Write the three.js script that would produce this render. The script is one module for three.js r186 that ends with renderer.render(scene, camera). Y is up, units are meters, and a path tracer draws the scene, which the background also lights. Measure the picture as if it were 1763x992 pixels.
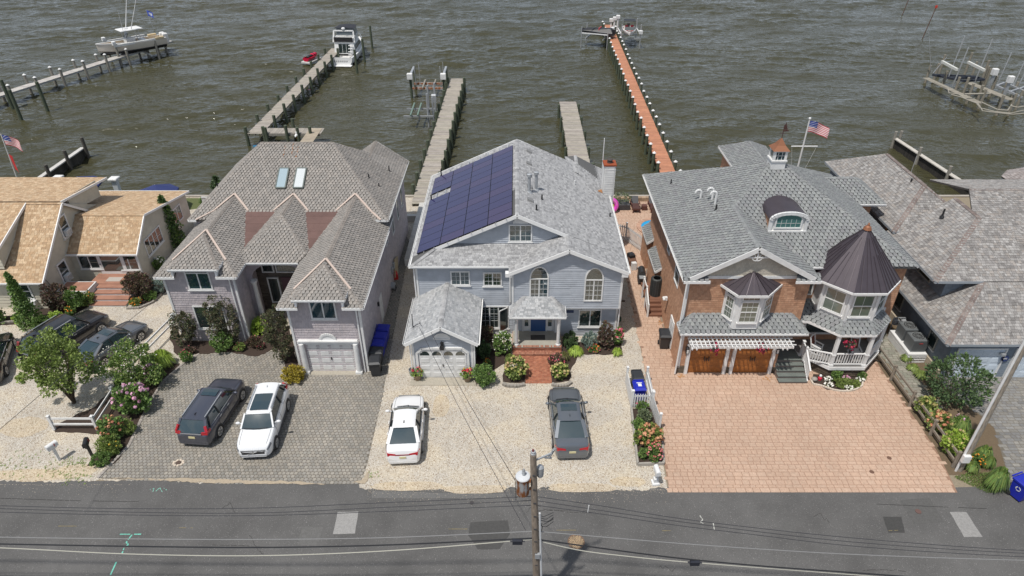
import*as THREE from 'three';
import{toCreasedNormals}from 'three/addons/utils/BufferGeometryUtils.js';

// ---------- camera, sky, sun, exposure ----------
const PITCH=33.4*Math.PI / 180,FOCAL=1154,CAM_H=29,PPX=889,PPY=496;
const scene=new THREE.Scene();
const camera=new THREE.PerspectiveCamera(2*Math.atan(496 / FOCAL)*180 / Math.PI,1763 / 992,0.5,9000);
camera.position.set(0,CAM_H,0);
camera.rotation.x=-PITCH;
camera.setViewOffset(1763,992,881.5 - PPX,0,1763,992);
const renderer=new THREE.WebGLRenderer({antialias:true});
renderer.toneMapping=THREE.LinearToneMapping;
renderer.toneMappingExposure=1.13;
renderer.shadowMap.enabled=true;
const SUN=new THREE.Vector3(-0.28,1,0.33).normalize();
const sun=new THREE.DirectionalLight(new THREE.Color(1,0.955,0.89),3.4);
sun.position.copy(SUN).multiplyScalar(160).add(new THREE.Vector3(0,0,-60));
sun.target.position.set(0,0,-60);scene.add(sun,sun.target);
sun.castShadow=true;sun.shadow.radius=2.5;sun.shadow.mapSize.set(4096,4096);
Object.assign(sun.shadow.camera,{left:-110,right:110,top:110,bottom:-110,near:1,far:400});

// ---------- small maths ----------
function RNG(s){return()=>{s|=0;s=s+0x6D2B79F5|0;let t=Math.imul(s ^ s>>>15,1|s);t=t+Math.imul(t ^ t>>>7,61|t)^ t;return((t ^ t>>>14)>>>0)/ 4294967296;};}
let R=RNG(7);
const rr=(a,b)=>a+(b - a)*R(),pick=(a)=>a[Math.floor(R()*a.length)];
const lerp=(a,b,t)=>a+(b - a)*t,clamp=(x,a,b)=>Math.max(a,Math.min(b,x));
const add=(a,b)=>[a[0]+b[0],a[1]+b[1],a[2]+b[2]],sub=(a,b)=>[a[0]- b[0],a[1]- b[1],a[2]- b[2]];
const mul=(a,s)=>[a[0]*s,a[1]*s,a[2]*s],dot=(a,b)=>a[0]*b[0]+a[1]*b[1]+a[2]*b[2];
const cross=(a,b)=>[a[1]*b[2]- a[2]*b[1],a[2]*b[0]- a[0]*b[2],a[0]*b[1]- a[1]*b[0]];
const len=(a)=>Math.hypot(a[0],a[1],a[2]),norm=(a)=>mul(a,1 /(len(a)||1)),mix=(a,b,t)=>[lerp(a[0],b[0],t),lerp(a[1],b[1],t),lerp(a[2],b[2],t)];
const SP=Math.sin(PITCH),CP=Math.cos(PITCH);
const ray=(u,v)=>{const r=(u - PPX)/ FOCAL,d=(v - PPY)/ FOCAL;return[r,-SP - d*CP,-CP+d*SP];};
// survey helpers: a photo reading turned into a world point on a level plane (at) or on an upright plane facing the road (az)
const at=(u,v,h=0)=>{const q=ray(u,v),t=(h - CAM_H)/ q[1];return[q[0]*t,h,q[2]*t];};
const az=(u,v,z)=>{const q=ray(u,v),t=z / q[2];return[q[0]*t,CAM_H+q[1]*t,z];};

// value noise, tileable with period P
function hash2(x,y,s){let h=Math.imul(x,374761393)^ Math.imul(y,668265263)^ Math.imul(s,2246822519);h=Math.imul(h ^ h>>>13,1274126177);return((h ^ h>>>16)>>>0)/ 4294967296;}
function vnoise(x,y,P,s,Q=P){
  const xi=Math.floor(x),yi=Math.floor(y),fx=x - xi,fy=y - yi,u=fx*fx*(3 - 2*fx),v=fy*fy*(3 - 2*fy),m=(a)=>((a % P)+P)% P,q=(a)=>((a % Q)+Q)% Q;
  return lerp(lerp(hash2(m(xi),q(yi),s),hash2(m(xi+1),q(yi),s),u),lerp(hash2(m(xi),q(yi+1),s),hash2(m(xi+1),q(yi+1),s),u),v);
}
function fbm(x,y,P,s,o=4,Q=P){let a=0,w=0.5,t=0;for(let i=0;i<o;i++){a+=w*vnoise(x,y,P,s+i,Q);t+=w;x*=2;y*=2;P*=2;Q*=2;w*=0.55;}return a / t;}

// ---------- sky: hazy summer sky with thin broken cloud ----------
{
  const W=512,H=256,d=new Float32Array(W*H*4);
  for(let j=0;j<H;j++)for(let i=0;i<W;i++){
    const el=((j+0.5)/ H - 0.5)*Math.PI,ph=((i+0.5)/ W - 0.5)*2*Math.PI;
    const dir=[Math.cos(el)*Math.cos(ph),Math.sin(el),Math.cos(el)*Math.sin(ph)];
    const y=Math.max(0,dir[1]),k=Math.pow(1 - y,2.1);
    let c=[lerp(0.17,0.80,k),lerp(0.27,0.93,k),lerp(0.45,1.10,k)];
    const px=dir[0]/(y+0.25)*3+40,pz=dir[2]/(y+0.25)*3+40;
    const n=fbm(px,pz,4096,11,5)- 0.10*clamp(1 - y*3,0,1),cl=clamp((n - 0.44)*4.2,0,1)*0.6;
    const lit=0.62+0.35*fbm(px*2.1+3,pz*2.1,4096,31,3);
    c=c.map((v,q)=>lerp(v,lit*[1,1.0,1.02][q],cl));
    const s=Math.max(0,dot(dir,SUN.toArray())),au=0.5*Math.pow(s,8)+0.6*Math.pow(s,24)+2.2*Math.pow(s,220);
    c=c.map((v,q)=>v+au*[1,0.96,0.9][q]);
    if(el<0)c=c.map((v)=>v*0.6);
    d.set([c[0],c[1],c[2],1],(j*W+i)*4);
}
  const sky=new THREE.DataTexture(d,W,H,THREE.RGBAFormat,THREE.FloatType);
  sky.mapping=THREE.EquirectangularReflectionMapping;sky.magFilter=sky.minFilter=THREE.LinearFilter;sky.needsUpdate=true;
  scene.background=sky;scene.environment=sky;scene.backgroundIntensity=0.66;scene.environmentIntensity=0.66;
}

// ---------- geometry builder: collects faces in metres, builds one named mesh ----------
const ORG=new WeakMap();
const orgOf=(o)=>ORG.get(o)||[0,0,0];
class G{
  constructor(){this.p=[];this.c=[];this.k=[1,1,1];}
  col(r,g,b){this.k=Array.isArray(r)?r:[r,g??r,b??r];return this;}
  tri(a,b,c){this.p.push(a[0],a[1],a[2],b[0],b[1],b[2],c[0],c[1],c[2]);const k=this.k;this.c.push(k[0],k[1],k[2],k[0],k[1],k[2],k[0],k[1],k[2]);return this;}
  quad(a,b,c,d){return this.tri(a,b,c).tri(a,c,d);}
  poly(q){for(let i=1;i<q.length - 1;i++)this.tri(q[0],q[i],q[i+1]);return this;}
  hexa(b,t){// bottom ring b, top ring t
    const n=b.length;this.poly(t);this.poly([...b].reverse());
    for(let i=0;i<n;i++){const j=(i+1)% n;this.quad(b[i],b[j],t[j],t[i]);}return this;
}
  box(x0,y0,z0,x1,y1,z1){return this.hexa([[x0,y0,z1],[x1,y0,z1],[x1,y0,z0],[x0,y0,z0]],[[x0,y1,z1],[x1,y1,z1],[x1,y1,z0],[x0,y1,z0]]);}
  cbox(c,sx,sy,sz,ry=0,b=0){// box standing on c, turned, top edges chamfered by b
    const C=Math.cos(ry),S=Math.sin(ry),f=(x,y,z)=>[c[0]+x*C+z*S,c[1]+y,c[2]- x*S+z*C],a=sx / 2,d=sz / 2;
    const ring=(o,y)=>[f(-a+o,y,d - o),f(a - o,y,d - o),f(a - o,y,-d+o),f(-a+o,y,-d+o)];
    if(!b)return this.hexa(ring(0,0),ring(0,sy));
    const r=[ring(0,0),ring(0,sy - b),ring(b,sy)];
    this.poly([...r[0]].reverse());this.poly(r[2]);
    for(let k=0;k<2;k++)for(let i=0;i<4;i++){const j=(i+1)% 4;this.quad(r[k][i],r[k][j],r[k+1][j],r[k+1][i]);}return this;
}
  bar(p,q,w,h,up=[0,1,0]){// straight bar from p to q, w across, h along up
    const d=norm(sub(q,p));let s=cross(d,up);if(len(s)<1e-4)s=[1,0,0];s=norm(s);const t=norm(cross(s,d)),a=mul(s,w / 2),b=mul(t,h / 2);
    const ring=(o)=>[add(add(o,mul(a,-1)),mul(b,-1)),add(add(o,a),mul(b,-1)),add(add(o,a),b),add(add(o,mul(a,-1)),b)];
    const A=ring(p),B=ring(q);
    this.poly([...A].reverse());this.poly(B);for(let i=0;i<4;i++){const j=(i+1)% 4;this.quad(A[i],A[j],B[j],B[i]);}return this;
}
  cyl(p,q,r1,r2=r1,n=10,caps=true){
    const d=norm(sub(q,p)),s=norm(cross(d,Math.abs(d[1])>0.9?[1,0,0]:[0,1,0])),t=cross(s,d);
    const ring=(o,r)=>Array.from({length:n},(_,i)=>{const a=i / n*2*Math.PI;return add(o,add(mul(s,Math.cos(a)*r),mul(t,-Math.sin(a)*r)));});
    const A=ring(p,r1),B=ring(q,r2);
    for(let i=0;i<n;i++){const j=(i+1)% n;this.quad(A[i],A[j],B[j],B[i]);}
    if(caps){if(r2>1e-4)this.poly(B);if(r1>1e-4)this.poly(A.reverse());}return this;
}
  path(pts,r,n=6){for(let i=0;i<pts.length - 1;i++)this.cyl(pts[i],pts[i+1],r,r,n,true);return this;}
  lathe(c,prof,n=12){for(let i=0;i<prof.length - 1;i++)for(let k=0;k<n;k++){
    const f=(m,a)=>[c[0]+prof[m][0]*Math.cos(a),c[1]+prof[m][1],c[2]- prof[m][0]*Math.sin(a)],a0=k / n*6.28318531,a1=(k+1)/ n*6.28318531;
    this.quad(f(i,a0),f(i,a1),f(i+1,a1),f(i+1,a0));}return this;}
  ball(c,rx,ry=rx,rz=rx,n=8,m=5){for(let i=0;i<m;i++)for(let k=0;k<n;k++){
    const f=(v,a)=>[c[0]+rx*Math.sin(v)*Math.cos(a),c[1]- ry*Math.cos(v),c[2]- rz*Math.sin(v)*Math.sin(a)],a0=k / n*6.28318531,a1=(k+1)/ n*6.28318531,v0=i / m*Math.PI,v1=(i+1)/ m*Math.PI;
    if(i>0)this.tri(f(v0,a0),f(v0,a1),f(v1,a1));if(i<m - 1)this.tri(f(v0,a0),f(v1,a1),f(v1,a0));}return this;}
  grid(rows,close=false){// rows of points, smooth patch
    for(let i=0;i<rows.length - 1;i++){const n=rows[i].length;for(let j=0;j<(close?n:n - 1);j++){const k=(j+1)% n;this.quad(rows[i][j],rows[i][k],rows[i+1][k],rows[i+1][j]);}}return this;}
  slab(q,dy){return this.hexa(q.map((a)=>[a[0],a[1]- dy,a[2]]),q);}
  get n(){return this.p.length;}
  geo(o=[0,0,0],crease=0){
    const p=new Float32Array(this.p);for(let i=0;i<p.length;i+=3){p[i]-=o[0];p[i+1]-=o[1];p[i+2]-=o[2];}
    let g=new THREE.BufferGeometry();g.setAttribute('position',new THREE.BufferAttribute(p,3));g.setAttribute('color',new THREE.BufferAttribute(new Float32Array(this.c),3));
    g.computeVertexNormals();
    const N=g.attributes.normal.array,uv=new Float32Array(p.length / 3*2);
    for(let i=0,j=0;i<p.length;i+=3,j+=2){
      const ax=Math.abs(N[i]),ay=Math.abs(N[i+1]),az_=Math.abs(N[i+2]),X=this.p[i],Y=this.p[i+1],Z=this.p[i+2];
      if(ay>=ax&&ay>=az_){uv[j]=X;uv[j+1]=-Z;}else if(ax>=az_){uv[j]=Z;uv[j+1]=Y;}else{uv[j]=X;uv[j+1]=Y;}
}
    g.setAttribute('uv',new THREE.BufferAttribute(uv,2));
    if(crease)g=toCreasedNormals(g,crease);
    return g;
}
  build(name,mat,parent,crease=0){
    if(!this.n)return null;
    const m=new THREE.Mesh(this.geo(orgOf(parent),crease),mat);m.name=name;m.castShadow=m.receiveShadow=true;
    ORG.set(m,orgOf(parent));parent.add(m);return m;
}
}
const used={};
const numbered=(n)=>{const k=used[n]=(used[n]??-1)+1;return k?`${n}_${String(k).padStart(3, '0')}`:n;};
function tag(o,label,category,group){o.userData={label,category};if(group)o.userData.group=group;return o;}
function thing(name,label,category,pos,group){const o=new THREE.Group();o.name=numbered(name);o.position.set(...pos);ORG.set(o,pos);scene.add(o);return tag(o,label,category,group);}
function local(name,label,category,pos,turn=0,group){const o=thing(name,label,category,pos,group);o.rotation.y=turn;ORG.set(o,[0,0,0]);return o;}
function solo(name,label,category,pos,g,mat,group,crease=0){const m=new THREE.Mesh(g.geo(pos,crease),mat);m.name=numbered(name);m.position.set(...pos);m.castShadow=m.receiveShadow=true;scene.add(m);return tag(m,label,category,group);}
function struct(name,g,mat){const m=g.build(numbered(name),mat,scene);m.userData={kind:'structure'};return m;}
const stuff=(m)=>{if(m)m.userData.kind='stuff';return m;};

// ---------- materials ----------
function tex(size,metres,f,bump){// f(u,v) -> linear rgb, or a height for bump maps
  const d=new Uint8Array(size*size*4),enc=(v)=>{v=clamp(v,0,1);return 255*(v<=0.0031308?12.92*v:1.055*Math.pow(v,1 / 2.4)- 0.055);};
  for(let j=0;j<size;j++)for(let i=0;i<size;i++){const o=(j*size+i)*4,c=f(i / size,j / size);if(bump)d[o]=d[o+1]=d[o+2]=255*clamp(c,0,1);else{d[o]=enc(c[0]);d[o+1]=enc(c[1]);d[o+2]=enc(c[2]);}d[o+3]=255;}
  const t=new THREE.DataTexture(d,size,size);t.wrapS=t.wrapT=THREE.RepeatWrapping;t.magFilter=THREE.LinearFilter;t.minFilter=THREE.LinearMipmapLinearFilter;t.generateMipmaps=true;
  if(!bump)t.colorSpace=THREE.SRGBColorSpace;t.repeat.set(1 / metres,1 / metres);t.needsUpdate=true;return t;
}
const M=(r,g,b,rough=0.8,o={})=>new THREE.MeshStandardMaterial({color:new THREE.Color().setRGB(r,g,b),roughness:rough,vertexColors:true,side:THREE.DoubleSide,...o});
const P=(r,g,b,rough,o={})=>new THREE.MeshPhysicalMaterial({color:new THREE.Color().setRGB(r,g,b),roughness:rough,vertexColors:true,side:THREE.DoubleSide,...o});
const grey=(k)=>[k,k,k];
// fine mottling shared by painted and rough surfaces
const tMottle=tex(512,3.1,(u,v)=>{const n=fbm(u*8,v*8,8,3,6),k=0.86+0.28*(n - 0.5)+0.1*(hash2(u*512|0,v*512|0,5)- 0.5);return grey(k);});
const tGrain=tex(512,1.3,(u,v)=>{const k=0.80+0.36*(fbm(u*24,v*24,24,9,4)- 0.5)+0.28*(hash2(u*512|0,v*512|0,8)- 0.5);return grey(k);});
const tWood=tex(512,2.3,(u,v)=>{const k=0.8+0.4*(fbm(u*6,v*60,6,4,4,60)- 0.5)+0.2*(fbm(u*5,v*5,5,14,3)- 0.5);return grey(k);});
const tAsphalt=tex(1024,11,(u,v)=>{
  const x=u*1024|0,y=v*1024|0,h=hash2(x>>1,y>>1,2),h2=hash2(x,y,7),n=fbm(u*10,v*10,10,21,5),big=fbm(u*3,v*3,3,77,3);
  let k=0.098+0.04*(n - 0.5)+0.03*(big - 0.5)+0.03*(h2 - 0.5);if(h>0.985)k+=0.16*h2+0.05;if(h<0.02)k*=0.6;return[k*1.03,k,k*0.97];
});
const tGravel=tex(1024,6.3,(u,v)=>{
  // pebbles: nearest jittered cell
  const n=130,x=u*n,y=v*n,xi=Math.floor(x),yi=Math.floor(y);let b=9,s=9,id=0;
  for(let j=-1;j<2;j++)for(let i=-1;i<2;i++){const cx=((xi+i)% n+n)% n,cy=((yi+j)% n+n)% n,px=xi+i+hash2(cx,cy,1),py=yi+j+hash2(cx,cy,2),d=Math.hypot(px - x,py - y);if(d<b){s=b;b=d;id=hash2(cx,cy,3);}else if(d<s)s=d;}
  const big=fbm(u*4,v*4,4,55,4),edge=clamp((s - b)*3.2,0,1),w=0.72+0.55*id;let c=id<0.12?[0.40,0.32,0.24]:id>0.8?[0.67,0.63,0.56]:[0.60,0.54,0.455];
  const k=(0.62+0.38*edge)*(0.75+0.25*w)*(0.9+0.35*(big - 0.45));return c.map((q,m)=>q*k*(1 -[0,0.03,0.1][m]*clamp((big - 0.5)*4,0,1)));
});
const tGravelB=tex(512,3.15,(u,v)=>{const n=65,x=u*n,y=v*n,xi=Math.floor(x),yi=Math.floor(y);let b=9;for(let j=-1;j<2;j++)for(let i=-1;i<2;i++){const cx=((xi+i)% n+n)% n,cy=((yi+j)% n+n)% n;b=Math.min(b,Math.hypot(xi+i+hash2(cx,cy,1)- x,yi+j+hash2(cx,cy,2)- y));}return 1 - b;},true);
const tRust=tex(256,1.1,(u,v)=>{const n=fbm(u*5,v*3,5,6,5,3),s=fbm(u*18,v*2,18,16,3,2);const k=clamp((n*0.6+s*0.5 - 0.42)*6,0,1);return[lerp(0.50,0.30,k),lerp(0.50,0.10,k),lerp(0.50,0.025,k)];});
const tBark=tex(256,0.8,(u,v)=>{const k=0.7+0.7*(fbm(u*22,v*3,22,12,4,3)- 0.5);return[k,k*0.97,k*0.93];});
const mWhite=M(0.78,0.78,0.77,0.55,{map:tMottle}),mTrim=M(0.74,0.74,0.73,0.5),mBlack=M(0.018,0.018,0.02,0.5),mRubber=M(0.02,0.02,0.021,0.85),mDark=M(0.05,0.05,0.055,0.6);
const mSteel=M(0.55,0.56,0.57,0.35,{metalness:0.85}),mGalv=M(0.46,0.48,0.5,0.5,{metalness:0.4,map:tMottle}),mAlu=M(0.6,0.61,0.62,0.4,{metalness:0.7});
const mGlass=P(0.022,0.034,0.034,0.04,{ior:2.3,specularIntensity:1}),mGlassBlue=P(0.02,0.05,0.062,0.03,{ior:2.1});
const mBlind=M(0.5,0.49,0.45,0.9);
const mPile=M(0.10,0.125,0.085,0.9,{map:tBark}),mPileGrey=M(0.33,0.32,0.29,0.9,{map:tBark}),mDeckGrey=M(0.42,0.38,0.33,0.85,{map:tWood}),mDeckOrange=M(0.56,0.25,0.145,0.8,{map:tWood});
const mBarkTree=M(0.10,0.075,0.055,0.95,{map:tBark}),mLeaf=P(1,1,1,0.6,{transmission:0.3,thickness:0}),mPetal=M(1,1,1,0.75),mMulch=M(0.055,0.036,0.026,0.95,{map:tGrain});
const mStone=M(0.36,0.33,0.29,0.9,{map:tGrain}),mConcrete=M(0.44,0.40,0.33,0.9,{map:tGrain}),mVent=M(0.33,0.34,0.35,0.6,{map:tMottle});

// ---------- laid pieces: shingles, shakes, boards, pavers, clipped to a flat convex face ----------
function clipPoly(s,c){// Sutherland-Hodgman; c counter-clockwise
  for(let i=0;i<c.length&&s.length;i++){
    const a=c[i],b=c[(i+1)% c.length],o=[],f=(p)=>(b[0]- a[0])*(p[1]- a[1])-(b[1]- a[1])*(p[0]- a[0]);
    for(let k=0;k<s.length;k++){const p=s[k],q=s[(k+1)% s.length],fp=f(p),fq=f(q);if(fp>=0)o.push(p);if((fp>=0)!==(fq>=0)){const t=fp /(fp - fq);o.push([lerp(p[0],q[0],t),lerp(p[1],q[1],t)]);}}
    s=o;
}
  return s;
}
function faceBasis(poly,want){
  let n=[0,0,0];for(let i=0;i<poly.length;i++)n=add(n,cross(poly[i],poly[(i+1)% poly.length]));
  n=norm(n);if(want?dot(n,want)<0:n[1]<0)n=mul(n,-1);
  let u=norm(sub(poly[1],poly[0])),v=cross(n,u);if(Math.abs(n[1])<0.999&&v[1]<-1e-6){u=mul(u,-1);v=mul(v,-1);}
  const o=poly[0];let q=poly.map((p)=>{const d=sub(p,o);return[dot(d,u),dot(d,v)];});
  let a=0;q.forEach((p,i)=>{const b=q[(i+1)% q.length];a+=p[0]*b[1]- p[1]*b[0];});if(a<0)q.reverse();
  return{n,u,v,o,q,to:(x,y,z)=>add(o,add(add(mul(u,x),mul(v,y)),mul(n,z)))};
}
// o: w, h, t (thickness), gap, shape 'rect' | 'scallop' | 'hex', pal [colours], jit, n (facing), flat, wr (random widths), each(fn) for separate pieces
function tabs(g,poly,o){
  const B=faceBasis(poly,o.n),us=B.q.map((p)=>p[0]),vs=B.q.map((p)=>p[1]),u0=Math.min(...us),u1=Math.max(...us),v0=Math.min(...vs),v1=Math.max(...vs);
  const{w,h,t=0.02,gap=0,shape='rect',jit=0.12}=o;let row=0;
  for(let v=v0 -(shape==='scallop'?h*0.0:0);v<v1;v+=h,row++){
    let x=u0 - w*(o.wr?R():shape==='hex'||shape==='scallop'?(row % 2?0.5:0):(o.half??0.5)*(row % 2)+(o.long?R():0));
    while(x<u1){
      const ww=o.wr?w*rr(1 - o.wr,1+o.wr):w,e=gap / 2,H=o.flat?h - e:shape==='scallop'?h*1.5:h*1.25;let s;
      if(shape==='scallop')s=[[x+e,v+h*0.4],[x+ww*0.14,v+h*0.1],[x+ww*0.35,v],[x+ww*0.65,v],[x+ww*0.86,v+h*0.1],[x+ww - e,v+h*0.4],[x+ww - e,v+H],[x+e,v+H]];
      else if(shape==='hex'){const c=ww*0.26;s=[[x+c,v+e],[x+ww - c,v+e],[x+ww - e,v+c],[x+ww - e,v+H - c],[x+ww - c,v+H],[x+c,v+H],[x+e,v+H - c],[x+e,v+c]];}
      else{const j=o.uneven?rr(0,o.uneven):0;s=[[x+e,v+e*(o.flat?1:0)- j],[x+ww - e,v+e*(o.flat?1:0)- j],[x+ww - e,v+H],[x+e,v+H]];}
      x+=ww;
      const k=rr(1 - jit,1+jit),base=o.pal?pick(o.pal):[1,1,1],col=[base[0]*k,base[1]*k,base[2]*k];
      s=clipPoly(s,B.q);if(s.length<3)continue;
      const tt=t*(o.flat?rr(0.8,1.15):rr(0.85,1.15)),gg=o.each?o.each(B.to(s[0][0],s[0][1],0))||g:g;gg.col(col);
      const top=s.map((p)=>B.to(p[0],p[1],o.flat?tt:lerp(tt,tt*0.12,clamp((p[1]- v)/ H,0,1))));
      gg.poly(top);
      for(let i=0;i<s.length;i++){const j=(i+1)% s.length;if(!o.flat&&s[i][1]>v+h*0.39&&s[j][1]>v+h*0.39)continue;gg.quad(B.to(s[i][0],s[i][1],0),B.to(s[j][0],s[j][1],0),top[j],top[i]);}
      if(o.each&&gg !==g&&o.done)o.done(gg);
}
}
  g.col(1);
}
// ---------- ground, road, drives, water ----------
const pip=(x,z,q)=>{let c=false;for(let i=0,j=q.length - 1;i<q.length;j=i++)if((q[i][1]>z)!==(q[j][1]>z)&&x<(q[j][0]- q[i][0])*(z - q[i][1])/(q[j][1]- q[i][1])+q[i][0])c=!c;return c;};
const px=(list,h=0)=>list.map(([u,v])=>{const a=at(u,v,h);return[a[0],a[2]];});
function flat(g,q,y,thick=0){// possibly concave outline in x,z
  const pts=q.map((p)=>new THREE.Vector2(p[0],-p[1])),f=THREE.ShapeUtils.triangulateShape(THREE.ShapeUtils.isClockWise(pts)?(pts.reverse(),q=[...q].reverse(),pts):pts,[]);
  for(const[a,b,c]of f)g.tri([q[a][0],y,q[a][1]],[q[b][0],y,q[b][1]],[q[c][0],y,q[c][1]]);
  if(thick)for(let i=0;i<q.length;i++){const a=q[i],b=q[(i+1)% q.length];g.quad([a[0],y - thick,a[1]],[b[0],y - thick,b[1]],[b[0],y,b[1]],[a[0],y,a[1]]);}
  return g;
}
function wobble(q,step,amp){const o=[];q.forEach((a,i)=>{const b=q[(i+1)% q.length],n=Math.max(1,Math.round(Math.hypot(b[0]- a[0],b[1]- a[1])/ step));for(let k=0;k<n;k++)o.push([lerp(a[0],b[0],k / n)+(k?rr(-amp,amp):0),lerp(a[1],b[1],k / n)+(k?rr(-amp,amp):0)]);});return o;}
// pavers laid in courses inside an outline
function pave(g,q,y,o){
  const xs=q.map((p)=>p[0]),zs=q.map((p)=>p[1]),x0=Math.min(...xs),x1=Math.max(...xs),z0=Math.min(...zs),z1=Math.max(...zs),{w,h,t=0.02,gap=0.02}=o;let row=0;
  for(let z=z1;z>z0 - h;row++){
    const hh=o.rows?o.rows[row % o.rows.length]:h;let x=x0 -(o.wr?R()*w:row % 2?w / 2:0);
    while(x<x1){
      const ww=o.wr?w*pick(o.wr):w,e=gap / 2,cx=x+ww / 2,cz=z - hh / 2,X0=x+e,X1=x+ww - e,Z0=z - hh+e,Z1=z - e;x+=ww;
      if(!pip(cx,cz,q)||(o.skip&&o.skip(cx,cz)))continue;
      const k=rr(1 - o.jit,1+o.jit)*(o.tone?o.tone(cx,cz):1),b=pick(o.pal),T=y+t*rr(0.75,1.2),j=()=>rr(-0.002,0.002),gg=o.each?o.each(cx,cz)||g:g;gg.col(b[0]*k,b[1]*k,b[2]*k);
      if(o.hex){const c=ww*0.2,s=[[X0+c,Z1],[X1 - c,Z1],[X1,Z1 - c],[X1,Z0+c],[X1 - c,Z0],[X0+c,Z0],[X0,Z0+c],[X0,Z1 - c]],m=(f,yy)=>s.map((p)=>[cx+(p[0]- cx)*f,yy,cz+(p[1]- cz)*f]),A=m(1,y),C=m(0.93,T);gg.poly(C);for(let i=0;i<8;i++)gg.quad(A[i],A[(i+1)% 8],C[(i+1)% 8],C[i]);}
      else{const d=0.012,A=[[X0,y,Z1],[X1,y,Z1],[X1,y,Z0],[X0,y,Z0]],C=[[X0+d,T+j(),Z1 - d],[X1 - d,T+j(),Z1 - d],[X1 - d,T+j(),Z0+d],[X0+d,T+j(),Z0+d]];gg.poly(C);for(let i=0;i<4;i++)gg.quad(A[i],A[(i+1)% 4],C[(i+1)% 4],C[i]);}
      if(gg !==g)o.done(gg);
}
    z -=hh;
}
  g.col(1);
}
const SHORE=-60.4,WATER=-1.25;
{
  const g=new G();g.quad([-900,0,500],[900,0,500],[900,0,SHORE],[-900,0,SHORE]);struct('ground',g,M(0.30,0.25,0.18,0.95,{map:tGrain}));
  const s=new G();// sea wall of upright planks with a cap
  for(let x=-110;x<110;x+=0.3){const k=rr(0.7,1.2);s.col(k,k*0.97,k*0.9);s.box(x,-3,SHORE - rr(0.06,0.09),x+0.28,0.02,SHORE);}
  s.col(1);const m=struct('seawall',s,M(0.20,0.17,0.13,0.9,{map:tBark}));
  const c=new G();c.box(-110,0.022,SHORE - 0.2,110,0.12,SHORE+0.12);stuff(c.build('cap_board',mDeckGrey,m));m.children[0].userData={};
}
{// road with a worn edge, older patches set into it
  const g=new G(),edge=[];for(let x=-120;x<=120;x+=0.5)edge.push([x,-24.45+0.0055*x+(x<-8?-0.25:0)+0.12*(fbm(x*0.7+200,3,4096,5,3)- 0.5)*2]);
  flat(g,[[-120,10],[120,10],...edge.reverse()],0.004);g.quad([-900,0.004,10],[-120,0.004,10],[-120,0.004,-24.6],[-900,0.004,-24.6]);g.quad([120,0.004,10],[900,0.004,10],[900,0.004,-24.3],[120,0.004,-24.3]);
  const mRoad=M(1,1,1,0.93,{map:tAsphalt,bumpMap:tGravelB,bumpScale:0.006});struct('road',g,mRoad);
  const patch=(l,k,y=0.008)=>{const p=new G();flat(p,wobble(px(l),0.4,0.025),y);p.col(1);struct('road_patch',p,M(k*0.085,k*0.083,k*0.08,0.95,{map:tGrain}));};
  patch([[581,882],[617,881],[611,919],[573,920]],4.0);patch([[521,907],[557,908],[546,940],[512,938]],1.75);
  patch([[1635,882],[1664,882],[1692,925],[1660,925]],3.7);patch([[810,900],[874,896],[878,920],[860,946],[822,946],[806,922]],0.92);
  patch([[1548,862],[1600,857],[1626,900],[1575,903]],1.35);patch([[1520,890],[1552,890],[1558,918],[1530,918]],0.75,0.007);
  patch([[1346,900],[1368,900],[1372,917],[1350,917]],1.5);patch([[640,845],[790,850],[880,851],[860,858],[640,858]],1.9,0.006);
  // surveyors' paint
  const paint=(name,strokes,col,w)=>{const p=new G();for(const s of strokes)for(let i=0;i<s.length - 1;i++){const a=at(s[i][0],s[i][1],0.012),b=at(s[i+1][0],s[i+1][1],0.012),n=6;for(let k=0;k<n;k++){if(R()<0.1)continue;p.bar(mix(a,b,k / n),mix(a,b,(k+0.95)/ n),w*rr(0.6,1.1),0.004);}}struct(name,p,M(...col,0.9));};
  paint('teal_road_marking',[[[206,920],[243,920]],[[227,921],[217,934],[221,938],[214,942],[210,953]],[[200,968],[190,990]]],[0.16,0.50,0.40],0.07);
  paint('teal_road_marking',[[[258,843],[265,841],[263,847]],[[268,846],[275,840],[279,847]],[[282,841],[287,844]]],[0.2,0.42,0.34],0.05);
  paint('yellow_road_marking',[[[100,906],[132,906]],[[308,909],[332,909]],[[958,913],[992,913]],[[772,911],[805,911]],[[1140,914],[1155,914]],[[1530,914],[1550,913]]],[0.22,0.18,0.09],0.035);
  paint('white_road_marking',[[[1205,888],[1210,895],[1206,899],[1212,902]],[[1228,900],[1230,912]]],[0.5,0.5,0.46],0.05);
{const c=[];for(let i=0;i<9;i++){let u=rr(40,1700),v=rr(865,985);const s=[];for(let k=0;k<9;k++){s.push([u,v]);u+=rr(4,16)*(i % 2?1:0.3);v+=rr(-3,4)*(i % 2?0.6:2);}c.push(s);}paint('road_crack',c,[0.035,0.034,0.033],0.022);}
  paint('road_crack',[[[0,858],[120,862],[240,864]],[[1463,866],[1600,872],[1700,876]]],[0.03,0.03,0.03],0.03);
}
const mGravel=M(1.0,1.0,1.0,0.95,{map:tGravel,bumpMap:tGravelB,bumpScale:0.03});
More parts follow.
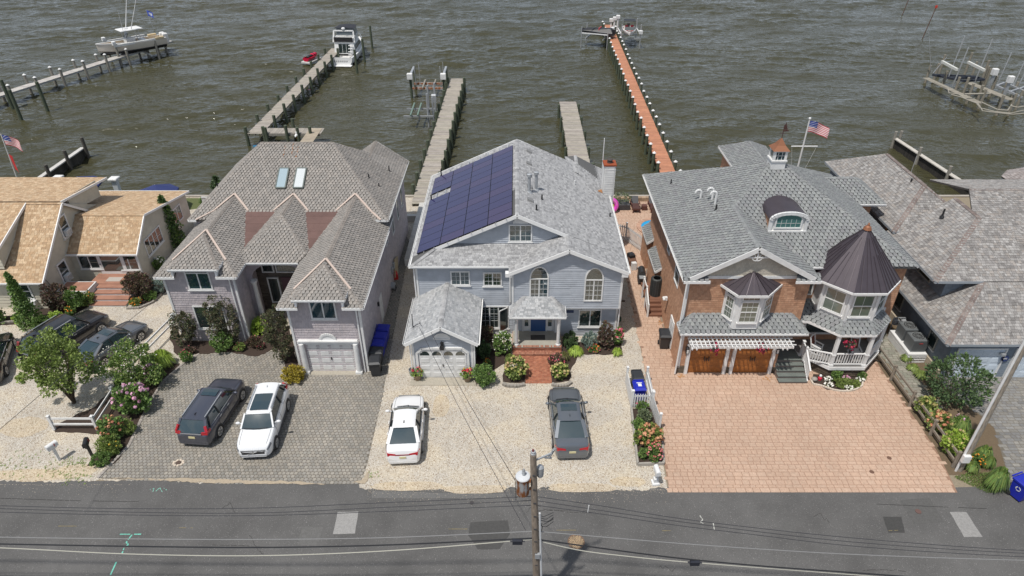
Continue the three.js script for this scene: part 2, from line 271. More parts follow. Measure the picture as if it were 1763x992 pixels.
{// shell gravel over both gravel lots, ragged where it meets the road
  const q=[[-90,SHORE+0.14],[-90,-24.75]];for(let x=-89.6;x<8.2;x+=0.12)q.push([x,-24.68+0.006*x+(x>-8.5?0.42:0.05)+rr(-0.07,0.07)+0.5*(fbm(x*0.9+300,9,4096,8,4)- 0.5)]);q.push([8.15,-24.1],[8.3,-27],[9.0,-50],[9.2,SHORE+0.14]);
  struct('gravel',flat(new G(),q,0.009),mGravel);
  const g=new G();// loose pebbles large enough to catch light
  for(let i=0;i<8500;i++){const edge=i<1500,x=R()<0.6?rr(-8,8):rr(-45,-21),z=edge?-24.55+(x>-8?0.35:0)+0.9*Math.pow(R(),4):rr(-24.6,x>-8?-33:-42);if(!edge&&x<-21&&z>-25)continue;const s=edge?rr(0.012,0.024):rr(0.018,0.04),k=rr(0.7,1.15),t=rr(0,3);g.col(0.56*k,0.48*k,0.37*k);const c=0;const r4=[0,1,2,3].map((n)=>[x+s*Math.cos(t+n*1.57),0.011,z+s*Math.sin(t+n*1.57)*0.7]);const a=[x,0.011+s*0.7,z];for(let n=0;n<4;n++)g.tri(r4[n],r4[(n+1)% 4],a);}
  g.col(1);const m=solo('loose_pebbles','loose pale pebbles scattered over the shell gravel drives','pebbles',[0,0,-30],g,M(1,1,1,0.9));stuff(m);
}
{const g=new G(),worn=(u,v,a,b)=>{const p=at(u,v,0),q=[];for(let i=0;i<26;i++){const t=i / 26*6.2832,k=0.75+0.5*fbm(Math.cos(t)+u,Math.sin(t)+v,4096,3,2)+rr(-0.08,0.08);q.push([p[0]+a*k*Math.cos(t),p[2]+b*k*Math.sin(t)]);}flat(g,q,0.0125+0.0003*g.n / 900);};for(const a of[[700,838,2.2,0.35],[820,842,1.8,0.3],[1000,840,2,0.35],[760,700,0.5,1.1],[60,818,2.6,0.4],[130,812,1.2,0.5],[1080,830,1.0,0.35],[640,700,0.35,1.4],[40,735,1.4,0.8]])worn(...a);struct('worn_gravel',g,M(0.92,0.86,0.76,0.95,{map:tGravel}));}
const sandBed=M(0.17,0.15,0.12,0.95,{map:tGrain});
// grey tumbled pavers of the lilac house
const Apav=px([[620,834],[632,800],[659,679],[688,516],[706,420],[697,400],[690,440],[640,641],[612,641],[500,641],[478,600],[440,615],[395,606],[343,610],[314,628],[281,657],[255,698],[222,768],[168,824],[300,829],[450,834]]);
{
  const s=struct('paver_drive',flat(new G(),Apav,0.014),sandBed),g=new G();
  pave(g,Apav,0.014,{w:0.225,h:0.215,t:0.015,gap:0.02,hex:true,jit:0.12,pal:[[0.33,0.305,0.265],[0.31,0.29,0.26],[0.35,0.32,0.275],[0.285,0.27,0.24]],tone:(x,z)=>0.8+0.4*fbm(x*0.35+90,z*0.35+90,4096,19,4)});
  stuff(g.build('paver',M(1,1,1,0.9,{map:tGrain}),s));
  const k=new G(),curb=px([[168,824],[222,768],[255,698],[281,657],[314,628],[343,610]]);for(let i=0;i<curb.length - 1;i++){const a=[curb[i][0],0.03,curb[i][1]],b=[curb[i+1][0],0.03,curb[i+1][1]],n=Math.round(len(sub(b,a))/ 0.24);for(let j=0;j<n;j++){const c=rr(0.8,1.15);k.col(0.33*c,0.3*c,0.27*c);k.bar(mix(a,b,(j+0.05)/ n),mix(a,b,(j+0.95)/ n),0.16,0.07);}}stuff(k.col(1).build('edging_stone',M(1,1,1,0.9),s));
  const sand=(l)=>struct('sand_patch',flat(new G(),wobble(px(l),0.25,0.06),0.0355),M(0.46,0.38,0.28,0.95,{map:tGrain}));sand([[190,824],[300,829],[400,833],[560,835],[520,830],[330,825]]);sand([[605,832],[622,828],[640,806],[628,834]]);
}
// salmon stamped pavers of the brown shingle house: the nearest are pieces of their own
const Cdrive=[[8.25,-24.1],[23.7,-24.0],[24.15,-27],[24.25,-36],[24.25,-38],[24.0,-40],[16.5,-34.6],[16.5,-33.9],[10.6,-33.9],[10.62,-48.6],[24,-50],[24,SHORE+0.2],[8.6,SHORE+0.2],[8.9,-47],[8.45,-30]];
{
  const s=struct('salmon_drive',flat(new G(),Cdrive,0.014),M(0.34,0.21,0.145,0.95,{map:tGrain})),g=new G(),mat=M(1,1,1,0.85,{map:tGrain});let n=0;
  pave(g,Cdrive,0.014,{w:0.4,h:0.3,rows:[0.32,0.2,0.34,0.24],wr:[0.75,1,1.3,1],t:0.014,gap:0.024,jit:0.04,pal:[[0.57,0.395,0.29],[0.56,0.385,0.282],[0.58,0.41,0.305]],tone:(x,z)=>0.88+0.24*fbm(x*0.4+50,z*0.4+90,4096,29,4),
    each:(x,z)=>(z>-30&&n<300?(n++,new G()):null),done:(q)=>q.build('paver',mat,s)});
  stuff(g.build('far_pavers',mat,s));
}
{const g=new G();for(const[u,v,n]of[[1172,648,26],[1136,555,18],[1322,652,12]]){const p=at(u,v,0);for(let i=0;i<n;i++){const x=p[0]+rr(-0.35,0.35)*R(),z=p[2]+rr(-0.3,0.45)*R(),s=rr(0.02,0.09);flat(g,[[x - s,z],[x,z - s*0.7],[x+s,z+0.01],[x+0.02,z+s]],0.033+0.0001*i);}}struct('rust_stain',g,M(0.40,0.20,0.08,0.9));}
const Dpav=[[26.9,-24.6],[60,-24.6],[60,-33.5],[27.6,-33.5],[27.6,-31.8],[28.6,-29]],Dwalk=[[24.95,-30.2],[26.3,-30.4],[26.3,-42],[25.0,-42]];
{
  const s=struct('grey_paver_drive',flat(flat(new G(),Dpav,0.012),Dwalk,0.012),sandBed),g=new G(),o={w:0.42,h:0.24,wr:[0.7,1,1.2],t:0.018,gap:0.03,jit:0.16,pal:[[0.25,0.245,0.235],[0.22,0.215,0.21],[0.28,0.265,0.24]]};
  pave(g,Dpav,0.012,o);pave(g,Dwalk,0.012,{...o,pal:[[0.30,0.29,0.24],[0.26,0.26,0.21],[0.33,0.31,0.26]]});stuff(g.build('paver',M(1,1,1,0.9,{map:tGrain}),s));
  struct('bare_soil',flat(flat(flat(new G(),[[23.7,-25.2],[24.9,-25.2],[24.9,-45],[23.4,-45]],0.007),[[26.3,-31],[27.6,-31],[27.6,-45],[26.3,-45]],0.007),[[24.9,-24.4],[26.9,-24.5],[28.6,-29],[27.6,-33],[24.9,-30.2]],0.007),M(0.16,0.115,0.07,0.95,{map:tGrain}));
}
{// concrete aprons and landing
  const a=new G();a.box(-14.3,0,-34.05,-10.2,0.05,-33.55);struct('garage_apron',a,mConcrete);
  const b=new G();b.box(-6.85,0,-33.5,-2.35,0.04,-32.55);struct('garage_apron',b,mConcrete);
}
// mulch beds
const bed=(l)=>struct('mulch_bed',flat(new G(),wobble(px(l),0.5,0.08),0.04,0.03),mMulch);
bed([[150,803],[196,800],[222,768],[255,698],[281,657],[310,628],[278,618],[200,660],[165,700],[90,735],[95,745],[160,748],[190,745]]);
bed([[300,560],[292,585],[305,612],[343,610],[395,606],[440,615],[478,598],[486,560],[440,560],[420,590],[320,588]]);
bed([[455,560],[478,600],[500,655],[520,655],[512,625],[496,560]]);
bed([[825,600],[880,603],[882,620],[845,640],[820,665],[815,640]]);bed([[868,640],[905,640],[905,660],[866,658]]);bed([[948,635],[950,660],[980,656],[985,632],[1000,610],[1040,612],[1072,610],[1070,590],[968,590],[968,615]]);
bed([[1086,704],[1128,702],[1139,740],[1142,797],[1098,799]]);bed([[0,560],[90,560],[150,530],[158,525],[140,500],[90,500],[60,545],[0,545]]);bed([[222,525],[262,522],[290,500],[280,470],[230,500]]);
bed([[1396,660],[1425,672],[1470,672],[1490,655],[1488,640],[1400,645]]);
{const s=new G();flat(s,[[-60,SHORE+0.1],[-60,-46],[-30,-58],[-20,-60]],0.011);struct('back_lawn',s,M(0.12,0.14,0.05,0.95,{map:tGrain}));}
{// water: one sheet with real waves, brown-green bay water
  const zs=[],xs=[];for(let z=SHORE;z>-128;z -=0.34)zs.push(z);for(let z=-128;z>-185;z -=0.55)zs.push(z);for(let z=-190,d=10;z>-6000;z -=d,d*=1.6)zs.push(z);
  for(let x=-4000;x<-140;x+=600)xs.push(x);for(let x=-140;x<=140;x+=0.5)xs.push(x);for(let x=300;x<4400;x+=700)xs.push(x);
  const W=[];R=RNG(91);for(let i=0;i<34;i++){const L=0.9*Math.pow(9.5,i / 33)*rr(0.85,1.15),a=-1.72+rr(-0.6,0.6),k=2*Math.PI / L;W.push([Math.cos(a)*k,Math.sin(a)*k,0.0062*Math.pow(L,0.55),rr(0,6.28)]);}
  const nx=xs.length,nz=zs.length,p=new Float32Array(nx*nz*3),uv=new Float32Array(nx*nz*2),idx=[];let o=0;
  for(let j=0;j<nz;j++)for(let i=0;i<nx;i++,o++){
    const x=xs[i],z=zs[j];let y=0;const near=Math.abs(x)<=140&&z>-186?1:0;
    if(near){const g1=0.25+2.6*Math.pow(fbm(x*0.05+70,z*0.11+70,4096,61,4),1.6);for(const w of W){const s=Math.sin(w[0]*x+w[1]*z+w[3]);y+=w[2]*(s+0.35*s*Math.abs(s));}y*=g1*clamp((SHORE - z)/ 6+0.35,0,1);}
    p.set([x,WATER+y,z],o*3);uv.set([x,-z],o*2);
}
  for(let j=0;j<nz - 1;j++)for(let i=0;i<nx - 1;i++){const a=j*nx+i,b=a+1,c=a+nx,d=c+1;idx.push(a,b,d,a,d,c);}
  const g=new THREE.BufferGeometry();g.setAttribute('position',new THREE.BufferAttribute(p,3));g.setAttribute('uv',new THREE.BufferAttribute(uv,2));g.setIndex(idx);g.computeVertexNormals();
  const tRip=tex(1024,9,(u,v)=>{let s=0;for(let k=0;k<3;k++){const f=[9,19,37][k];s+=[0.5,0.32,0.18][k]*(1 - Math.abs(2*fbm(u*Math.round(f*0.55),v*f,Math.round(f*0.55),41+k,2,f)- 1));}return s;},true);
  tRip.repeat.set(1 / 11,1 / 9);
  const tWind=tex(512,53,(u,v)=>0.05+0.26*clamp((fbm(u*7,v*13,7,71,4,13)- 0.42)*4,0,1),true);const m=new THREE.Mesh(g,new THREE.MeshPhysicalMaterial({color:new THREE.Color().setRGB(0.052,0.050,0.027),roughness:1,roughnessMap:tWind,ior:1.33,bumpMap:tRip,bumpScale:0.22}));
  m.name='water';m.receiveShadow=true;m.userData={kind:'structure'};scene.add(m);
}
// ---------- house kit ----------
R=RNG(1234);
function win(house,o,u,w,h,s={}){// o: lower left corner seen from outside, u: unit vector to the right
  const n=cross(u,[0,1,0]),f=(x,y,z)=>[o[0]+u[0]*x+n[0]*z,o[1]+y,o[2]+u[2]*x+n[2]*z],fw=s.fw??0.09,d=s.d??0.085,g=new G();
  const bx=(x0,y0,x1,y1,z0,z1)=>g.hexa([f(x0,y0,z1),f(x1,y0,z1),f(x1,y0,z0),f(x0,y0,z0)],[f(x0,y1,z1),f(x1,y1,z1),f(x1,y1,z0),f(x0,y1,z0)]);
  bx(-fw,-fw,w+fw,0,-0.02,d+0.01);bx(-fw,0,0,h,-0.02,d);bx(w,0,w+fw,h,-0.02,d);
  const A=s.arch||0,panes=s.panes||2;if(!A||s.headbar)bx(-fw,h,w+fw,h+fw*(A?0.7:1),-0.02,d+0.005);
  if(A){const N=14,el=(r,t)=>[w / 2+(w / 2+r)*Math.cos(t),h+(s.headbar?fw*0.7:0)+(A+r)*Math.sin(t)];for(let i=0;i<N;i++){const t0=Math.PI*(1 - i / N),t1=Math.PI*(1 -(i+1)/ N),a=el(0,t0),b=el(0,t1),c=el(fw,t1),e=el(fw,t0);g.hexa([f(a[0],a[1],d),f(b[0],b[1],d),f(b[0],b[1],-0.02),f(a[0],a[1],-0.02)],[f(e[0],e[1],d),f(c[0],c[1],d),f(c[0],c[1],-0.02),f(e[0],e[1],-0.02)]);}}
  const mw=s.mw??0.08;for(let i=1;i<panes;i++)bx(w*i / panes - mw / 2,0,w*i / panes+mw / 2,h,-0.02,d*0.8);
  const[gx,gy]=s.grid||[0,0],pw=w / panes;
  for(let p=0;p<panes;p++){for(let i=1;i<gx;i++)bx(p*pw+pw*i / gx - 0.008,0,p*pw+pw*i / gx+0.008,h,0,0.056);for(let i=1;i<gy;i++)bx(p*pw,h*i / gy - 0.008,p*pw+pw,h*i / gy+0.008,0,0.056);}
  if(s.hung)bx(0,h*0.5 - 0.03,w,h*0.5+0.03,0,d*0.85);
  const m=g.build(s.name||'window',s.mat||mWhite,house),gl=s.glass||mGlass;
  for(let p=0;p<panes;p++){const q=new G(),x0=p*pw+(p?mw / 2:0),x1=(p+1)*pw -(p<panes - 1?mw / 2:0);q.hexa([f(x0,0,0.045),f(x1,0,0.045),f(x1,0,-0.01),f(x0,0,-0.01)],[f(x0,h,0.045),f(x1,h,0.045),f(x1,h,-0.01),f(x0,h,-0.01)]);q.build('pane',s.glasses?s.glasses[p]:gl,m);}
  if(A&&!s.blank){const q=new G(),y=h+(s.headbar?fw*0.7:0),pts=[];for(let i=0;i<=14;i++){const t=Math.PI*i / 14;pts.push(f(w / 2+w / 2*Math.cos(t),y+A*Math.sin(t),0.045));}q.poly(pts);q.build('pane',s.archGlass||gl,m);}
  if(A&&s.blank){const q=new G(),y=h+fw*0.7,pts=[];for(let i=0;i<=14;i++){const t=Math.PI*i / 14;pts.push(f(w / 2+w / 2*Math.cos(t),y+A*Math.sin(t),0.05));}q.poly(pts);q.build('fan_panel',mWhite,m);}
  if(s.sill){const q=new G(),k=f(0,0,0);q.hexa([f(-fw - 0.06,-fw - 0.07,0.12),f(w+fw+0.06,-fw - 0.07,0.12),f(w+fw+0.06,-fw - 0.07,0),f(-fw - 0.06,-fw - 0.07,0)],[f(-fw - 0.06,-fw - 0.005,0.12),f(w+fw+0.06,-fw - 0.005,0.12),f(w+fw+0.06,-fw - 0.005,0),f(-fw - 0.06,-fw - 0.005,0)]);q.build('sill',mWhite,m);}
  return m;
}
// front window read off the photo: pixel box on an upright plane
function winF(house,z,u0,v0,u1,v1,s={}){const a=az((u0+u1)/ 2,v1,z),b=az((u0+u1)/ 2,v0,z),x0=az(u0,(v0+v1)/ 2,z)[0],x1=az(u1,(v0+v1)/ 2,z)[0],h=b[1]- a[1]-(s.arch||0)-(s.headbar?0.06:0);return win(house,[x0,a[1],z],[1,0,0],x1 - x0,h,s);}
function roof(house,faces,st,name='roof'){// faces: [[eave corner, eave corner, ...], ...]
  const g=new G();for(const q of faces)g.slab(q.map((p)=>[p[0],p[1]- 0.012,p[2]]),0.11);const m=g.build(name,st.deck,house);
  const s=new G();for(const q of faces)tabs(s,q,st);stuff(s.build('shingle',st.mat,m));return m;
}
function caps(roofMesh,lines,st){const g=new G();for(const[a,b]of lines){const n=Math.max(1,Math.round(len(sub(b,a))/ 0.3));for(let i=0;i<n;i++){const k=rr(0.85,1.1),c=pick(st.cap||st.pal);g.col(c[0]*k,c[1]*k,c[2]*k);const p=add(mix(a,b,i / n),[0,0.028,0]),q=add(mix(a,b,Math.min(1,(i+1.1)/ n)),[0,0.018,0]),d=norm(sub(q,p)),e=mul(norm(cross(d,[0,1,0])),st.capW||0.13),dn=[0,st.capDrop??-0.05,0];g.quad(add(p,add(e,dn)),p,q,add(q,add(e,dn)));g.quad(p,add(p,add(mul(e,-1),dn)),add(q,add(mul(e,-1),dn)),q);}}g.col(1);stuff(g.build('ridge_cap',st.mat,roofMesh));}
function fascia(house,lines,mat=mTrim,w=0.07,h=0.17){for(const L of lines)for(let i=0;i<L.length - 1;i++){const g=new G();g.bar(add(L[i],[0,-h / 2+0.015,0]),add(L[i+1],[0,-h / 2+0.015,0]),w,h);g.build('fascia_board',mat,house);}}
function bars(house,name,mat,w,h,list){for(const[a,b]of list){const g=new G();g.bar(a,b,w,h);g.build(name,mat,house);}}
function pipes(house,list,r=0.05){for(const[a,b]of list){const g=new G();g.cyl(a,b,r,r,8);g.build('downspout',mTrim,house);}}
function gutter(house,lines,mat=mTrim){for(const[a,b,o]of lines){const g=new G();const f=(p,x,y)=>add(p,[o[0]*x,y,o[2]*x]);for(const[x0,y0,x1,y1]of[[0.0,0.0,0.0,-0.11],[0.0,-0.11,0.09,-0.11],[0.09,-0.11,0.11,0.0]])g.quad(f(a,x0,y0),f(b,x0,y0),f(b,x1,y1),f(a,x1,y1));g.bar(f(a,0.11,0),f(b,0.11,0),0.025,0.025);g.build('gutter',mat,house);}}
function walls(house,faces,st,name='wall'){const g=new G();for(const[q,n]of faces){g.poly(q);tabs(g,q,{...st,n});}return g.build(name,st.mat,house);}
const rectF=(x0,x1,y0,y1,z)=>[[[x0,y0,z],[x1,y0,z],[x1,y1,z],[x0,y1,z]],[0,0,1]];
const rectR=(z0,z1,y0,y1,x)=>[[[x,y0,z0],[x,y0,z1],[x,y1,z1],[x,y1,z0]],[1,0,0]];
const rectL=(z0,z1,y0,y1,x)=>[[[x,y0,z1],[x,y0,z0],[x,y1,z0],[x,y1,z1]],[-1,0,0]];
const rectB=(x0,x1,y0,y1,z)=>[[[x1,y0,z],[x0,y0,z],[x0,y1,z],[x1,y1,z]],[0,0,-1]];
function post(house,name,x,z,y0,y1,r,mat=mWhite){const g=new G();g.box(x - r,y0,z - r,x+r,y1,z+r);return g.build(name,mat,house);}
function corner(house,list){for(const[x,z,y0,y1]of list){const g=new G();g.box(x - 0.07,y0,z - 0.07,x+0.07,y1,z+0.07);g.build('corner_board',mWhite,house);}}
function vent(roofMesh,p,r=0.05,h=0.35){const g=new G();g.cyl(add(p,[0,-0.15,0]),add(p,[0,h,0]),r,r*0.9,8);g.cyl(add(p,[0,-0.1,0]),add(p,[0,0.06,0]),r*2.4,r*1.2,8);return g.build('vent_pipe',mBlack,roofMesh);}
function garageDoor(house,x0,x1,y0,y1,z,s={}){// sectional door: panels in rows
  const g=new G();g.box(x0,y0,z - 0.05,x1,y1,z+0.005);const d=g.build('garage_door',s.mat||mWhite,house),rows=s.rows||4,cols=s.cols||4;
  for(let j=0;j<rows;j++){const a=lerp(y0,y1,j / rows)+0.012,b=lerp(y0,y1,(j+1)/ rows)- 0.012,q=new G();q.box(x0+0.01,a,z+0.006,x1 - 0.01,b,z+0.026);
    for(let i=0;i<cols;i++){const l=lerp(x0,x1,i / cols)+0.09,r=lerp(x0,x1,(i+1)/ cols)- 0.09,m=[[l,a+0.08],[r,a+0.08],[r,b - 0.08],[l,b - 0.08]],n=[[l+0.05,a+0.13],[r - 0.05,a+0.13],[r - 0.05,b - 0.13],[l+0.05,b - 0.13]];if(s.glassRow===j){continue;}for(let k=0;k<4;k++){const e=(k+1)% 4;q.quad([...m[k],z+0.027],[...m[e],z+0.027],[...n[e],z+0.045],[...n[k],z+0.045]);}q.quad(...n.map((t)=>[...t,z+0.045]));}
    const panel=q.build('door_panel',s.mat||mWhite,d);
    if(s.glassRow===j)for(let i=0;i<cols;i++){const l=lerp(x0,x1,i / cols)+0.07,r=lerp(x0,x1,(i+1)/ cols)- 0.07,e=new G();if(s.fan){const N=8,c=(l+r)/ 2,w=(r - l)/ 2,hh=(b - a)*0.62;const pts=[];for(let k=0;k<=N;k++){const t=Math.PI*k / N;pts.push([c+w*Math.cos(t),a+0.12+hh*Math.sin(t),z+0.032]);}e.poly(pts);}else e.box(l,a+0.1,z+0.027,r,b - 0.08,z+0.033);e.build('pane',mGlass,d);}}
  const h=new G();const xm=(x0+x1)/ 2;h.box(xm - 0.03,y0+(y1 - y0)*0.42,z+0.05,xm+0.03,y0+(y1 - y0)*0.5,z+0.09);h.build('handle',mBlack,d);return d;
}

// ================= the lilac shingle house =================
const stA={w:0.26,h:0.225,t:0.06,gap:0.055,shape:'scallop',jit:0.11,pal:[[0.33,0.305,0.28],[0.31,0.29,0.268],[0.355,0.325,0.295],[0.32,0.298,0.275]],mat:M(1,1,1,0.92,{map:tGrain}),deck:M(0.075,0.068,0.062,0.9),cap:[[0.30,0.265,0.235]],capW:0.15};
const mFlash=M(0.52,0.42,0.36,0.7);
const wallA={w:0.19,h:0.19,t:0.04,gap:0.008,wr:0.35,jit:0.06,pal:[[0.50,0.45,0.465],[0.48,0.435,0.452],[0.52,0.465,0.475]],mat:M(1,1,1,0.9,{map:tMottle})};
{
  const H=thing('lilac_shingle_house','lilac grey shingled house with scalloped roof, three front gables and two skylights','house',[-16.7,0,-44]);
  walls(H,[rectF(-23.6,-9.8,0,6.1,-44),rectR(-44,-53.6,0,6.1,-9.8),rectL(-53.6,-44,0,6.1,-23.6),rectB(-23.6,-9.8,0,6.1,-53.6),
    rectF(-14.2,-9.78,0,5.5,-34),[[[-13.35,5.5,-34],[-10.65,5.5,-34],[-10.65,6.12,-34],[-13.35,6.12,-34]],[0,0,1]],rectR(-34,-44,0,5.5,-9.78),rectL(-44,-34,0,5.5,-14.2),
    rectF(-23.3,-18.7,0,5.5,-37.3),[[[-22.35,5.5,-37.3],[-19.65,5.5,-37.3],[-19.65,6.12,-37.3],[-22.35,6.12,-37.3]],[0,0,1]],rectR(-37.3,-44,0,5.5,-18.7),rectL(-44,-37.3,0,5.5,-23.3),
[[[-12.2,6.1,-54.2],[-9.8,6.1,-54.2],[-12,7.8,-54.2]],[0,0,-1]]],wallA);
  const lift=(p,d)=>[p[0],p[1]+d,p[2]];
  // main hip roof
  const e=[[-24,6.2,-43.6],[-9.4,6.2,-43.6],[-9.4,6.2,-54],[-24,6.2,-54]],rl=[-19.9,9.7,-49.95],rt=[-14.4,9.7,-49.95];
  const rm=roof(H,[[e[0],e[1],rt,rl],[e[1],e[2],rt],[e[3],e[0],rl],[e[2],e[3],rl,rt]],stA);
  caps(rm,[[rl,rt],[rl,e[0]],[rt,e[1]],[rl,e[3]],[rt,e[2]]],stA);
  const bk=roof(H,[[[-9.38,6.2,-51],[-9.38,6.2,-54.6],[-12,8.02,-54.6],[-12,8.02,-51]],[[-14.6,6.2,-54.6],[-14.6,6.2,-51],[-12,8.02,-51],[-12,8.02,-54.6]]],stA,'back_gable_roof');
  caps(bk,[[[-12,8.02,-51],[-12,8.02,-54.6]]],stA);
  // two front wings, each with a raised little hip over its window
  for(const[xc,zf,zr,hw,zb]of[[-12,-33.4,-36.5,2.62,-45.3],[-21,-36.9,-40.3,2.7,-45.3]]){
    const y=5.5,yr=7.25,L=xc - hw,Q=xc+hw,T=[xc,yr,zr],B=[xc,yr,zb],t=(hw - 1.35)/ hw,cl=[L+(hw - 1.35),lerp(y,yr,t),lerp(zf,zr,t)],cr=[Q -(hw - 1.35),cl[1],cl[2]];
    const w=roof(H,[[[L,y,zb],[L,y,zf],T,B],[[Q,y,zf],[Q,y,zb],B,T],[[L,y,zf],[L+hw - 1.35,y,zf],cl],[[Q - hw+1.35,y,zf],[Q,y,zf],cr]],stA,'wing_roof');
    caps(w,[[T,B],[T,cl],[cl,[L,y,zf]],[T,cr],[cr,[Q,y,zf]]],stA);
    const eL=[xc - 1.6,6.1,zf+0.03],eR=[xc+1.6,6.1,zf+0.03],A=[xc,yr+0.05,zr+0.25],S=[xc,yr+0.0,zr+0.85],bL=[xc - 1.6,6.1,zf - 1.25],bR=[xc+1.6,6.1,zf - 1.25];
    const d=roof(H,[[eL,eR,S],[bL,eL,S,A],[eR,bR,A,S]],stA,'hip_dormer_roof');caps(d,[[S,eL],[S,eR]],stA);
    bars(d,'valley_flashing',mFlash,0.13,0.05,[[lift(A,0.04),lift(add(bL,[-0.16,0,0.1]),0.05)],[lift(A,0.04),lift(add(bR,[0.16,0,0.1]),0.05)]]);
    gutter(H,[[eL,eR,[0,0,1]]]);fascia(H,[[eL,eR],[eL,bL],[eR,bR],[[L,y,zf],[xc - 1.35,y,zf]],[[xc+1.35,y,zf],[Q,y,zf]],[[L,y,zf],[L,y,zb]],[[Q,y,zf],[Q,y,zb]]]);
    for(const s of[-1,1]){const c=new G();c.box(xc+s*1.42 - 0.06,5.5,zf - 0.6,xc+s*1.42+0.06,6.05,zf - 0.02);c.build('dormer_cheek',wallA.mat,H);}
}
  // entry roof between the wings
{const T=[-16.6,7.25,-42.4],B=[-16.6,7.25,-45.7],fl=[-18.85,5.78,-39.35],fr=[-14.3,5.78,-39.35],el=[-18.4,5.5,-38.7],er=[-14.75,5.5,-38.7];
    const w=roof(H,[[el,er,fr,T,fl],[[-18.85,5.78,-45.7],fl,T,B],[fr,[-14.3,5.78,-45.7],B,T]],stA,'entry_roof');caps(w,[[T,B],[T,fl],[T,fr]],stA);fascia(H,[[el,er]]);gutter(H,[[el,er,[0,0,1]]]);
    const brown=M(0.15,0.088,0.076,0.85,{map:tMottle});
    for(const[x0,x1]of[[-20.6,-16.7],[-16.5,-12.4]]){const f=new G(),a=(x,t)=>[x,lerp(6.62,5.70,t),lerp(-44.5,-39.4,t)];for(let i=0;i<6;i++){f.col(rr(0.9,1.1));f.hexa([a(x0,(i+1)/ 6),a(x1,(i+1)/ 6),a(x1,i / 6),a(x0,i / 6)],[lift(a(x0,(i+1)/ 6),0.02),lift(a(x1,(i+1)/ 6),0.02),lift(a(x1,i / 6),0.008),lift(a(x0,i / 6),0.008)]);}f.build('flat_roof',brown,H);}
    for(const x of[-21,-16.6,-12])for(const s of[1,-1])bars(H,'valley_flashing',mFlash,0.15,0.05,[[[x,7.4,-45.55],[x+s*1.28,6.62,-44.3]]]);bars(H,'valley_flashing',mFlash,0.15,0.05,[[[-22.28,6.62,-44.3],[-23.4,6.25,-43.55]],[[-10.72,6.62,-44.3],[-9.9,6.25,-43.55]]]);}
  fascia(H,[[e[0],[-23.4,6.2,-43.6]],[[-10.4,6.2,-43.6],e[1],e[2]],[e[0],e[3]],[[-9.38,6.2,-54.6],[-12,8.02,-54.6]]]);gutter(H,[[[-9.4,6.2,-43.6],[-9.4,6.2,-54.5],[1,0,0]],[[-9.38,5.5,-33.4],[-9.38,5.5,-43.2],[1,0,0]]]);
  corner(H,[[-23.3,-37.3,0,5.4],[-18.7,-37.3,0,5.4],[-14.2,-34,0,5.4],[-9.78,-34,0,5.4],[-9.8,-44,5.4,6.1]]);
  pipes(H,[[[-9.95,0,-33.88],[-9.95,5.4,-33.88]],[[-18.95,0,-37.18],[-18.95,5.4,-37.18]]]);
  // windows on the wings
  for(const[xc,z]of[[-12,-34],[-21,-37.3]])win(H,[xc - 0.72,4.38,z],[1,0,0],1.44,1.2,{arch:0.3,headbar:true,sill:true,glass:mGlassBlue});
  win(H,[-21.9,1.15,-37.3],[1,0,0],1.9,1.75,{sill:true});
  win(H,[-9.78,4.1,-43.6],[0,0,-1],0.6,1.1,{panes:1});for(const z of[-46.5,-49,-51.2])win(H,[-9.8,3.4,z],[0,0,-1],0.7,1.6,{panes:1});
{const d=new G();d.box(-9.78,0.1,-40.1,-9.72,2.2,-39.2);const m=d.build('side_door',mWhite,H);const h=new G();h.ball([-9.68,1.1,-39.95],0.05);h.build('handle',mSteel,m);const l=new G();l.box(-9.78,2.0,-38.75,-9.62,2.3,-38.6);l.build('wall_lamp',mBlack,H);for(const z of[-44.6,-45.3]){const mt=new G();mt.box(-9.78,1.1,z,-9.62,1.6,z+0.28);mt.build('meter_box',mGalv,H);}}
  // garage front
  garageDoor(H,-13.55,-10.55,0.06,2.4,-34);{const g=new G();g.box(-14.0,2.42,-34.02,-10.1,2.6,-33.78);g.box(-13.95,2.6,-34.02,-10.15,2.68,-33.72);g.build('door_lintel',mWhite,H);const a=new G(),pts=[];for(let i=0;i<=12;i++){const t=Math.PI*i / 12;pts.push([-12.05+0.48*Math.cos(t),2.68+0.42*Math.sin(t),-33.9]);}a.poly(pts);for(let i=0;i<12;i++)a.bar(pts[i],pts[i+1],0.16,0.09,[0,0,1]);a.build('lintel_arch',mWhite,H);for(const x of[-13.78,-10.32]){const c=new G();c.cyl([x,0.05,-33.82],[x,2.42,-33.82],0.19,0.16,14);c.box(x - 0.22,0.05,-34.02,x+0.22,0.22,-33.6);c.build('column',mWhite,H,0.6);}}
  // arched entry with a stone back wall
{const s=new THREE.Shape();s.moveTo(-18.7,0);s.lineTo(-18.35,0);s.lineTo(-18.35,3.9);for(let i=0;i<=16;i++){const t=Math.PI*(1 - i / 16);s.lineTo(-16.45+1.9*Math.cos(t),3.9+1.25*Math.sin(t));}s.lineTo(-14.55,0);s.lineTo(-14.2,0);s.lineTo(-14.2,5.5);s.lineTo(-18.7,5.5);s.closePath();
    const g=new THREE.ExtrudeGeometry(s,{depth:0.3,bevelEnabled:false});g.translate(0,0,-39.5);const q=new G(),pa=g.toNonIndexed?(g.index?g.toNonIndexed():g):g,a=pa.attributes.position.array;q.col(0.46,0.40,0.42);for(let i=0;i<a.length;i+=9)q.tri([a[i],a[i+1],a[i+2]],[a[i+3],a[i+4],a[i+5]],[a[i+6],a[i+7],a[i+8]]);q.build('entry_arch',wallA.mat,H);
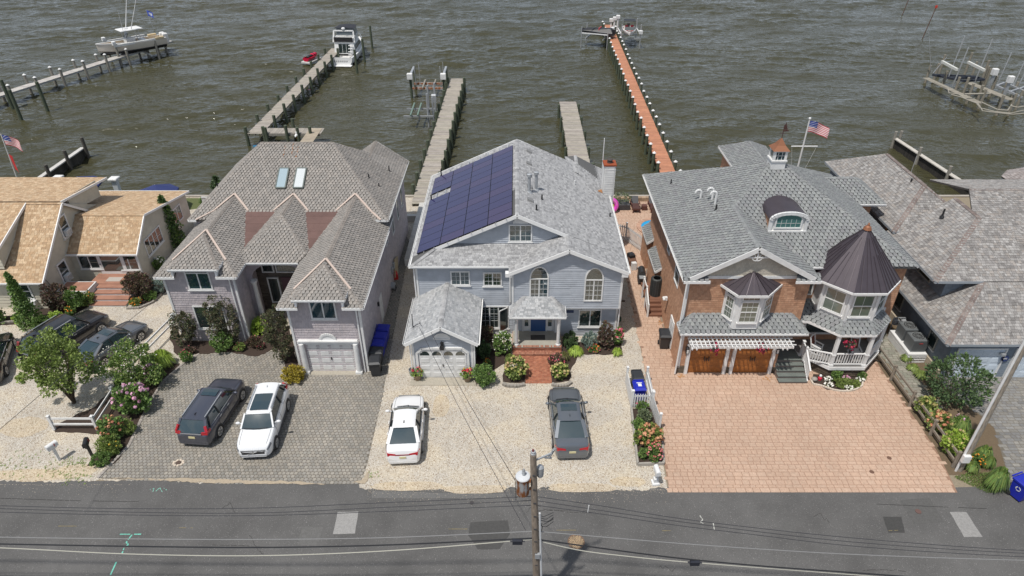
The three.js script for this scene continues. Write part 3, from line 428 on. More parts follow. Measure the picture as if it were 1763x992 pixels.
    const st={w:0.4,h:0.12,t:0.05,gap:0.02,wr:0.5,jit:0.25,pal:[[0.42,0.37,0.34],[0.47,0.42,0.39],[0.37,0.33,0.31]],mat:mStone};walls(H,[rectF(-18.7,-14.2,0,5.6,-40.8)],st,'stone_wall');
    win(H,[-17.9,1.0,-40.73],[1,0,0],0.65,2.0,{panes:1});win(H,[-18.1,3.6,-40.73],[1,0,0],0.7,0.9,{panes:1});win(H,[-17.1,3.6,-40.73],[1,0,0],1.5,0.7,{panes:1,arch:0.5});win(H,[-15.3,3.6,-40.73],[1,0,0],0.7,0.9,{panes:1});
    const d=new G();d.box(-16.95,0.3,-40.76,-15.85,3.1,-40.66);const dm=d.build('front_door',M(0.10,0.05,0.06,0.5),H),n=new G();n.box(-16.8,1.7,-40.65,-16.0,2.1,-40.645);n.build('door_notice',M(0.35,0.5,0.62,0.8),dm);
    const c=new G();c.lathe([-18.2,0.1,-39.05],[[0.24,0],[0.24,0.12],[0.18,0.16],[0.15,3.5],[0.2,3.6],[0.24,3.68],[0.24,3.8],[0,3.8]],16);c.build('column',mWhite,H,0.6);const f=new G();f.box(-18.7,0,-42,-14.2,0.14,-38.8);f.build('porch_floor',mConcrete,H);}
  // skylights
{const f=(x,z)=>[x,6.2+0.5512*(-43.6 - z),z],nrm=norm([0,0.876,0.483]);for(const x0 of[-18.02,-16.7]){const g=new G(),x1=x0+0.72,z0=-46.05,z1=-47.65,q=[f(x0,z0),f(x1,z0),f(x1,z1),f(x0,z1)],up=(p,d)=>add(p,mul(nrm,d));for(let i=0;i<4;i++)g.bar(up(q[i],0.08),up(q[(i+1)% 4],0.08),0.09,0.2,nrm);const m=g.build('skylight',M(0.10,0.12,0.11,0.4),H),p=new G();p.quad(...q.map((t)=>up(t,0.16)));p.build('pane',P(...(x0<-17?[0.33,0.42,0.46]:[0.6,0.63,0.63]),0.03,{ior:2.3}),m);}}  // bright sky glint is painted into the pane colours, paler on the right pane
{const p=(u,v,h)=>at(u,v,h);vent(rm,[-10.6,7.0,-47.5]);vent(rm,[-11.4,7.6,-47.9]);vent(bk,[-10.35,6.88,-50.8],0.05,0.5);vent(rm,[-22.9,7.1,-47.2]);const s=new G();for(const[x,z]of[[-17.95,-49.6],[-17.35,-49.8],[-16.95,-49.55]])for(let i=0;i<7;i++){s.bar([x+rr(-0.05,0.05),6.2+0.5512*(-43.6 - z)+0.04 - i*0.075*1.0,z+i*0.136],[x+rr(-0.05,0.05),6.2+0.5512*(-43.6 - z)+0.04 -(i+0.8)*0.075,z+(i+0.8)*0.136],rr(0.03,0.1),0.006);}stuff(s.build('rust_stain',M(0.28,0.12,0.05,0.95),rm));}
}
// ================= the grey clapboard house with the solar panels =================
R=RNG(4321);
const greyShingle=(pal,mat)=>({w:0.24,h:0.15,t:0.016,gap:0.012,wr:0.4,jit:0.12,uneven:0.012,pal,mat,deck:M(0.10,0.10,0.10,0.9),capW:0.14});
const stB=greyShingle([[0.40,0.40,0.405],[0.45,0.45,0.45],[0.345,0.345,0.35],[0.42,0.42,0.425],[0.30,0.30,0.305]],M(1,1,1,0.92,{map:tGrain}));
const siding=(c,e=0.15,mat)=>({w:3.7,h:e,t:0.042,gap:0.004,long:true,jit:0.025,pal:[c],mat:mat||M(1,1,1,0.6,{map:tMottle})});
const wallB=siding([0.455,0.485,0.53]);
{
  const H=thing('grey_clapboard_house','pale grey clapboard house with solar panels, brick steps and a small front garage','house',[0,0,-44]);
  const EY=5.8,S=0.4505,XR=7.35,XL=-7.05,RX=0.05,RY=9.0,ZB=-52.4;
  walls(H,[rectF(-6.7,-0.2,0,5.75,-38.1),rectL(-52.2,-38.1,0,5.75,-6.7),rectR(-38.1,-53,0,5.8,7.0),rectB(-6.7,7,0,5.8,-52.2),rectF(-0.2,7.0,0,2.75,-37.84),rectR(-37.84,-38.1,0,2.75,6.95),rectL(-38.1,-37.35,2.75,5.75,-0.25),rectR(-37.35,-38.2,2.75,5.85,7.0),
    rectF(-0.25,7.0,2.75,5.8,-37.35),[[[-0.25,5.8,-37.35],[7.0,5.8,-37.35],[3.4,7.45,-37.35]],[0,0,1]],
[[[-6.4,6.1,-39.35],[6.5,6.1,-39.35],[RX,8.93,-39.35]],[0,0,1]],[[[-6.9,5.75,-52.2],[7,5.75,-52.2],[RX,8.93,-52.2]],[0,0,-1]]],wallB);
{const g=new G();g.box(-0.25,2.66,-37.84,7.02,2.75,-37.33);g.build('overhang_soffit',mTrim,H);}
  // roofs: two main slopes, the front skirt, the front cross gable
  const lz=-37.0,GX=3.4,GY=7.5;
  const main=roof(H,[[[XL,EY,ZB],[XL,EY,-37.76],[-5.43,6.53,-38.98],[RX,RY,-38.98],[RX,RY,ZB]],[[XR,EY,lz],[XR,EY,-38.98],[GX,GY,-38.98],[GX,GY,lz]],[[XR,EY,-38.98],[XR,EY,ZB],[RX,RY,ZB],[RX,RY,-38.98]]],stB);
  const skirt=roof(H,[[[XL,EY,-37.76],[-0.3,EY,-37.76],[1.5,6.66,-39.3],[-5.1,6.66,-39.3]]],stB,'skirt_roof');
  const gab=roof(H,[[[-0.5,5.75,-39.35],[-0.5,5.75,lz],[GX,GY,lz],[GX,GY,-39.35]]],stB,'cross_gable_roof');
  const ext=roof(H,[[[4.1,7.02,-53.6],[4.3,7.0,-50.8],[5,6.78,-50.2],[5,7.12,-53.6]],[[7.33,5.75,-50.2],[7.33,5.9,-53.6],[5,7.12,-53.6],[5,6.78,-50.2]]],stB,'rear_gable_roof');
  caps(main,[[[RX,RY,ZB],[RX,RY,-38.98]]],stB);caps(skirt,[[[XL,EY,-37.76],[-5.43,6.53,-38.98]]],stB);caps(gab,[[[GX,GY,lz],[GX,GY,-39.3]]],stB);caps(ext,[[[5,6.8,-50.4],[5,7.12,-53.6]]],stB);
  fascia(H,[[[-5.43,6.53,-38.96],[RX,RY,-38.96],[GX,GY,-38.96]],[[-0.5,5.75,lz+0.02],[GX,GY,lz+0.02],[XR,EY,lz+0.02]]],mTrim,0.05,0.24);fascia(H,[[[XL,EY,-37.76],[-0.5,EY,-37.76]],[[XL,EY,-37.76],[XL,EY,ZB]],[[XR,EY,lz],[XR,EY,-53.6]],[[XL,EY,ZB],[RX,RY,ZB],[GX+1,GY - 0.45,ZB]]]);
  gutter(H,[[[XL,EY,-37.74],[-0.5,EY,-37.74],[0,0,1]],[[XL,EY,-37.7],[XL,EY,ZB],[-1,0,0]],[[XR,EY,lz],[XR,EY,-53.5],[1,0,0]]]);
  for(const x of[-0.72,6.9]){const g=new G();g.box(x,5.44,-37.36,x+0.42,5.72,-36.98);g.build('eave_return',mTrim,H);}
  corner(H,[[-6.7,-38.1,0,5.7],[-0.25,-37.35,2.75,5.7],[7.0,-37.35,2.75,5.75],[6.95,-37.84,0,2.7]]);
  pipes(H,[[[-0.42,2.8,-37.98],[-0.42,5.6,-37.98]],[[-6.85,0,-37.98],[-6.85,5.65,-37.98]],[[7.08,0,-37.6],[7.08,5.6,-37.5]]]);
  // windows
  const gr={grid:[2,3],sill:true,glass:mGlassBlue};
  winF(H,-38.1,778,468,807,489,gr);winF(H,-38.1,834,470,862,490.5,{...gr,glass:mGlass});
  winF(H,-37.35,914,460,942.5,514,{arch:0.85,headbar:true,grid:[2,4],glass:mGlass,glasses:[mGlass,mGlassBlue]});winF(H,-37.35,1008.5,462,1036.5,516,{arch:0.85,headbar:true,grid:[2,4],glass:mGlass});
  winF(H,-39.35,878,388,914,414,{grid:[2,3],glass:mGlassBlue,sill:true});{const g=new G(),c=az(896,387,-39.3),pts=[];for(let i=0;i<=12;i++){const t=Math.PI*i / 12;pts.push([c[0]+0.46*Math.cos(t),c[1]+0.08+0.46*Math.sin(t),-39.29]);}g.poly(pts);for(let i=0;i<12;i++)g.bar(pts[i],pts[i+1],0.07,0.06,[0,0,1]);g.build('fan_panel',mWhite,H);}
  winF(H,-38.1,828,528,873.5,563,{panes:3,grid:[2,3],glass:mGlass,sill:true});winF(H,-37.84,998,534,1033,560.5,{grid:[0,0],sill:true});
{// one casement stands open
    const g=new G(),f=az(874,546,-38.1),y0=az(874,565,-38.1)[1],y1=az(874,529,-38.1)[1];const a=[f[0],0,-38.04],b=[f[0]- 0.55,0,-37.6];for(const y of[y0,y1])g.bar([a[0],y,a[2]],[b[0],y,b[2]],0.05,0.06);for(const q of[a,b])g.bar([q[0],y0,q[2]],[q[0],y1,q[2]],0.05,0.05,[1,0,0]);const m=g.build('open_casement',mWhite,H),p=new G();p.quad([a[0],y0,a[2]],[b[0],y0,b[2]],[b[0],y1,b[2]],[a[0],y1,a[2]]);p.build('pane',mGlass,m);}
{const g=new G(),c=az(980,536,-37.84);g.cyl([c[0],c[1],-37.82],[c[0],c[1],-37.78],0.3,0.3,18);const q=g.geo([0,0,0]);const k=new G();k.cbox([c[0],c[1]- 0.1,-37.8],0.62,0.2,0.05);k.build('name_plaque',M(0.03,0.05,0.12,0.5),H);}
  for(const z of[-41,-44.5,-48]){win(H,[-6.7,3.6,z],[0,0,1],0.9,1.2,{grid:[2,2]});win(H,[7.0,3.6,z],[0,0,-1],0.9,1.2,{grid:[2,2]});}
  // solar panels in four columns along the left slope
{const U=norm([RX - XL,RY - EY,0]),N=norm([-(RY - EY),RX - XL,0]),f=(s,z,d)=>add([XL+U[0]*s,EY+U[1]*s,z],mul(N,d)),mS=P(0.030,0.029,0.088,0.14,{ior:1.5}),mS2=P(0.042,0.033,0.088,0.18,{ior:1.5}),fr=M(0.03,0.03,0.035,0.5,{metalness:0.5});
    const PW=1.74,PL=1.02,Z0=-38.95;// up the slope, along the ridge
    for(let c=0;c<4;c++)for(let k=0;k<13;k++){
      const s0=0.42+c*(PW+0.03),s1=s0+PW,zo=Z0 - 0.0*c+(3 - c)*0.0,z0=zo - k*(PL / 1.0)-(c===3?0.0:0),z1=z0 - PL+0.02;if(z1<ZB+0.35||(c===0&&k===8))continue;const shift=c===0&&k>5?0.0:0;
      const g=new G(),q=[[s0,z0],[s1,z0],[s1,z1],[s0,z1]].map(([s,z])=>[s,z+shift]);g.hexa(q.map(([s,z])=>f(s,z,0.09)),q.map(([s,z])=>f(s,z,0.128)));const m=g.build('solar_panel',fr,H),p=new G(),i=0.012;const qi=[[s0+i,z0 - i],[s1 - i,z0 - i],[s1 - i,z1+i],[s0+i,z1+i]];p.quad(...qi.map(([s,z])=>f(s,z,0.131)));
      const cc=rr(0.88,1.12);p.build('solar_cells',R()<0.3?mS2:mS,m);}
    for(let c=0;c<4;c++)for(const q of[0.3,0.75]){const s=0.42+c*(PW+0.03)+PW*q;bars(H,'panel_rail',mAlu,0.05,0.05,[[f(s,Z0+0.12,0.06),f(s,ZB+0.5,0.06)]]);}}
  // roof vents and flues
{const on=(x,z)=>[x,RY -(x - RX)*S,z];const P_=(u,v)=>{let h=8.5;for(let i=0;i<12;i++){const a=at(u,v,h);h=RY - Math.abs(a[0]- RX)*S;}return at(u,v,h);};
    for(const[u,v]of[[911,262],[911,283],[911,303],[912,323],[913,346]]){const a=P_(u,v),g=new G();g.hexa([[a[0]- 0.22,a[1]+0.06,a[2]+0.22],[a[0]+0.22,a[1]- 0.12,a[2]+0.22],[a[0]+0.22,a[1]- 0.12,a[2]- 0.22],[a[0]- 0.22,a[1]+0.06,a[2]- 0.22]],[[a[0]- 0.18,a[1]+0.24,a[2]+0.18],[a[0]+0.2,a[1]+0.07,a[2]+0.18],[a[0]+0.2,a[1]+0.07,a[2]- 0.18],[a[0]- 0.18,a[1]+0.24,a[2]- 0.18]]);g.build('roof_vent',M(0.2,0.2,0.2,0.7),main);}
    for(const[u,v]of[[923,327],[911,331]]){const a=P_(u,v),g=new G();g.cyl(a,add(a,[0,1.25,0]),0.11,0.11,12);g.cyl(add(a,[0,1.2,0]),add(a,[0,1.32,0]),0.17,0.17,12);g.cyl(add(a,[0,1.36,0]),add(a,[0,1.4,0]),0.18,0.1,12);g.cyl(add(a,[0,-0.1,0]),add(a,[0,0.1,0]),0.26,0.14,12);g.build('flue',mGalv,main);}
    for(const[u,v]of[[933,344],[923.5,362],[1050,375]])vent(main,P_(u,v),0.06,0.4);{const a=P_(989.5,319),g=new G();g.cyl(a,add(a,[0,0.4,0]),0.06,0.06,8);g.build('vent_pipe',mWhite,main);}vent(main,[-6.6,6.05,-47.2],0.06,0.45);vent(main,[-6.2,6.3,-51.3],0.05,0.55);}
  // chimney
{const g=new G(),x0=6.85,x1=7.7,z0=-49.4,z1=-48.55;g.box(x0,0,z0,x1,8.3,z1);const c=g.build('chimney',mWhite,H),s=new G();walls(c,[rectF(x0+0.07,x1 - 0.07,5,8.25,z1+0.002),rectL(z0,z1,5,8.25,x0 - 0.002),rectR(z1,z0,5,8.25,x1+0.002)],siding([0.7,0.7,0.69]),'chimney_siding');
    const t=new G();t.box(x0 - 0.07,8.3,z0 - 0.07,x1+0.07,8.42,z1+0.07);t.build('chimney_cap',M(0.34,0.075,0.025,0.85,{map:tGrain}),c);const f=new G();f.cyl([7.28,8.42,-48.97],[7.28,8.62,-48.97],0.22,0.2,12);f.cyl([7.28,8.68,-48.97],[7.28,8.74,-48.97],0.26,0.2,12);f.cyl([7.28,8.6,-48.97],[7.28,8.7,-48.97],0.1,0.1,8);f.build('chimney_pot',M(0.06,0.05,0.045,0.7),c);const a=new G();a.cyl([6.8,7.4,-49.5],[6.8,10.2,-49.5],0.035,0.035,6);a.build('mast',mWhite,c);const q=new G();for(let i=0;i<5;i++)q.box(x0 - 0.1 - i*0.07,6.02+i*0.03,z1 - 0.5+i*0.1,x0 - 0.02 - i*0.07,6.1+i*0.03,z1+0.1);stuff(q.build('rust_stain',M(0.32,0.15,0.06,0.95),c));}
  // front garage
{const y=3.05,yr=4.35,xl=-7.0,xr=-2.4,xc=-4.68,zf=-33.0,zb=-38.12;walls(H,[rectF(-6.57,-2.81,0,3.05,-33.36),[[[-6.57,3.05,-33.36],[-2.81,3.05,-33.36],[xc,4.15,-33.36]],[0,0,1]],rectL(-38.1,-33.36,0,3.05,-6.57),rectR(-33.36,-38.1,0,3.05,-2.81)],wallB,'garage_wall');
    const g=roof(H,[[[xl,y,zb],[xl,y,zf],[xc,yr,zf],[xc,yr,zb]],[[xr,y,zf],[xr,y,zb],[xc,yr,zb],[xc,yr,zf]]],{...stB,pal:[[0.42,0.43,0.44],[0.48,0.485,0.49],[0.36,0.37,0.38],[0.44,0.445,0.45]]},'garage_roof');caps(g,[[[xc,yr,zb],[xc,yr,zf]]],stB);
    fascia(H,[[[xl,y,zf+0.02],[xc,yr,zf+0.02],[xr,y,zf+0.02]]],mTrim,0.05,0.22);gutter(H,[[[xl,y,zf],[xl,y,zb],[-1,0,0]],[[xr,y,zf],[xr,y,zb],[1,0,0]]]);corner(H,[[-6.57,-33.36,0,3.0],[-2.81,-33.36,0,3.0]]);pipes(H,[[[-6.72,0,-33.25],[-6.72,3,-33.25]],[[-2.66,0,-33.25],[-2.66,3,-33.25]]]);
    garageDoor(H,-6.22,-3.2,0.05,2.33,-33.33,{glassRow:3,fan:true});const t=new G(),fr=[[-6.34,0],[-6.34,2.1],[-6.0,2.48],[-3.42,2.48],[-3.08,2.1],[-3.08,0]];for(let i=0;i<5;i++)t.bar([...fr[i],-33.3],[...fr[i+1],-33.3],0.14,0.14,[0,0,1]);t.poly([[-6.3,2.1,-33.29],[-6.0,2.1,-33.29],[-6.0,2.44,-33.29]]);t.poly([[-3.12,2.1,-33.29],[-3.42,2.44,-33.29],[-3.42,2.1,-33.29]]);t.build('door_frame',mWhite,H);
    const v=new G(),pts=[];for(let i=0;i<=12;i++){const q=Math.PI*i / 12;pts.push([xc+0.5*Math.cos(q),3.22+0.42*Math.sin(q),-33.31]);}v.poly(pts);for(let i=0;i<12;i++)v.bar(pts[i],pts[i+1],0.08,0.07,[0,0,1]);v.bar(pts[12],pts[0],0.08,0.08,[0,0,1]);v.build('fan_panel',mWhite,H);
    const l=new G();l.box(-4.78,2.62,-33.36,-4.58,2.95,-33.2);l.box(-4.82,2.55,-33.2,-4.54,2.75,-32.98);l.cyl([-4.68,2.95,-33.22],[-4.68,3.1,-33.22],0.06,0.02,8);l.build('wall_lamp',mBlack,H);}
  // porch, brick steps
{const roofP=roof(H,[[[-0.45,2.9,-36.05],[3.3,2.9,-36.05],[2.35,3.75,-37.36],[0.5,3.75,-37.36]],[[-0.45,2.9,-37.36],[-0.45,2.9,-36.05],[0.5,3.75,-37.36]],[[3.3,2.9,-36.05],[3.3,2.9,-37.36],[2.35,3.75,-37.36]]],{...stB,pal:[[0.42,0.43,0.44],[0.48,0.485,0.49],[0.34,0.35,0.36]]},'porch_roof');caps(roofP,[[[-0.45,2.9,-36.05],[0.5,3.75,-37.36]],[[3.3,2.9,-36.05],[2.35,3.75,-37.36]]],stB);fascia(H,[[[-0.45,2.9,-37.3],[-0.45,2.9,-36.05],[3.3,2.9,-36.05],[3.3,2.9,-37.3]]]);gutter(H,[[[-0.45,2.9,-36.03],[3.3,2.9,-36.03],[0,0,1]]]);{const c=new G();c.box(-0.3,2.72,-37.8,3.15,2.78,-36.15);c.build('porch_ceiling',mTrim,H);}
    for(const x of[0.0,2.85]){const c=new G();c.lathe([x,0.46,-36.2],[[0.17,0],[0.17,0.1],[0.12,0.14],[0.115,2.1],[0.16,2.2],[0.16,2.3]],14);c.build('column',mWhite,H,0.6);}post(H,'column',2.78,-37.7,0.46,2.7,0.1);
    const f=new G();f.box(-0.22,0.42,-37.84,3.05,0.46,-35.95);f.build('porch_floor',M(0.36,0.34,0.29,0.9,{map:tMottle}),H);
    const st={w:0.21,h:0.075,t:0.02,gap:0.012,jit:0.16,pal:[[0.36,0.14,0.085],[0.42,0.18,0.11],[0.33,0.12,0.07]],mat:M(1,1,1,0.9,{map:tGrain}),flat:true},base=new G();base.box(-0.25,0,-37.8,3.08,0.41,-35.97);base.box(-0.25,0,-35.97,3.08,0.15,-35.58);const b=base.build('brick_steps',M(0.36,0.31,0.26,0.95),H),g=new G();
    for(const[a,n]of[rectF(-0.25,3.08,0.15,0.41,-35.97),rectF(-0.25,3.08,0,0.15,-35.58),rectL(-37.8,-35.97,0,0.41,-0.25),rectR(-35.97,-37.8,0,0.41,3.08)])tabs(g,a,{...st,n});tabs(g,[[-0.25,0.15,-35.58],[3.08,0.15,-35.58],[3.08,0.15,-35.95],[-0.25,0.15,-35.95]],{...st,w:0.1,h:0.19});tabs(g,[[-0.25,0.41,-35.95],[3.08,0.41,-35.95],[3.08,0.41,-36.16],[-0.25,0.41,-36.16]],{...st,w:0.1,h:0.21,t:0.055});stuff(g.build('brick',st.mat,b));
    const d=new G();d.box(1.0,0.46,-37.82,2.05,2.62,-37.76);const dm=d.build('front_door',M(0.03,0.085,0.22,0.4),H);for(const[x0,x1]of[[0.5,0.92],[2.13,2.55]]){const s=new G();s.box(x0,0.5,-37.82,x1,2.6,-37.77);const m=s.build('sidelight',mWhite,H),q=new G();q.box(x0+0.08,0.9,-37.77,x1 - 0.08,2.5,-37.755);q.build('pane',mGlassBlue,m);}const fr=new G();fr.box(0.38,2.62,-37.84,2.67,2.72,-37.74);for(const x of[0.42,0.93,2.06,2.57])fr.box(x,0.46,-37.84,x+0.07,2.62,-37.74);fr.build('door_frame',mWhite,H);const mat=new G();mat.box(1.0,0.462,-37.3,2.0,0.48,-36.75);mat.build('door_mat',M(0.06,0.055,0.05,0.95),H);}
}
{// brick walk in a running bond with a soldier edge
  const q=[[0.0,-35.58],[2.65,-35.58],[2.55,-34.2],[2.42,-32.75],[0.26,-32.75],[0.2,-34.2]],s=struct('brick_walk',flat(new G(),q,0.013),M(0.30,0.20,0.14,0.95,{map:tGrain})),g=new G();pave(g,q,0.013,{w:0.2,h:0.1,t:0.02,gap:0.013,jit:0.17,pal:[[0.42,0.155,0.085],[0.47,0.19,0.11],[0.37,0.125,0.07],[0.44,0.17,0.095]]});stuff(g.build('brick',M(1,1,1,0.9,{map:tGrain}),s));
}
// ================= the brown shingle house with the turret =================
R=RNG(555);
const stC={w:0.31,h:0.25,t:0.065,gap:0.06,shape:'scallop',jit:0.07,pal:[[0.275,0.285,0.285],[0.25,0.26,0.263],[0.29,0.303,0.30],[0.258,0.26,0.266],[0.30,0.31,0.304]],mat:M(1,1,1,0.9,{map:tGrain}),deck:M(0.055,0.058,0.06,0.9),capW:0.15};
const wallC={w:0.17,h:0.16,t:0.024,gap:0.006,wr:0.4,jit:0.1,pal:[[0.51,0.285,0.175],[0.48,0.262,0.16],[0.54,0.31,0.195],[0.45,0.245,0.148]],mat:M(1,1,1,0.88,{map:tMottle})};
const creamC={w:0.22,h:0.2,t:0.022,gap:0.008,shape:'scallop',jit:0.05,pal:[[0.56,0.51,0.42],[0.53,0.48,0.40]],mat:M(1,1,1,0.85,{map:tMottle})};
const mMetalRoof=M(0.085,0.070,0.082,0.42,{metalness:0.35,map:tMottle}),mCopper=M(0.27,0.115,0.06,0.6,{metalness:0.3});
const oct=(cx,cz,r,y,k=0)=>Array.from({length:8},(_,i)=>{const a=(22.5+45*i)*Math.PI / 180;return[cx+r*Math.sin(a),y,cz+r*Math.cos(a)];});// starts front-right, goes round by the right
{
  const H=thing('brown_shingle_house','brown cedar shingled house with scalloped grey roof, round corner turret and twin wooden garage doors','house',[17,0,-42]);
  const TC=[21.35,-36.0],mDrape=P(0.13,0.155,0.125,0.05,{ior:2});
  walls(H,[rectF(10.6,18.1,3.6,7.05,-34.6),rectF(10.6,16.95,0,3.8,-33.85),[[[11.05,0,-49],[10.55,0,-33.85],[10.55,3.7,-33.85],[11.05,3.7,-49]],[-1,0,0]],[[[11.05,3.7,-49],[10.57,3.7,-34.6],[10.57,7.05,-34.6],[11.05,7.05,-49]],[-1,0,0]],rectR(-34.6,-36.2,3.6,7.05,18.1),rectF(18.1,24.8,0,7.05,-36.2),rectR(-36.2,-49.5,0,7.05,24.8),rectB(11.05,24.8,0,7.05,-49),rectR(-33.85,-36.2,0,3.6,16.95),rectF(23.4,26.4,0,7.05,-44.95),rectR(-44.95,-48.5,0,7.05,26.4),rectL(-57,-49,0,6.6,18.6),rectR(-49,-57,0,6.6,22),rectB(18.6,22,0,6.6,-57)],wallC);
  walls(H,[[[[10.75,7.06,-34.55],[17.95,7.06,-34.55],[14.35,9.05,-34.55]],[0,0,1]]],creamC,'gable_wall');
  const EY=7,k=0.556,apL=[17.25,10.93,-42.8],apR=[18.15,10.93,-42.8],gx=14.33,gy=9.3,gz=-34.2,j=[14.33,9.3,-39.85];
  const rm=roof(H,[
[[10.2,EY,-39.85],[10.2,EY,gz],[gx,gy,gz],j],[[10.2,EY,-49.9],[10.2,EY,-39.85],j,apL],
[[18.46,EY,gz],[18.46,EY,-35.74],j,[gx,gy,gz]],
[[18.46,EY,-35.74],[25.2,EY,-35.74],apR,apL,j],
[[25.2,EY,-35.74],[25.2,EY,-49.9],apR],[[25.2,EY,-49.9],[10.2,EY,-49.9],apL,apR]],stC);
  caps(rm,[[[gx,gy,gz],j],[j,apL],[apL,apR],[apR,[25.2,EY,-35.74]],[apL,[10.2,EY,-49.9]],[apR,[25.2,EY,-49.9]]],stC);
  const wg=roof(H,[[[22.4,7,-44.55],[27.2,7,-44.55],[25.4,8.2,-46.7],[20.8,8.2,-46.7]],[[27.2,7,-44.55],[27.2,7,-48.9],[25.4,8.2,-46.7]],[[27.2,7,-48.9],[22,7,-48.9],[20.8,8.2,-46.7],[25.4,8.2,-46.7]]],stC,'side_wing_roof');caps(wg,[[[20.8,8.2,-46.7],[25.4,8.2,-46.7]],[[25.4,8.2,-46.7],[27.2,7,-44.55]]],stC);
  const bw=roof(H,[[[18.2,6.45,-57.4],[18.2,6.45,-49],[20.3,7.6,-48],[20.3,7.6,-55.6]],[[22.4,6.45,-48],[22.4,6.45,-57.4],[20.3,7.6,-55.6],[20.3,7.6,-46]],[[22.4,6.45,-57.4],[18.2,6.45,-57.4],[20.3,7.6,-55.6]]],stC,'rear_wing_roof');caps(bw,[[[20.3,7.6,-55.6],[20.3,7.6,-48]],[[20.3,7.6,-55.6],[22.4,6.45,-57.4]]],stC);
  fascia(H,[[[10.55,7.2,gz+0.03],[gx,gy,gz+0.03],[18.1,7.2,gz+0.03]]],mWhite,0.06,0.3);fascia(H,[[[18.46,EY,gz],[18.46,EY,-35.74],[19.2,EY,-35.74]],[[10.2,EY,gz],[10.2,EY,-49.9]],[[22.4,7,-44.53],[27.2,7,-44.53],[27.2,7,-48.9]],[[18.2,6.45,-57.4],[18.2,6.45,-49]]]);gutter(H,[[[10.2,EY,gz],[10.2,EY,-49.9],[-1,0,0]],[[22.4,7,-44.53],[27.2,7,-44.53],[0,0,1]],[[18.46,EY,-35.72],[19.2,EY,-35.72],[0,0,1]]]);
{const g=new G();g.box(10.6,6.92,-34.62,18.1,7.12,-34.5);g.build('frieze_board',mWhite,H);const b=roof(H,[[[10.15,6.98,-34.12],[11.75,6.98,-34.12],[11.55,7.28,-34.58],[10.15,7.28,-34.58]],[[16.95,6.98,-34.12],[18.5,6.98,-34.12],[18.5,7.28,-34.58],[17.15,7.28,-34.58]]],stC,'eave_return');fascia(H,[[[10.15,6.98,-34.1],[11.75,6.98,-34.1],[11.6,6.98,-34.5]],[[16.95,6.98,-34.1],[18.5,6.98,-34.1]]]);}
{const g=new G(),f=(x,y)=>[gx+x,gy+y,-34.26];g.bar(f(-1.1,-0.72),f(1.1,-0.72),0.07,0.08,[0,0,1]);g.bar(f(0,-0.05),f(0,-0.95),0.09,0.09,[0,0,1]);for(const s of[-1,1]){for(let i=0;i<6;i++){const a=i / 6*1.57,b=(i+1)/ 6*1.57;g.bar(f(s*(0.62 - 0.5*Math.cos(a)),-0.7+0.5*Math.sin(a)*0.7),f(s*(0.62 - 0.5*Math.cos(b)),-0.7+0.5*Math.sin(b)*0.7),0.05,0.06,[0,0,1]);g.bar(f(s*(0.02+0.3*Math.sin(a)),-0.95+0.3*(1 - Math.cos(a))),f(s*(0.02+0.3*Math.sin(b)),-0.95+0.3*(1 - Math.cos(b))),0.05,0.06,[0,0,1]);}g.bar(f(s*0.5,-0.72),f(s*0.25,-0.2),0.05,0.06,[0,0,1]);}g.build('gable_bracket',mWhite,H);}
  corner(H,[[10.6,-34.6,3.6,6.9],[10.6,-33.85,0.5,3.5]]);pipes(H,[[[10.36,3.6,-34.2],[10.36,6.9,-34.1]],[[10.4,0.1,-33.62],[10.4,3.5,-33.5]]]);
{const st={w:0.3,h:0.14,t:0.03,gap:0.02,wr:0.5,jit:0.2,pal:[[0.34,0.29,0.23],[0.4,0.35,0.29],[0.29,0.25,0.2]],mat:mStone};for(const f of[rectF(10.5,11.05,0,0.6,-33.8),rectF(13.5,14.1,0,0.5,-33.8),rectF(16.55,17.0,0,0.5,-33.8)])walls(H,[f],st,'stone_base');}
  // pent roof over the garage doors
{const a=[10.3,3.55,-33.4],b=[18.25,3.55,-33.4],t=4.3,zt=-34.62;const p=roof(H,[[a,b,[17.4,t,zt],[11.2,t,zt]],[[10.3,3.55,zt],a,[11.2,t,zt]],[b,[18.25,3.55,zt],[17.4,t,zt]]],stC,'pent_roof');caps(p,[[a,[11.2,t,zt]],[b,[17.4,t,zt]]],stC);fascia(H,[[[10.3,3.55,zt],a,b,[18.25,3.55,zt]]]);gutter(H,[[[10.3,3.55,-33.38],[18.25,3.55,-33.38],[0,0,1]]]);const s=new G();s.box(10.35,3.36,-34.6,18.2,3.4,-33.45);s.build('pent_soffit',mTrim,H);}
  const mOak=M(0.36,0.125,0.025,0.45,{map:tWood});
  for(const[x0,x1]of[[11.2,13.5],[14.15,16.5]]){garageDoor(H,x0,x1,0.03,2.5,-33.84,{mat:mOak,rows:4,cols:4,glassRow:3});const g=new G();for(const[a,b]of[[x0 - 0.2,x0],[x1,x1+0.2]])g.box(a,0,-33.86,b,2.5,-33.66);g.box(x0 - 0.2,2.5,-33.86,x1+0.2,2.66,-33.66);g.build('door_frame',mWhite,H);for(const s of[-0.14,0.14]){const h=new G();h.bar([(x0+x1)/ 2+s,1.05,-33.76],[(x0+x1)/ 2+s,1.4,-33.76],0.05,0.05,[0,0,1]);h.build('door_handle',mBlack,H);}}
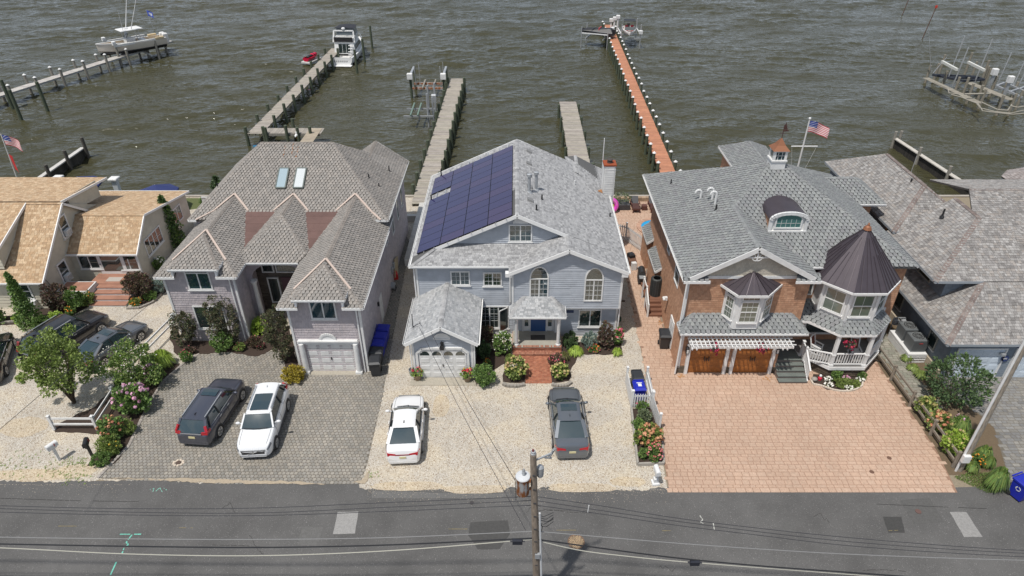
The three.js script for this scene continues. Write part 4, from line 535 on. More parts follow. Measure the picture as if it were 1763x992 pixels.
{// pergola over the doors
    const m=new G();m.bar([10.95,2.92,-33.3],[17.3,2.92,-33.3],0.09,0.16);m.bar([10.95,2.92,-32.85],[17.3,2.92,-32.85],0.09,0.16);const p=m.build('pergola',mWhite,H);for(let i=0;i<24;i++){const g=new G(),x=11.0+i*0.268;g.bar([x,3.05,-33.8],[x,3.05,-32.6],0.06,0.12);g.build('pergola_rafter',mWhite,p);}const g=new G();for(let i=0;i<3;i++)g.bar([10.8,3.13,-33.5+i*0.34],[17.4,3.13,-33.5+i*0.34],0.05,0.05);g.build('pergola_batten',mWhite,p);for(const x of[11.1,13.8,16.75]){const b=new G();for(const dx of[-0.14,0.14]){b.bar([x+dx,2.4,-33.75],[x+dx,2.9,-32.95],0.08,0.12);b.bar([x+dx,2.85,-33.8],[x+dx,2.85,-32.7],0.08,0.12);}b.build('pergola_bracket',mWhite,p);}}
  for(const x of[10.98,16.76]){const l=new G();l.box(x - 0.09,1.75,-33.8,x+0.09,2.2,-33.6);l.lathe([x,2.2,-33.68],[[0.13,0],[0.03,0.12]],8);const m=l.build('wall_lamp',mBlack,H),g=new G();g.box(x - 0.06,1.82,-33.6,x+0.06,2.1,-33.58);g.build('lamp_glass',M(0.6,0.6,0.58,0.3),m);}
{// bay window
    const y0=4.15,y1=6.45,b=[[12.95,-34.62],[13.52,-33.55],[14.98,-33.55],[16.05,-34.62]],low=b.map(([x,z])=>[x,y0 - 0.35,z]),hi=b.map(([x,z])=>[x,y1,z]),g=new G();g.hexa(low,hi);const m=g.build('bay_window',mWhite,H);
    for(let i=0;i<3;i++){const a=b[i],c=b[i+1],L=Math.hypot(c[0]- a[0],c[1]- a[1]),u=[(c[0]- a[0])/ L,0,(c[1]- a[1])/ L],mar=i===1?0.24:0.32;const w=L - 2*mar,o=[a[0]+u[0]*mar,y0+0.25,a[1]+u[2]*mar];win(H,o,u,w,1.45,{panes:1,hung:true,grid:[3,4],fw:0.07,sill:true,glass:mDrape});win(H,add(o,[0,1.62,0]),u,w,0.22,{panes:1,grid:[3,0],fw:0.05});}
    const e=[[12.6,-34.62],[13.35,-33.3],[15.15,-33.3],[16.4,-34.62]].map(([x,z])=>[x,6.48,z]),T=[14.45,7.45,-34.6],r=new G();for(let i=0;i<3;i++)r.tri(e[i],e[i+1],T);const rf=r.build('bay_roof',mMetalRoof,H),s=new G();for(let i=0;i<3;i++){const n=i===1?4:3;for(let q=0;q<=n;q++)s.bar(add(mix(e[i],e[i+1],q / n),[0,0.02,0]),add(mix(T,mix(e[i],e[i+1],q / n),q===0||q===n?0:0.12),[0,0.02,0]),0.035,0.05);}s.build('roof_seam',mMetalRoof,rf);const f=new G();for(let i=0;i<3;i++){f.bar(add(e[i],[0,-0.07,0]),add(e[i+1],[0,-0.07,0]),0.08,0.16);}f.hexa(b.map(([x,z])=>[x,6.3,z]),e.map((p)=>[p[0],6.42,p[2]]));f.build('bay_cornice',mWhite,H);}
{// arched dormer
    const w=1.15,z=-38.1,xc=17.4,y0=8.3,y1=9.12,N=12,ar=0.46,g=new G(),top=(t,o=0)=>[xc -(w+o)*Math.cos(t),y1+(ar+o)*Math.sin(t)],zb=-40.9;const fr=[];for(let i=0;i<=N;i++)fr.push(top(Math.PI*i / N));g.poly([[xc - w,y0,z],[xc+w,y0,z],...fr.slice().reverse().map((p)=>[...p,z])]);const d=g.build('dormer',mWhite,H);const sd=new G();for(const s of[-1,1]){const q=[[xc+s*w,8.0,z],[xc+s*w,8.0,zb],[xc+s*w,y1,zb],[xc+s*w,y1,z]];sd.poly(q);tabs(sd,q,{...wallC,n:[s,0,0]});}sd.build('dormer_side',wallC.mat,d);
    const r=new G();for(let i=0;i<N;i++){const a=top(Math.PI*i / N,0.1),b=top(Math.PI*(i+1)/ N,0.1);r.quad([...a,z+0.18],[...b,z+0.18],[...b,zb],[...a,zb]);}r.build('dormer_roof',mMetalRoof,d,0.6);const f=new G();for(let i=0;i<N;i++){const a=top(Math.PI*i / N,0.02),b=top(Math.PI*(i+1)/ N,0.02);f.bar([...a,z+0.1],[...b,z+0.1],0.2,0.15,[0,0,1]);}f.box(xc - w - 0.1,y0 - 0.1,z,xc+w+0.1,y0+0.06,z+0.16);f.box(xc - w - 0.1,y0,z,xc - w+0.12,y1,z+0.12);f.box(xc+w - 0.12,y0,z,xc+w+0.1,y1,z+0.12);f.build('dormer_trim',mWhite,d);win(H,[xc - 0.78,y0+0.28,z+0.01],[1,0,0],1.56,0.58,{panes:1,arch:0.3,grid:[5,2],glass:P(0.06,0.16,0.15,0.05,{ior:1.7})});}
{// cupola with copper roof and weathervane
    const c=[17.7,-42.8],g=new G();g.box(c[0]- 0.46,10.3,c[1]- 0.46,c[0]+0.46,11.25,c[1]+0.46);g.box(c[0]- 0.52,11.25,c[1]- 0.52,c[0]+0.52,11.35,c[1]+0.52);for(const sx of[-1,1])for(const sz of[-1,1])g.box(c[0]+sx*0.38 - 0.08,11.35,c[1]+sz*0.38 - 0.08,c[0]+sx*0.38+0.08,11.95,c[1]+sz*0.38+0.08);g.box(c[0]- 0.5,11.95,c[1]- 0.5,c[0]+0.5,12.05,c[1]+0.5);const m=g.build('cupola',mWhite,H);const p=new G();p.box(c[0]- 0.38,11.35,c[1]- 0.38,c[0]+0.38,11.95,c[1]+0.38);p.build('cupola_pane',mGlassBlue,m);const b=new G();for(const t of[-0.13,0.13]){b.box(c[0]+t - 0.015,11.35,c[1]+0.38,c[0]+t+0.015,11.95,c[1]+0.4);}b.box(c[0]- 0.38,11.64,c[1]+0.38,c[0]+0.38,11.67,c[1]+0.4);b.build('muntin',mWhite,m);
    const r=new G(),e=[[-0.56,0.56],[0.56,0.56],[0.56,-0.56],[-0.56,-0.56]].map(([x,z])=>[c[0]+x,12.02,c[1]+z]),md=e.map((q)=>mix(q,[c[0],12.35,c[1]],0.5)).map((q)=>[q[0],12.32,q[2]]),T=[c[0],12.8,c[1]];for(let i=0;i<4;i++){const k2=(i+1)% 4;r.quad(e[i],e[k2],md[k2],md[i]);r.tri(md[i],md[k2],T);}r.build('cupola_roof',mCopper,m);const V=(x,y,d=0)=>[c[0]+x*0.62,12.75+y*0.62,c[1]+d],w=new G();w.cyl(V(0,0),V(0,1.5),0.025,0.025,6);w.bar(V(-0.35,0.55),V(0.35,0.55),0.03,0.03);w.hexa([V(-0.1,0.75,0.02),V(0.55,0.75,0.02),V(0.55,0.75,-0.02),V(-0.1,0.75,-0.02)],[V(0,0.88,0.02),V(0.5,0.95,0.02),V(0.5,0.95,-0.02),V(0,0.88,-0.02)]);w.tri(V(-0.05,0.95),V(0.42,0.95),V(0.1,1.8));w.tri(V(0.12,1.7,0.02),V(0.5,1,0.02),V(0.36,1.3,0.02));w.build('weathervane',M(0.07,0.03,0.025,0.6),m);}
{// turret
    const[cx,cz]=TC,wl=oct(cx,cz,2.22,3.7),wh=oct(cx,cz,2.22,6.5),g=new G();g.hexa(wl,wh);const t=g.build('turret',mWhite,H),tr=new G();for(let i=0;i<8;i++){tr.bar(wl[i],wh[i],0.16,0.16,[0,0,1]);const n=(i+1)% 8;tr.bar(add(wh[i],[0,-0.12,0]),add(wh[n],[0,-0.12,0]),0.1,0.24);tr.bar(add(wl[i],[0,0.55,0]),add(wl[n],[0,0.55,0]),0.06,0.1);}tr.build('turret_trim',mWhite,t);
    for(const i of[6,7,0,1]){const a=wl[i],b=wl[(i+1)% 8],L=len(sub(b,a)),u=norm(sub(b,a)),w=1.12;win(H,[a[0]+u[0]*(L - w)/ 2,4.55,a[2]+u[2]*(L - w)/ 2],u,w,1.5,{panes:1,hung:true,sill:true,fw:0.08,grid:[2,0],glass:mDrape});}
    const e=oct(cx,cz,2.68,6.52),T=[cx,9.72,cz],r=new G();for(let i=0;i<8;i++)r.tri(e[i],e[(i+1)% 8],T);const rf=r.build('turret_roof',mMetalRoof,H),s=new G();for(let i=0;i<8;i++){const n=5;for(let q=0;q<n;q++){const p=mix(e[i],e[(i+1)% 8],q / n),k2=q===0?0.02:[0,0.45,0.18,0.18,0.45][q];s.bar(add(p,[0,0.02,0]),add(mix(T,p,k2),[0,0.02,0]),0.035,0.06);}}s.build('roof_seam',mMetalRoof,rf);const k2=new G();k2.lathe([cx,9.55,cz],[[0.26,0],[0.18,0.18],[0.07,0.26],[0.08,0.34],[0.02,0.44],[0,0.46]],10);k2.build('finial',mCopper,rf);const f=new G();for(let i=0;i<8;i++){const a=e[i],b=e[(i+1)% 8];f.bar(add(a,[0,-0.07,0]),add(b,[0,-0.07,0]),0.1,0.14);}f.hexa(oct(cx,cz,2.2,6.36),oct(cx,cz,2.66,6.44));f.build('turret_gutter',mTrim,H);
    // porch roof round its foot
    const po=oct(cx,cz,2.95,3.55),pi=oct(cx,cz,2.2,4.25),faces=[6,7,0,1,2].map((i)=>[po[i],po[(i+1)% 8],pi[(i+1)% 8],pi[i]]);faces.push([[18.1,3.55,-34.75],[20.4,3.55,-34.75],[19.6,4.32,-36.2],[18.1,4.32,-36.2]]);const pr=roof(H,faces,stC,'porch_roof');caps(pr,[7,0,1,2].map((i)=>[po[i],pi[i]]),stC);fascia(H,[[...[6,7,0,1,2,3].map((i)=>po[i])],[[18.1,3.55,-34.75],[18.9,3.55,-34.75]]]);const so=new G();so.poly(oct(cx,cz,2.9,3.4));so.build('porch_ceiling',mTrim,H);
    // porch deck, posts, railings
    const dk=oct(cx,cz,3.0,0.95),g2=new G();g2.hexa(oct(cx,cz,3.0,0.72),dk);g2.box(18.6,0.72,-36.2,19.6,0.95,-34.1);const deck=g2.build('porch_deck',mWhite,H);const fl=new G();fl.poly(oct(cx,cz,2.96,0.955));fl.build('deck_floor',M(0.27,0.26,0.25,0.8,{map:tWood}),deck);const st={w:0.35,h:0.16,t:0.04,gap:0.02,wr:0.5,jit:0.2,pal:[[0.3,0.24,0.19],[0.36,0.30,0.24],[0.25,0.2,0.16]],mat:mStone},lo=oct(cx,cz,2.85,0),hi=oct(cx,cz,2.85,0.72),fs=[];for(const i of[6,7,0,1])fs.push([[lo[i],lo[(i+1)% 8],hi[(i+1)% 8],hi[i]],[cx&&(lo[i][0]+lo[(i+1)% 8][0])/ 2 - cx,0,(lo[i][2]+lo[(i+1)% 8][2])/ 2 - cz]]);walls(H,fs,st,'stone_base');
    const pp=oct(cx,cz,2.78,0.95);for(const i of[7,0,1]){const g3=new G();g3.cbox(pp[i],0.2,2.5,0.2);g3.cbox(pp[i],0.28,0.14,0.28);g3.cbox(add(pp[i],[0,0.85,0]),0.26,0.1,0.26);g3.build('porch_post',mWhite,H);}for(const p of[[18.75,-33.95],[18.8,-34.6]]){const g3=new G();g3.cbox([p[0],0.95,p[1]],0.15,1.05,0.15);g3.cbox([p[0],2.0,p[1]],0.2,0.06,0.2);g3.build('newel_post',mWhite,H);}
    const rail=(a,b)=>{const g3=new G();g3.bar(add(a,[0,0.95,0]),add(b,[0,0.95,0]),0.1,0.07);g3.bar(add(a,[0,0.12,0]),add(b,[0,0.12,0]),0.07,0.06);const m=g3.build('railing',mWhite,H),n=Math.max(2,Math.round(len(sub(b,a))/ 0.17));for(let i=1;i<n;i++){const q=new G(),p=mix(a,b,i / n);q.bar(add(p,[0,0.12,0]),add(p,[0,0.93,0]),0.05,0.05,[0,0,1]);q.build('baluster',mWhite,m);}};rail(pp[7],pp[0]);rail(pp[0],pp[1]);rail([18.75,0.95,-33.95],pp[7]);rail([18.75,0.95,-34.0],[18.8,0.95,-34.6]);rail([18.75,0.95,-33.95],[18.75,0.1,-32.75]);
{const g3=new G();g3.hexa([pp[1],pp[2],add(pp[2],[-0.06,0,0]),add(pp[1],[-0.06,0,0])],[add(pp[1],[0,0.95,0]),add(pp[2],[0,0.95,0]),add(pp[2],[-0.06,0.95,0]),add(pp[1],[-0.06,0.95,0])]);g3.build('railing',mWhite,H);}
    win(H,[19.4,1.6,-36.18],[1,0,0],1.7,1.9,{panes:1,fw:0.14});win(H,[21.45,1.6,-36.18],[1,0,0],0.9,1.9,{panes:1,fw:0.14});win(H,[22.6,1.6,-36.18],[1,0,0],1.6,1.9,{panes:1,fw:0.14});win(H,[18.35,4.75,-36.18],[1,0,0],0.75,1.6,{panes:1,hung:true});}
{// front steps
    const mt=M(0.16,0.18,0.165,0.8,{map:tWood});for(let i=0;i<5;i++){const g=new G(),z=-32.75 - i*0.32;g.box(16.95,0,z - 0.34,18.72,0.19*(i+1),z);const q=new G();q.box(16.92,0.19*(i+1)- 0.04,z - 0.34,18.75,0.19*(i+1)+0.003,z+0.04);const m=g.build('front_step',M(0.20,0.16,0.14,0.9),H);q.build('tread',mt,m);}const l=new G();l.box(16.95,0,-36.2,18.6,0.95,-34.35);l.build('landing',mt,H);const d=new G();d.box(17.2,0.96,-36.19,18.1,3.0,-36.12);d.build('front_door',M(0.16,0.06,0.03,0.5),H);}
  // left side: windows, shed roofs, side stair
  win(H,[10.68,4.75,-38.0],[0,0,1],1.1,1.55,{panes:1,hung:true});win(H,[10.78,5.15,-41.2],[0,0,1],0.7,1.3,{panes:1,hung:true});{const d=new G();d.box(10.55,0.15,-37.2,10.7,2.3,-36.1);const m=d.build('side_door',mWhite,H),g=new G();for(let i=0;i<2;i++)for(let q=0;q<3;q++)g.box(10.535,0.35+q*0.62,-37.05+i*0.48,10.525,0.82+q*0.62,-36.68+i*0.48);g.build('door_panel',mTrim,m);const l=new G();l.box(10.4,2.35,-39.0,10.6,2.6,-38.8);l.ball([10.35,2.5,-38.95],0.1);l.ball([10.35,2.5,-38.75],0.1);l.build('flood_lamp',mWhite,H);}
{const w=(z0,z1,x0,y0,y1,nm)=>{walls(H,[rectF(x0,11,0,y0 - 0.1,z1),rectL(z0,z1,0,y0 - 0.1,x0)],wallC,nm);const e=[[x0 - 0.1,y0,z0 - 0.2],[x0 - 0.1,y0,z1+0.2],[11.3,y1,z1+0.2],[11.3,y1,z0 - 0.2]];roof(H,[e],stC,'shed_roof');fascia(H,[[e[0],e[1],e[2]]]);};w(-45.4,-42.6,10.45,2.5,3.15,'shed_wall');w(-49.2,-46.9,10.55,2.5,3.15,'shed_wall');}
{const st=new G(),tr=M(0.22,0.10,0.06,0.85,{map:tWood});for(let i=0;i<4;i++){const g=new G();g.box(9.65,0,-40.1 - i*0.3 - 0.3,10.8,0.19*(i+1),-40.1 - i*0.3);g.build('side_step',tr,H);}const l=new G();l.box(9.65,0.7,-43.6,10.85,0.78,-41.3);l.build('side_landing',tr,H);const r=new G();r.bar([9.65,1.05,-40.1],[9.65,1.8,-41.3],0.08,0.08);r.bar([9.65,0.3,-40.1],[9.65,0.95,-41.3],0.06,0.06);r.cbox([9.65,0,-40.1],0.12,1.15,0.12);r.cbox([9.65,0,-41.3],0.12,1.95,0.12);r.bar([9.65,1.8,-41.3],[9.65,1.8,-42.6],0.08,0.08);r.cbox([9.65,0,-42.6],0.12,1.95,0.12);for(let i=1;i<8;i++)r.bar(mix([9.65,0.3,-40.1],[9.65,0.95,-41.3],i / 8),mix([9.65,1.05,-40.1],[9.65,1.8,-41.3],i / 8),0.045,0.045,[0,0,1]);r.build('stair_railing',mWhite,H);}
  // flues on the left slope
{const P_=(u,v)=>{let h=8.5;for(let i=0;i<14;i++){const a=at(u,v,h);h=7+(a[0]- 10.2)*k;}return at(u,v,h);};for(const[u,v,s]of[[1206,342,0.6],[1231,352,1],[1226,344,0.9]]){const a=P_(u,v),g=new G(),hh=0.75*s;const arc=[a,add(a,[0,hh,0])];for(let i=1;i<=6;i++){const t=Math.PI*i / 6;arc.push(add(a,[-0.2+0.2*Math.cos(t),hh+0.2*Math.sin(t),0]));}g.path(arc,0.075,8);g.build('bent_flue',mWhite,rm);}vent(rm,P_(1232.5,362),0.07,0.4);vent(rm,P_(1155,317),0.05,0.4);}
}
// ================= the shake roofed house at the right edge =================
R=RNG(808);
{
  const stD={w:0.2,h:0.2,t:0.034,gap:0.014,wr:0.5,jit:0.14,uneven:0.03,pal:[[0.345,0.33,0.315],[0.295,0.28,0.27],[0.39,0.375,0.36],[0.25,0.235,0.225],[0.34,0.31,0.285]],mat:M(1,1,1,0.95,{map:tWood}),deck:M(0.07,0.06,0.055,0.9),cap:[[0.21,0.165,0.15],[0.26,0.215,0.195]],capW:0.17};
  const wallD={w:0.2,h:0.16,t:0.02,gap:0.005,wr:0.4,jit:0.05,pal:[[0.225,0.265,0.31],[0.21,0.25,0.295]],mat:M(1,1,1,0.9,{map:tMottle})};
  const H=thing('grey_shake_house','blue grey house with weathered wooden shake roofs behind the big round bush','house',[34,0,-42]);
  walls(H,[rectF(27.63,44,0,3.1,-33.4),rectL(-44,-33.4,0,3.1,27.63),rectL(-42,-36.9,3,5.5,28.2),rectF(28.2,36,3,5.5,-36.9),rectL(-55,-42.9,0,5.85,27.7),rectF(27.7,33,3,5.85,-42.9)],wallD);
  // rear hip block
  const r1=roof(H,[[[27.2,5.8,-55.4],[27.2,5.8,-42.55],[30.35,8,-45.75],[30.35,8,-51.8]],[[27.2,5.8,-42.55],[33.5,5.8,-42.55],[30.35,8,-45.75]],[[33.5,5.8,-42.55],[33.5,5.8,-55.4],[30.35,8,-51.8],[30.35,8,-45.75]],[[33.5,5.8,-55.4],[27.2,5.8,-55.4],[30.35,8,-51.8]]],stD,'rear_roof');caps(r1,[[[30.35,8,-45.75],[30.35,8,-51.8]],[[30.35,8,-45.75],[27.2,5.8,-42.55]],[[30.35,8,-45.75],[33.5,5.8,-42.55]]],stD);
  // front hip block and the long front slope
  const T=[31.7,7.8,-40.95],k=(7.8 - 5.5)/ 4.5;
  const r2=roof(H,[[[27.1,5.5,-43.2],[27.1,5.5,-36.4],T,[31.7,7.8,-44]],[[27.1,5.5,-36.4],[33.5,5.5,-36.4],[33.5,7.8,-40.95],T]],stD,'front_roof');caps(r2,[[T,[31.7,7.8,-44]],[T,[27.1,5.5,-36.4]]],stD);
  const r3=roof(H,[[[30.1,5.45,-36.45],[46,5.45,-36.45],[46,8.0,-45],[33.2,8.0,-45]],[[26.95,3.0,-33.0],[46,3.0,-33.0],[46,5.47,-36.45],[30.2,5.47,-36.45]],[[26.95,3.0,-44],[26.95,3.0,-33.0],[30.2,5.47,-36.45],[29.2,4.7,-44]]],stD,'lower_roof');caps(r3,[[[30.2,5.47,-36.45],[26.95,3.0,-33.0]],[[33.2,8.0,-45],[46,8.0,-45]]],stD);
  roof(H,[[[46,6.5,-50],[33.4,6.5,-50],[33.2,8,-45],[46,8,-45]]],stD,'ridge_back_roof');
  fascia(H,[[[26.95,3,-44],[26.95,3,-33],[46,3,-33]],[[27.1,5.5,-43.2],[27.1,5.5,-36.4],[30.2,5.5,-36.4]],[[27.2,5.8,-55.4],[27.2,5.8,-42.55],[30,5.8,-42.55]]],M(0.30,0.33,0.36,0.7));
{const P_=(u,v,h)=>at(u,v,h);vent(r1,P_(1567,318,7.5),0.07,0.5);vent(r2,P_(1622.5,372,7.2),0.07,0.55);const a=new G();a.cyl(P_(1569,296,7.9),add(P_(1569,296,7.9),[0,1.3,0]),0.02,0.02,6);a.build('mast',mAlu,r1);}
  const mGD=M(0.62,0.70,0.78,0.5,{map:tMottle});for(const[x0,x1]of[[28.15,31.1],[31.85,34.8]]){garageDoor(H,x0,x1,0.02,2.35,-33.38,{mat:mGD,rows:4,cols:4});const g=new G();g.box(x0 - 0.1,0,-33.42,x0,2.45,-33.3);g.box(x1,0,-33.42,x1+0.1,2.45,-33.3);g.box(x0,2.35,-33.42,x1,2.45,-33.3);g.build('door_frame',mWhite,H);}
{const c=az(1730,617,-33.35),g=new G();g.cyl(c,add(c,[0,0,0.05]),0.24,0.24,16);const m=g.build('number_plaque',M(0.02,0.04,0.14,0.5),H),q=new G();for(const x of[-0.1,-0.02,0.06])q.box(c[0]+x,c[1]- 0.05,-33.3,c[0]+x+0.05,c[1]+0.06,-33.295);q.build('plaque_numeral',mWhite,m);const l=new G();l.box(30.75,2.0,-33.3,31.0,2.15,-33.05);l.build('wall_lamp',mGalv,H);}
{const g=new G(),f=(t)=>[lerp(30.6,33.4,t),2.72+0.08*Math.sin(t*9),-33.2 - 0.1];for(let i=0;i<14;i++){const a=f(i / 14),b=f((i+1)/ 14);g.hexa([add(a,[0,-0.16,0.02]),add(b,[0,-0.16,0.02]),add(b,[0,-0.16,0]),add(a,[0,-0.16,0])],[add(a,[0,0.13,0.02]),add(b,[0,0.13,0.02]),add(b,[0,0.13,0]),add(a,[0,0.13,0])]);}g.build('name_board',M(0.012,0.02,0.10,0.6),H);}
  for(const[z,y]of[[-40.2,1.2],[-35.6,1.2]])win(H,[27.63,y,z],[0,0,1],0.8,1.25,{panes:1,mat:M(0.30,0.30,0.27,0.8),sill:true});win(H,[28.2,4.2,-41.2],[0,0,1],2.8,0.9,{panes:2,mat:M(0.30,0.30,0.27,0.8)});win(H,[27.7,4.0,-44.2],[0,0,1],0.8,1.3,{panes:1,mat:M(0.35,0.2,0.1,0.8)});
{const g=new G();g.box(27.45,0,-44,27.62,0.55,-33.4);g.build('foundation',M(0.52,0.44,0.33,0.9,{map:tGrain}),H);const q=new G();q.lathe([27.63,0.9,-33.9],[[0.08,0],[0.08,0.1],[0,0.12]],8);q.build('hose_bib',mGalv,H);}
}
{// small gazebo corner at the far right
  const t=thing('gazebo','small white railed gazebo with a shingled roof behind the shake house','gazebo',[42.5,0,-52]);const c=at(1755,318,3);const g=new G();const ox=c[0]+1.2,oz=c[2];const e=oct(ox,oz,2.6,3.4),T=[ox,4.9,oz];const stE={w:0.25,h:0.2,t:0.03,gap:0.012,wr:0.4,jit:0.2,pal:[[0.3,0.27,0.26],[0.24,0.21,0.2]],mat:M(1,1,1,0.95),deck:M(0.08,0.07,0.06,0.9)};roof(t,e.map((p,i)=>[p,e[(i+1)% 8],T]),stE);const pp=oct(ox,oz,2.3,0);for(const p of pp){const q=new G();q.cbox(p,0.3,3.35,0.3);q.build('post',M(0.33,0.42,0.48,0.6),t);}const r=new G();for(let i=0;i<8;i++){const a=pp[i],b=pp[(i+1)% 8];for(const y of[1.2,2.05])r.bar(add(a,[0,y,0]),add(b,[0,y,0]),0.08,0.08);for(let k=1;k<10;k++)r.bar(add(mix(a,b,k / 10),[0,1.2,0]),add(mix(a,b,k / 10),[0,2.05,0]),0.05,0.05,[0,0,1]);}r.build('railing',mWhite,t);const f=new G();f.hexa(oct(ox,oz,2.5,0),oct(ox,oz,2.5,1));f.build('base',mDeckGrey,t);
}

// ================= the tan roofed cottage at the left edge =================
R=RNG(909);
{
  const stL={...greyShingle([[0.53,0.37,0.225],[0.58,0.42,0.265],[0.47,0.315,0.185],[0.62,0.46,0.30],[0.50,0.34,0.205]],M(1,1,1,0.92,{map:tGrain})),h:0.19,deck:M(0.16,0.11,0.07,0.9)},wallL=siding([0.58,0.545,0.45],0.26);
  const H=thing('tan_roof_cottage','cream clapboard cottage with tan shingle roofs and wide front steps at the left edge','house',[-36,0,-46]);
  const xR=-29.3,xJ=-34.75;
  walls(H,[[[[-29.6,0,-44.9],[-29.6,0,-54.5],[-29.6,3.2,-54.5],[-29.6,4.72,-47.2],[-29.6,2.75,-44.9]],[1,0,0]],rectF(xJ,-29.6,0,2.8,-44.9),rectB(-60,-29.6,0,3.2,-54.5),
[[[xJ,0,-41.2],[xJ,0,-50],[xJ,4.3,-50],[xJ,6.35,-46.0],[xJ,2.55,-41.2]],[1,0,0]],rectF(-60,xJ,0,2.6,-41.2)],wallL);
  const m1=roof(H,[[[xJ,2.7,-44.6],[xR,2.7,-44.6],[xR,4.8,-47.2],[xJ,4.8,-47.2]],[[xR,3.25,-54.8],[-60,3.25,-54.8],[-60,4.8,-47.2],[xR,4.8,-47.2]]],{...stL,uneven:0.01});caps(m1,[[[xJ,4.8,-47.2],[xR,4.8,-47.2]]],stL);
  const w1=roof(H,[[[-60,2.45,-40.9],[-34.5,2.45,-40.9],[-34.5,6.4,-46],[-60,6.4,-46]],[[-34.5,4.3,-48.8],[-60,4.3,-48.8],[-60,6.4,-46],[-34.5,6.4,-46]]],stL,'wing_roof');caps(w1,[[[-60,6.4,-46],[-34.5,6.4,-46]]],stL);
  fascia(H,[[[xR,2.7,-44.6],[xR,4.8,-47.2],[xR,3.25,-54.8]],[[-34.48,2.45,-40.9],[-34.48,6.4,-46],[-34.48,4.3,-48.8]],[[xJ,2.7,-44.58],[xR,2.7,-44.58]],[[-45,2.45,-40.88],[-34.5,2.45,-40.88]],[[-45,3.25,-54.85],[xR,3.25,-54.85]]]);gutter(H,[[[xJ,2.7,-44.57],[xR,2.7,-44.57],[0,0,1]],[[-45,2.45,-40.87],[-34.5,2.45,-40.87],[0,0,1]]]);
  // dormer on the front wing and raised rear dormer
  walls(H,[[[[-37.4,3.4,-41.7],[-37.4,4.5,-43.6],[-37.4,6.2,-45.8],[-37.4,4.75,-41.7]],[1,0,0]],rectF(-45,-37.4,3.2,4.75,-41.7),[[[-34.9,5.0,-47.4],[-34.9,4.5,-51.2],[-34.9,5.9,-51.2],[-34.9,6.3,-47.2]],[1,0,0]],rectF(-45,-34.9,4.5,6.0,-47.2)],wallL,'dormer_wall');
  const d=roof(H,[[[-45,4.8,-41.5],[-37.2,4.8,-41.5],[-37.2,6.42,-46],[-45,6.42,-46]]],stL,'dormer_roof');roof(H,[[[-34.7,5.6,-52.5],[-60,5.6,-52.5],[-60,6.42,-46.2],[-34.7,6.42,-46.2]]],stL,'rear_dormer_roof');fascia(H,[[[-37.2,4.8,-41.5],[-37.2,6.42,-46]],[[-45,4.8,-41.5],[-37.2,4.8,-41.5]],[[-34.7,6.42,-46.2],[-34.7,5.6,-52.5]]]);
  corner(H,[[xJ,-41.2,0,2.5],[-29.6,-44.9,0,2.7]]);{pipes(H,[[[-34.6,0,-41.05],[-34.6,2.4,-41.0]],[[-29.5,0.8,-44.75],[-29.5,2.6,-44.75]]]);const c=new G();const p=[[-34.7,5.4,-44.9],[-34.6,4.5,-43.6],[-34.6,4.35,-43.4],[-34.6,2.5,-41.4],[-34.62,1.2,-41.9],[-34.62,0.4,-42.2]];c.path(p,0.025,6);c.build('service_cable',mBlack,H);}
  // windows: two with air conditioners on the wing gable, sash windows on the porch
  for(const[z,y]of[[-43.2,1.0],[-45.1,3.9]]){win(H,[xJ,y,z],[0,0,-1],0.85,1.5,{panes:1,hung:true,sill:true,fw:0.12});const g=new G();g.box(xJ,y+0.05,z - 0.72,xJ+0.32,y+0.5,z - 0.12);const m=g.build('air_conditioner',mWhite,H),s=new G();for(let i=0;i<5;i++)s.box(xJ+0.32,y+0.1+i*0.075,z - 0.68,xJ+0.335,y+0.14+i*0.075,z - 0.16);s.build('grille',mGalv,m);}
  winF(H,-44.9,137,437,170,461,{panes:2,sill:true});winF(H,-44.9,207,438,236,463,{panes:2,sill:true});win(H,[-29.6,1.5,-46.4],[0,0,-1],2.6,1.3,{panes:4,sill:true,grid:[0,2]});win(H,[-29.6,1.6,-51.6],[0,0,-1],1.4,1.2,{panes:2});
{const g=new G(),a=az(181,481,-44.88),b=az(205,437,-44.88);g.box(a[0],0.75,-44.9,b[0]+0.2,b[1],-44.82);const m=g.build('front_door',mWhite,H),p=new G();p.box(a[0]+0.28,1.05,-44.82,b[0]- 0.08,b[1]- 0.15,-44.81);p.build('pane',mGlass,m);const l=new G();for(const x of[a[0]- 0.35,b[0]+0.5]){l.box(x - 0.08,2.2,-44.9,x+0.08,2.45,-44.72);}l.build('wall_lamp',mBlack,H);const h=new G();h.ball([a[0]+0.14,1.7,-44.78],0.05);h.build('handle',mBlack,m);}
  win(H,[-36.9,0.95,-41.2],[1,0,0],1.0,1.25,{panes:1,hung:true,sill:true,fw:0.12});{const g=new G();g.box(-37.1,0.55,-41.2,-35.7,0.85,-40.85);g.build('window_box',mWhite,H);}win(H,[-40.3,3.55,-41.7],[1,0,0],1.2,0.95,{panes:1,hung:true});
{// porch deck and steps
    const mt=M(0.40,0.20,0.135,0.8,{map:tWood}),g=new G();for(let i=0;i<10;i++){g.col(rr(0.9,1.1));g.box(-33.0,0.72,-44.9+i*0.155,-29.6,0.8,-44.9+i*0.155+0.147);}g.col(1);g.build('porch_deck',mt,H);for(let i=0;i<4;i++){const q=new G(),z=-41.35 - i*0.51;q.box(-32.2,0,z - 0.53,-29.4,0.19*(i+1)- 0.045,z - 0.03);const m=q.build('front_step',mWhite,H),t=new G();t.box(-32.22,0.19*(i+1)- 0.045,z - 0.53,-29.38,0.19*(i+1),z);t.build('tread',mt,m);}
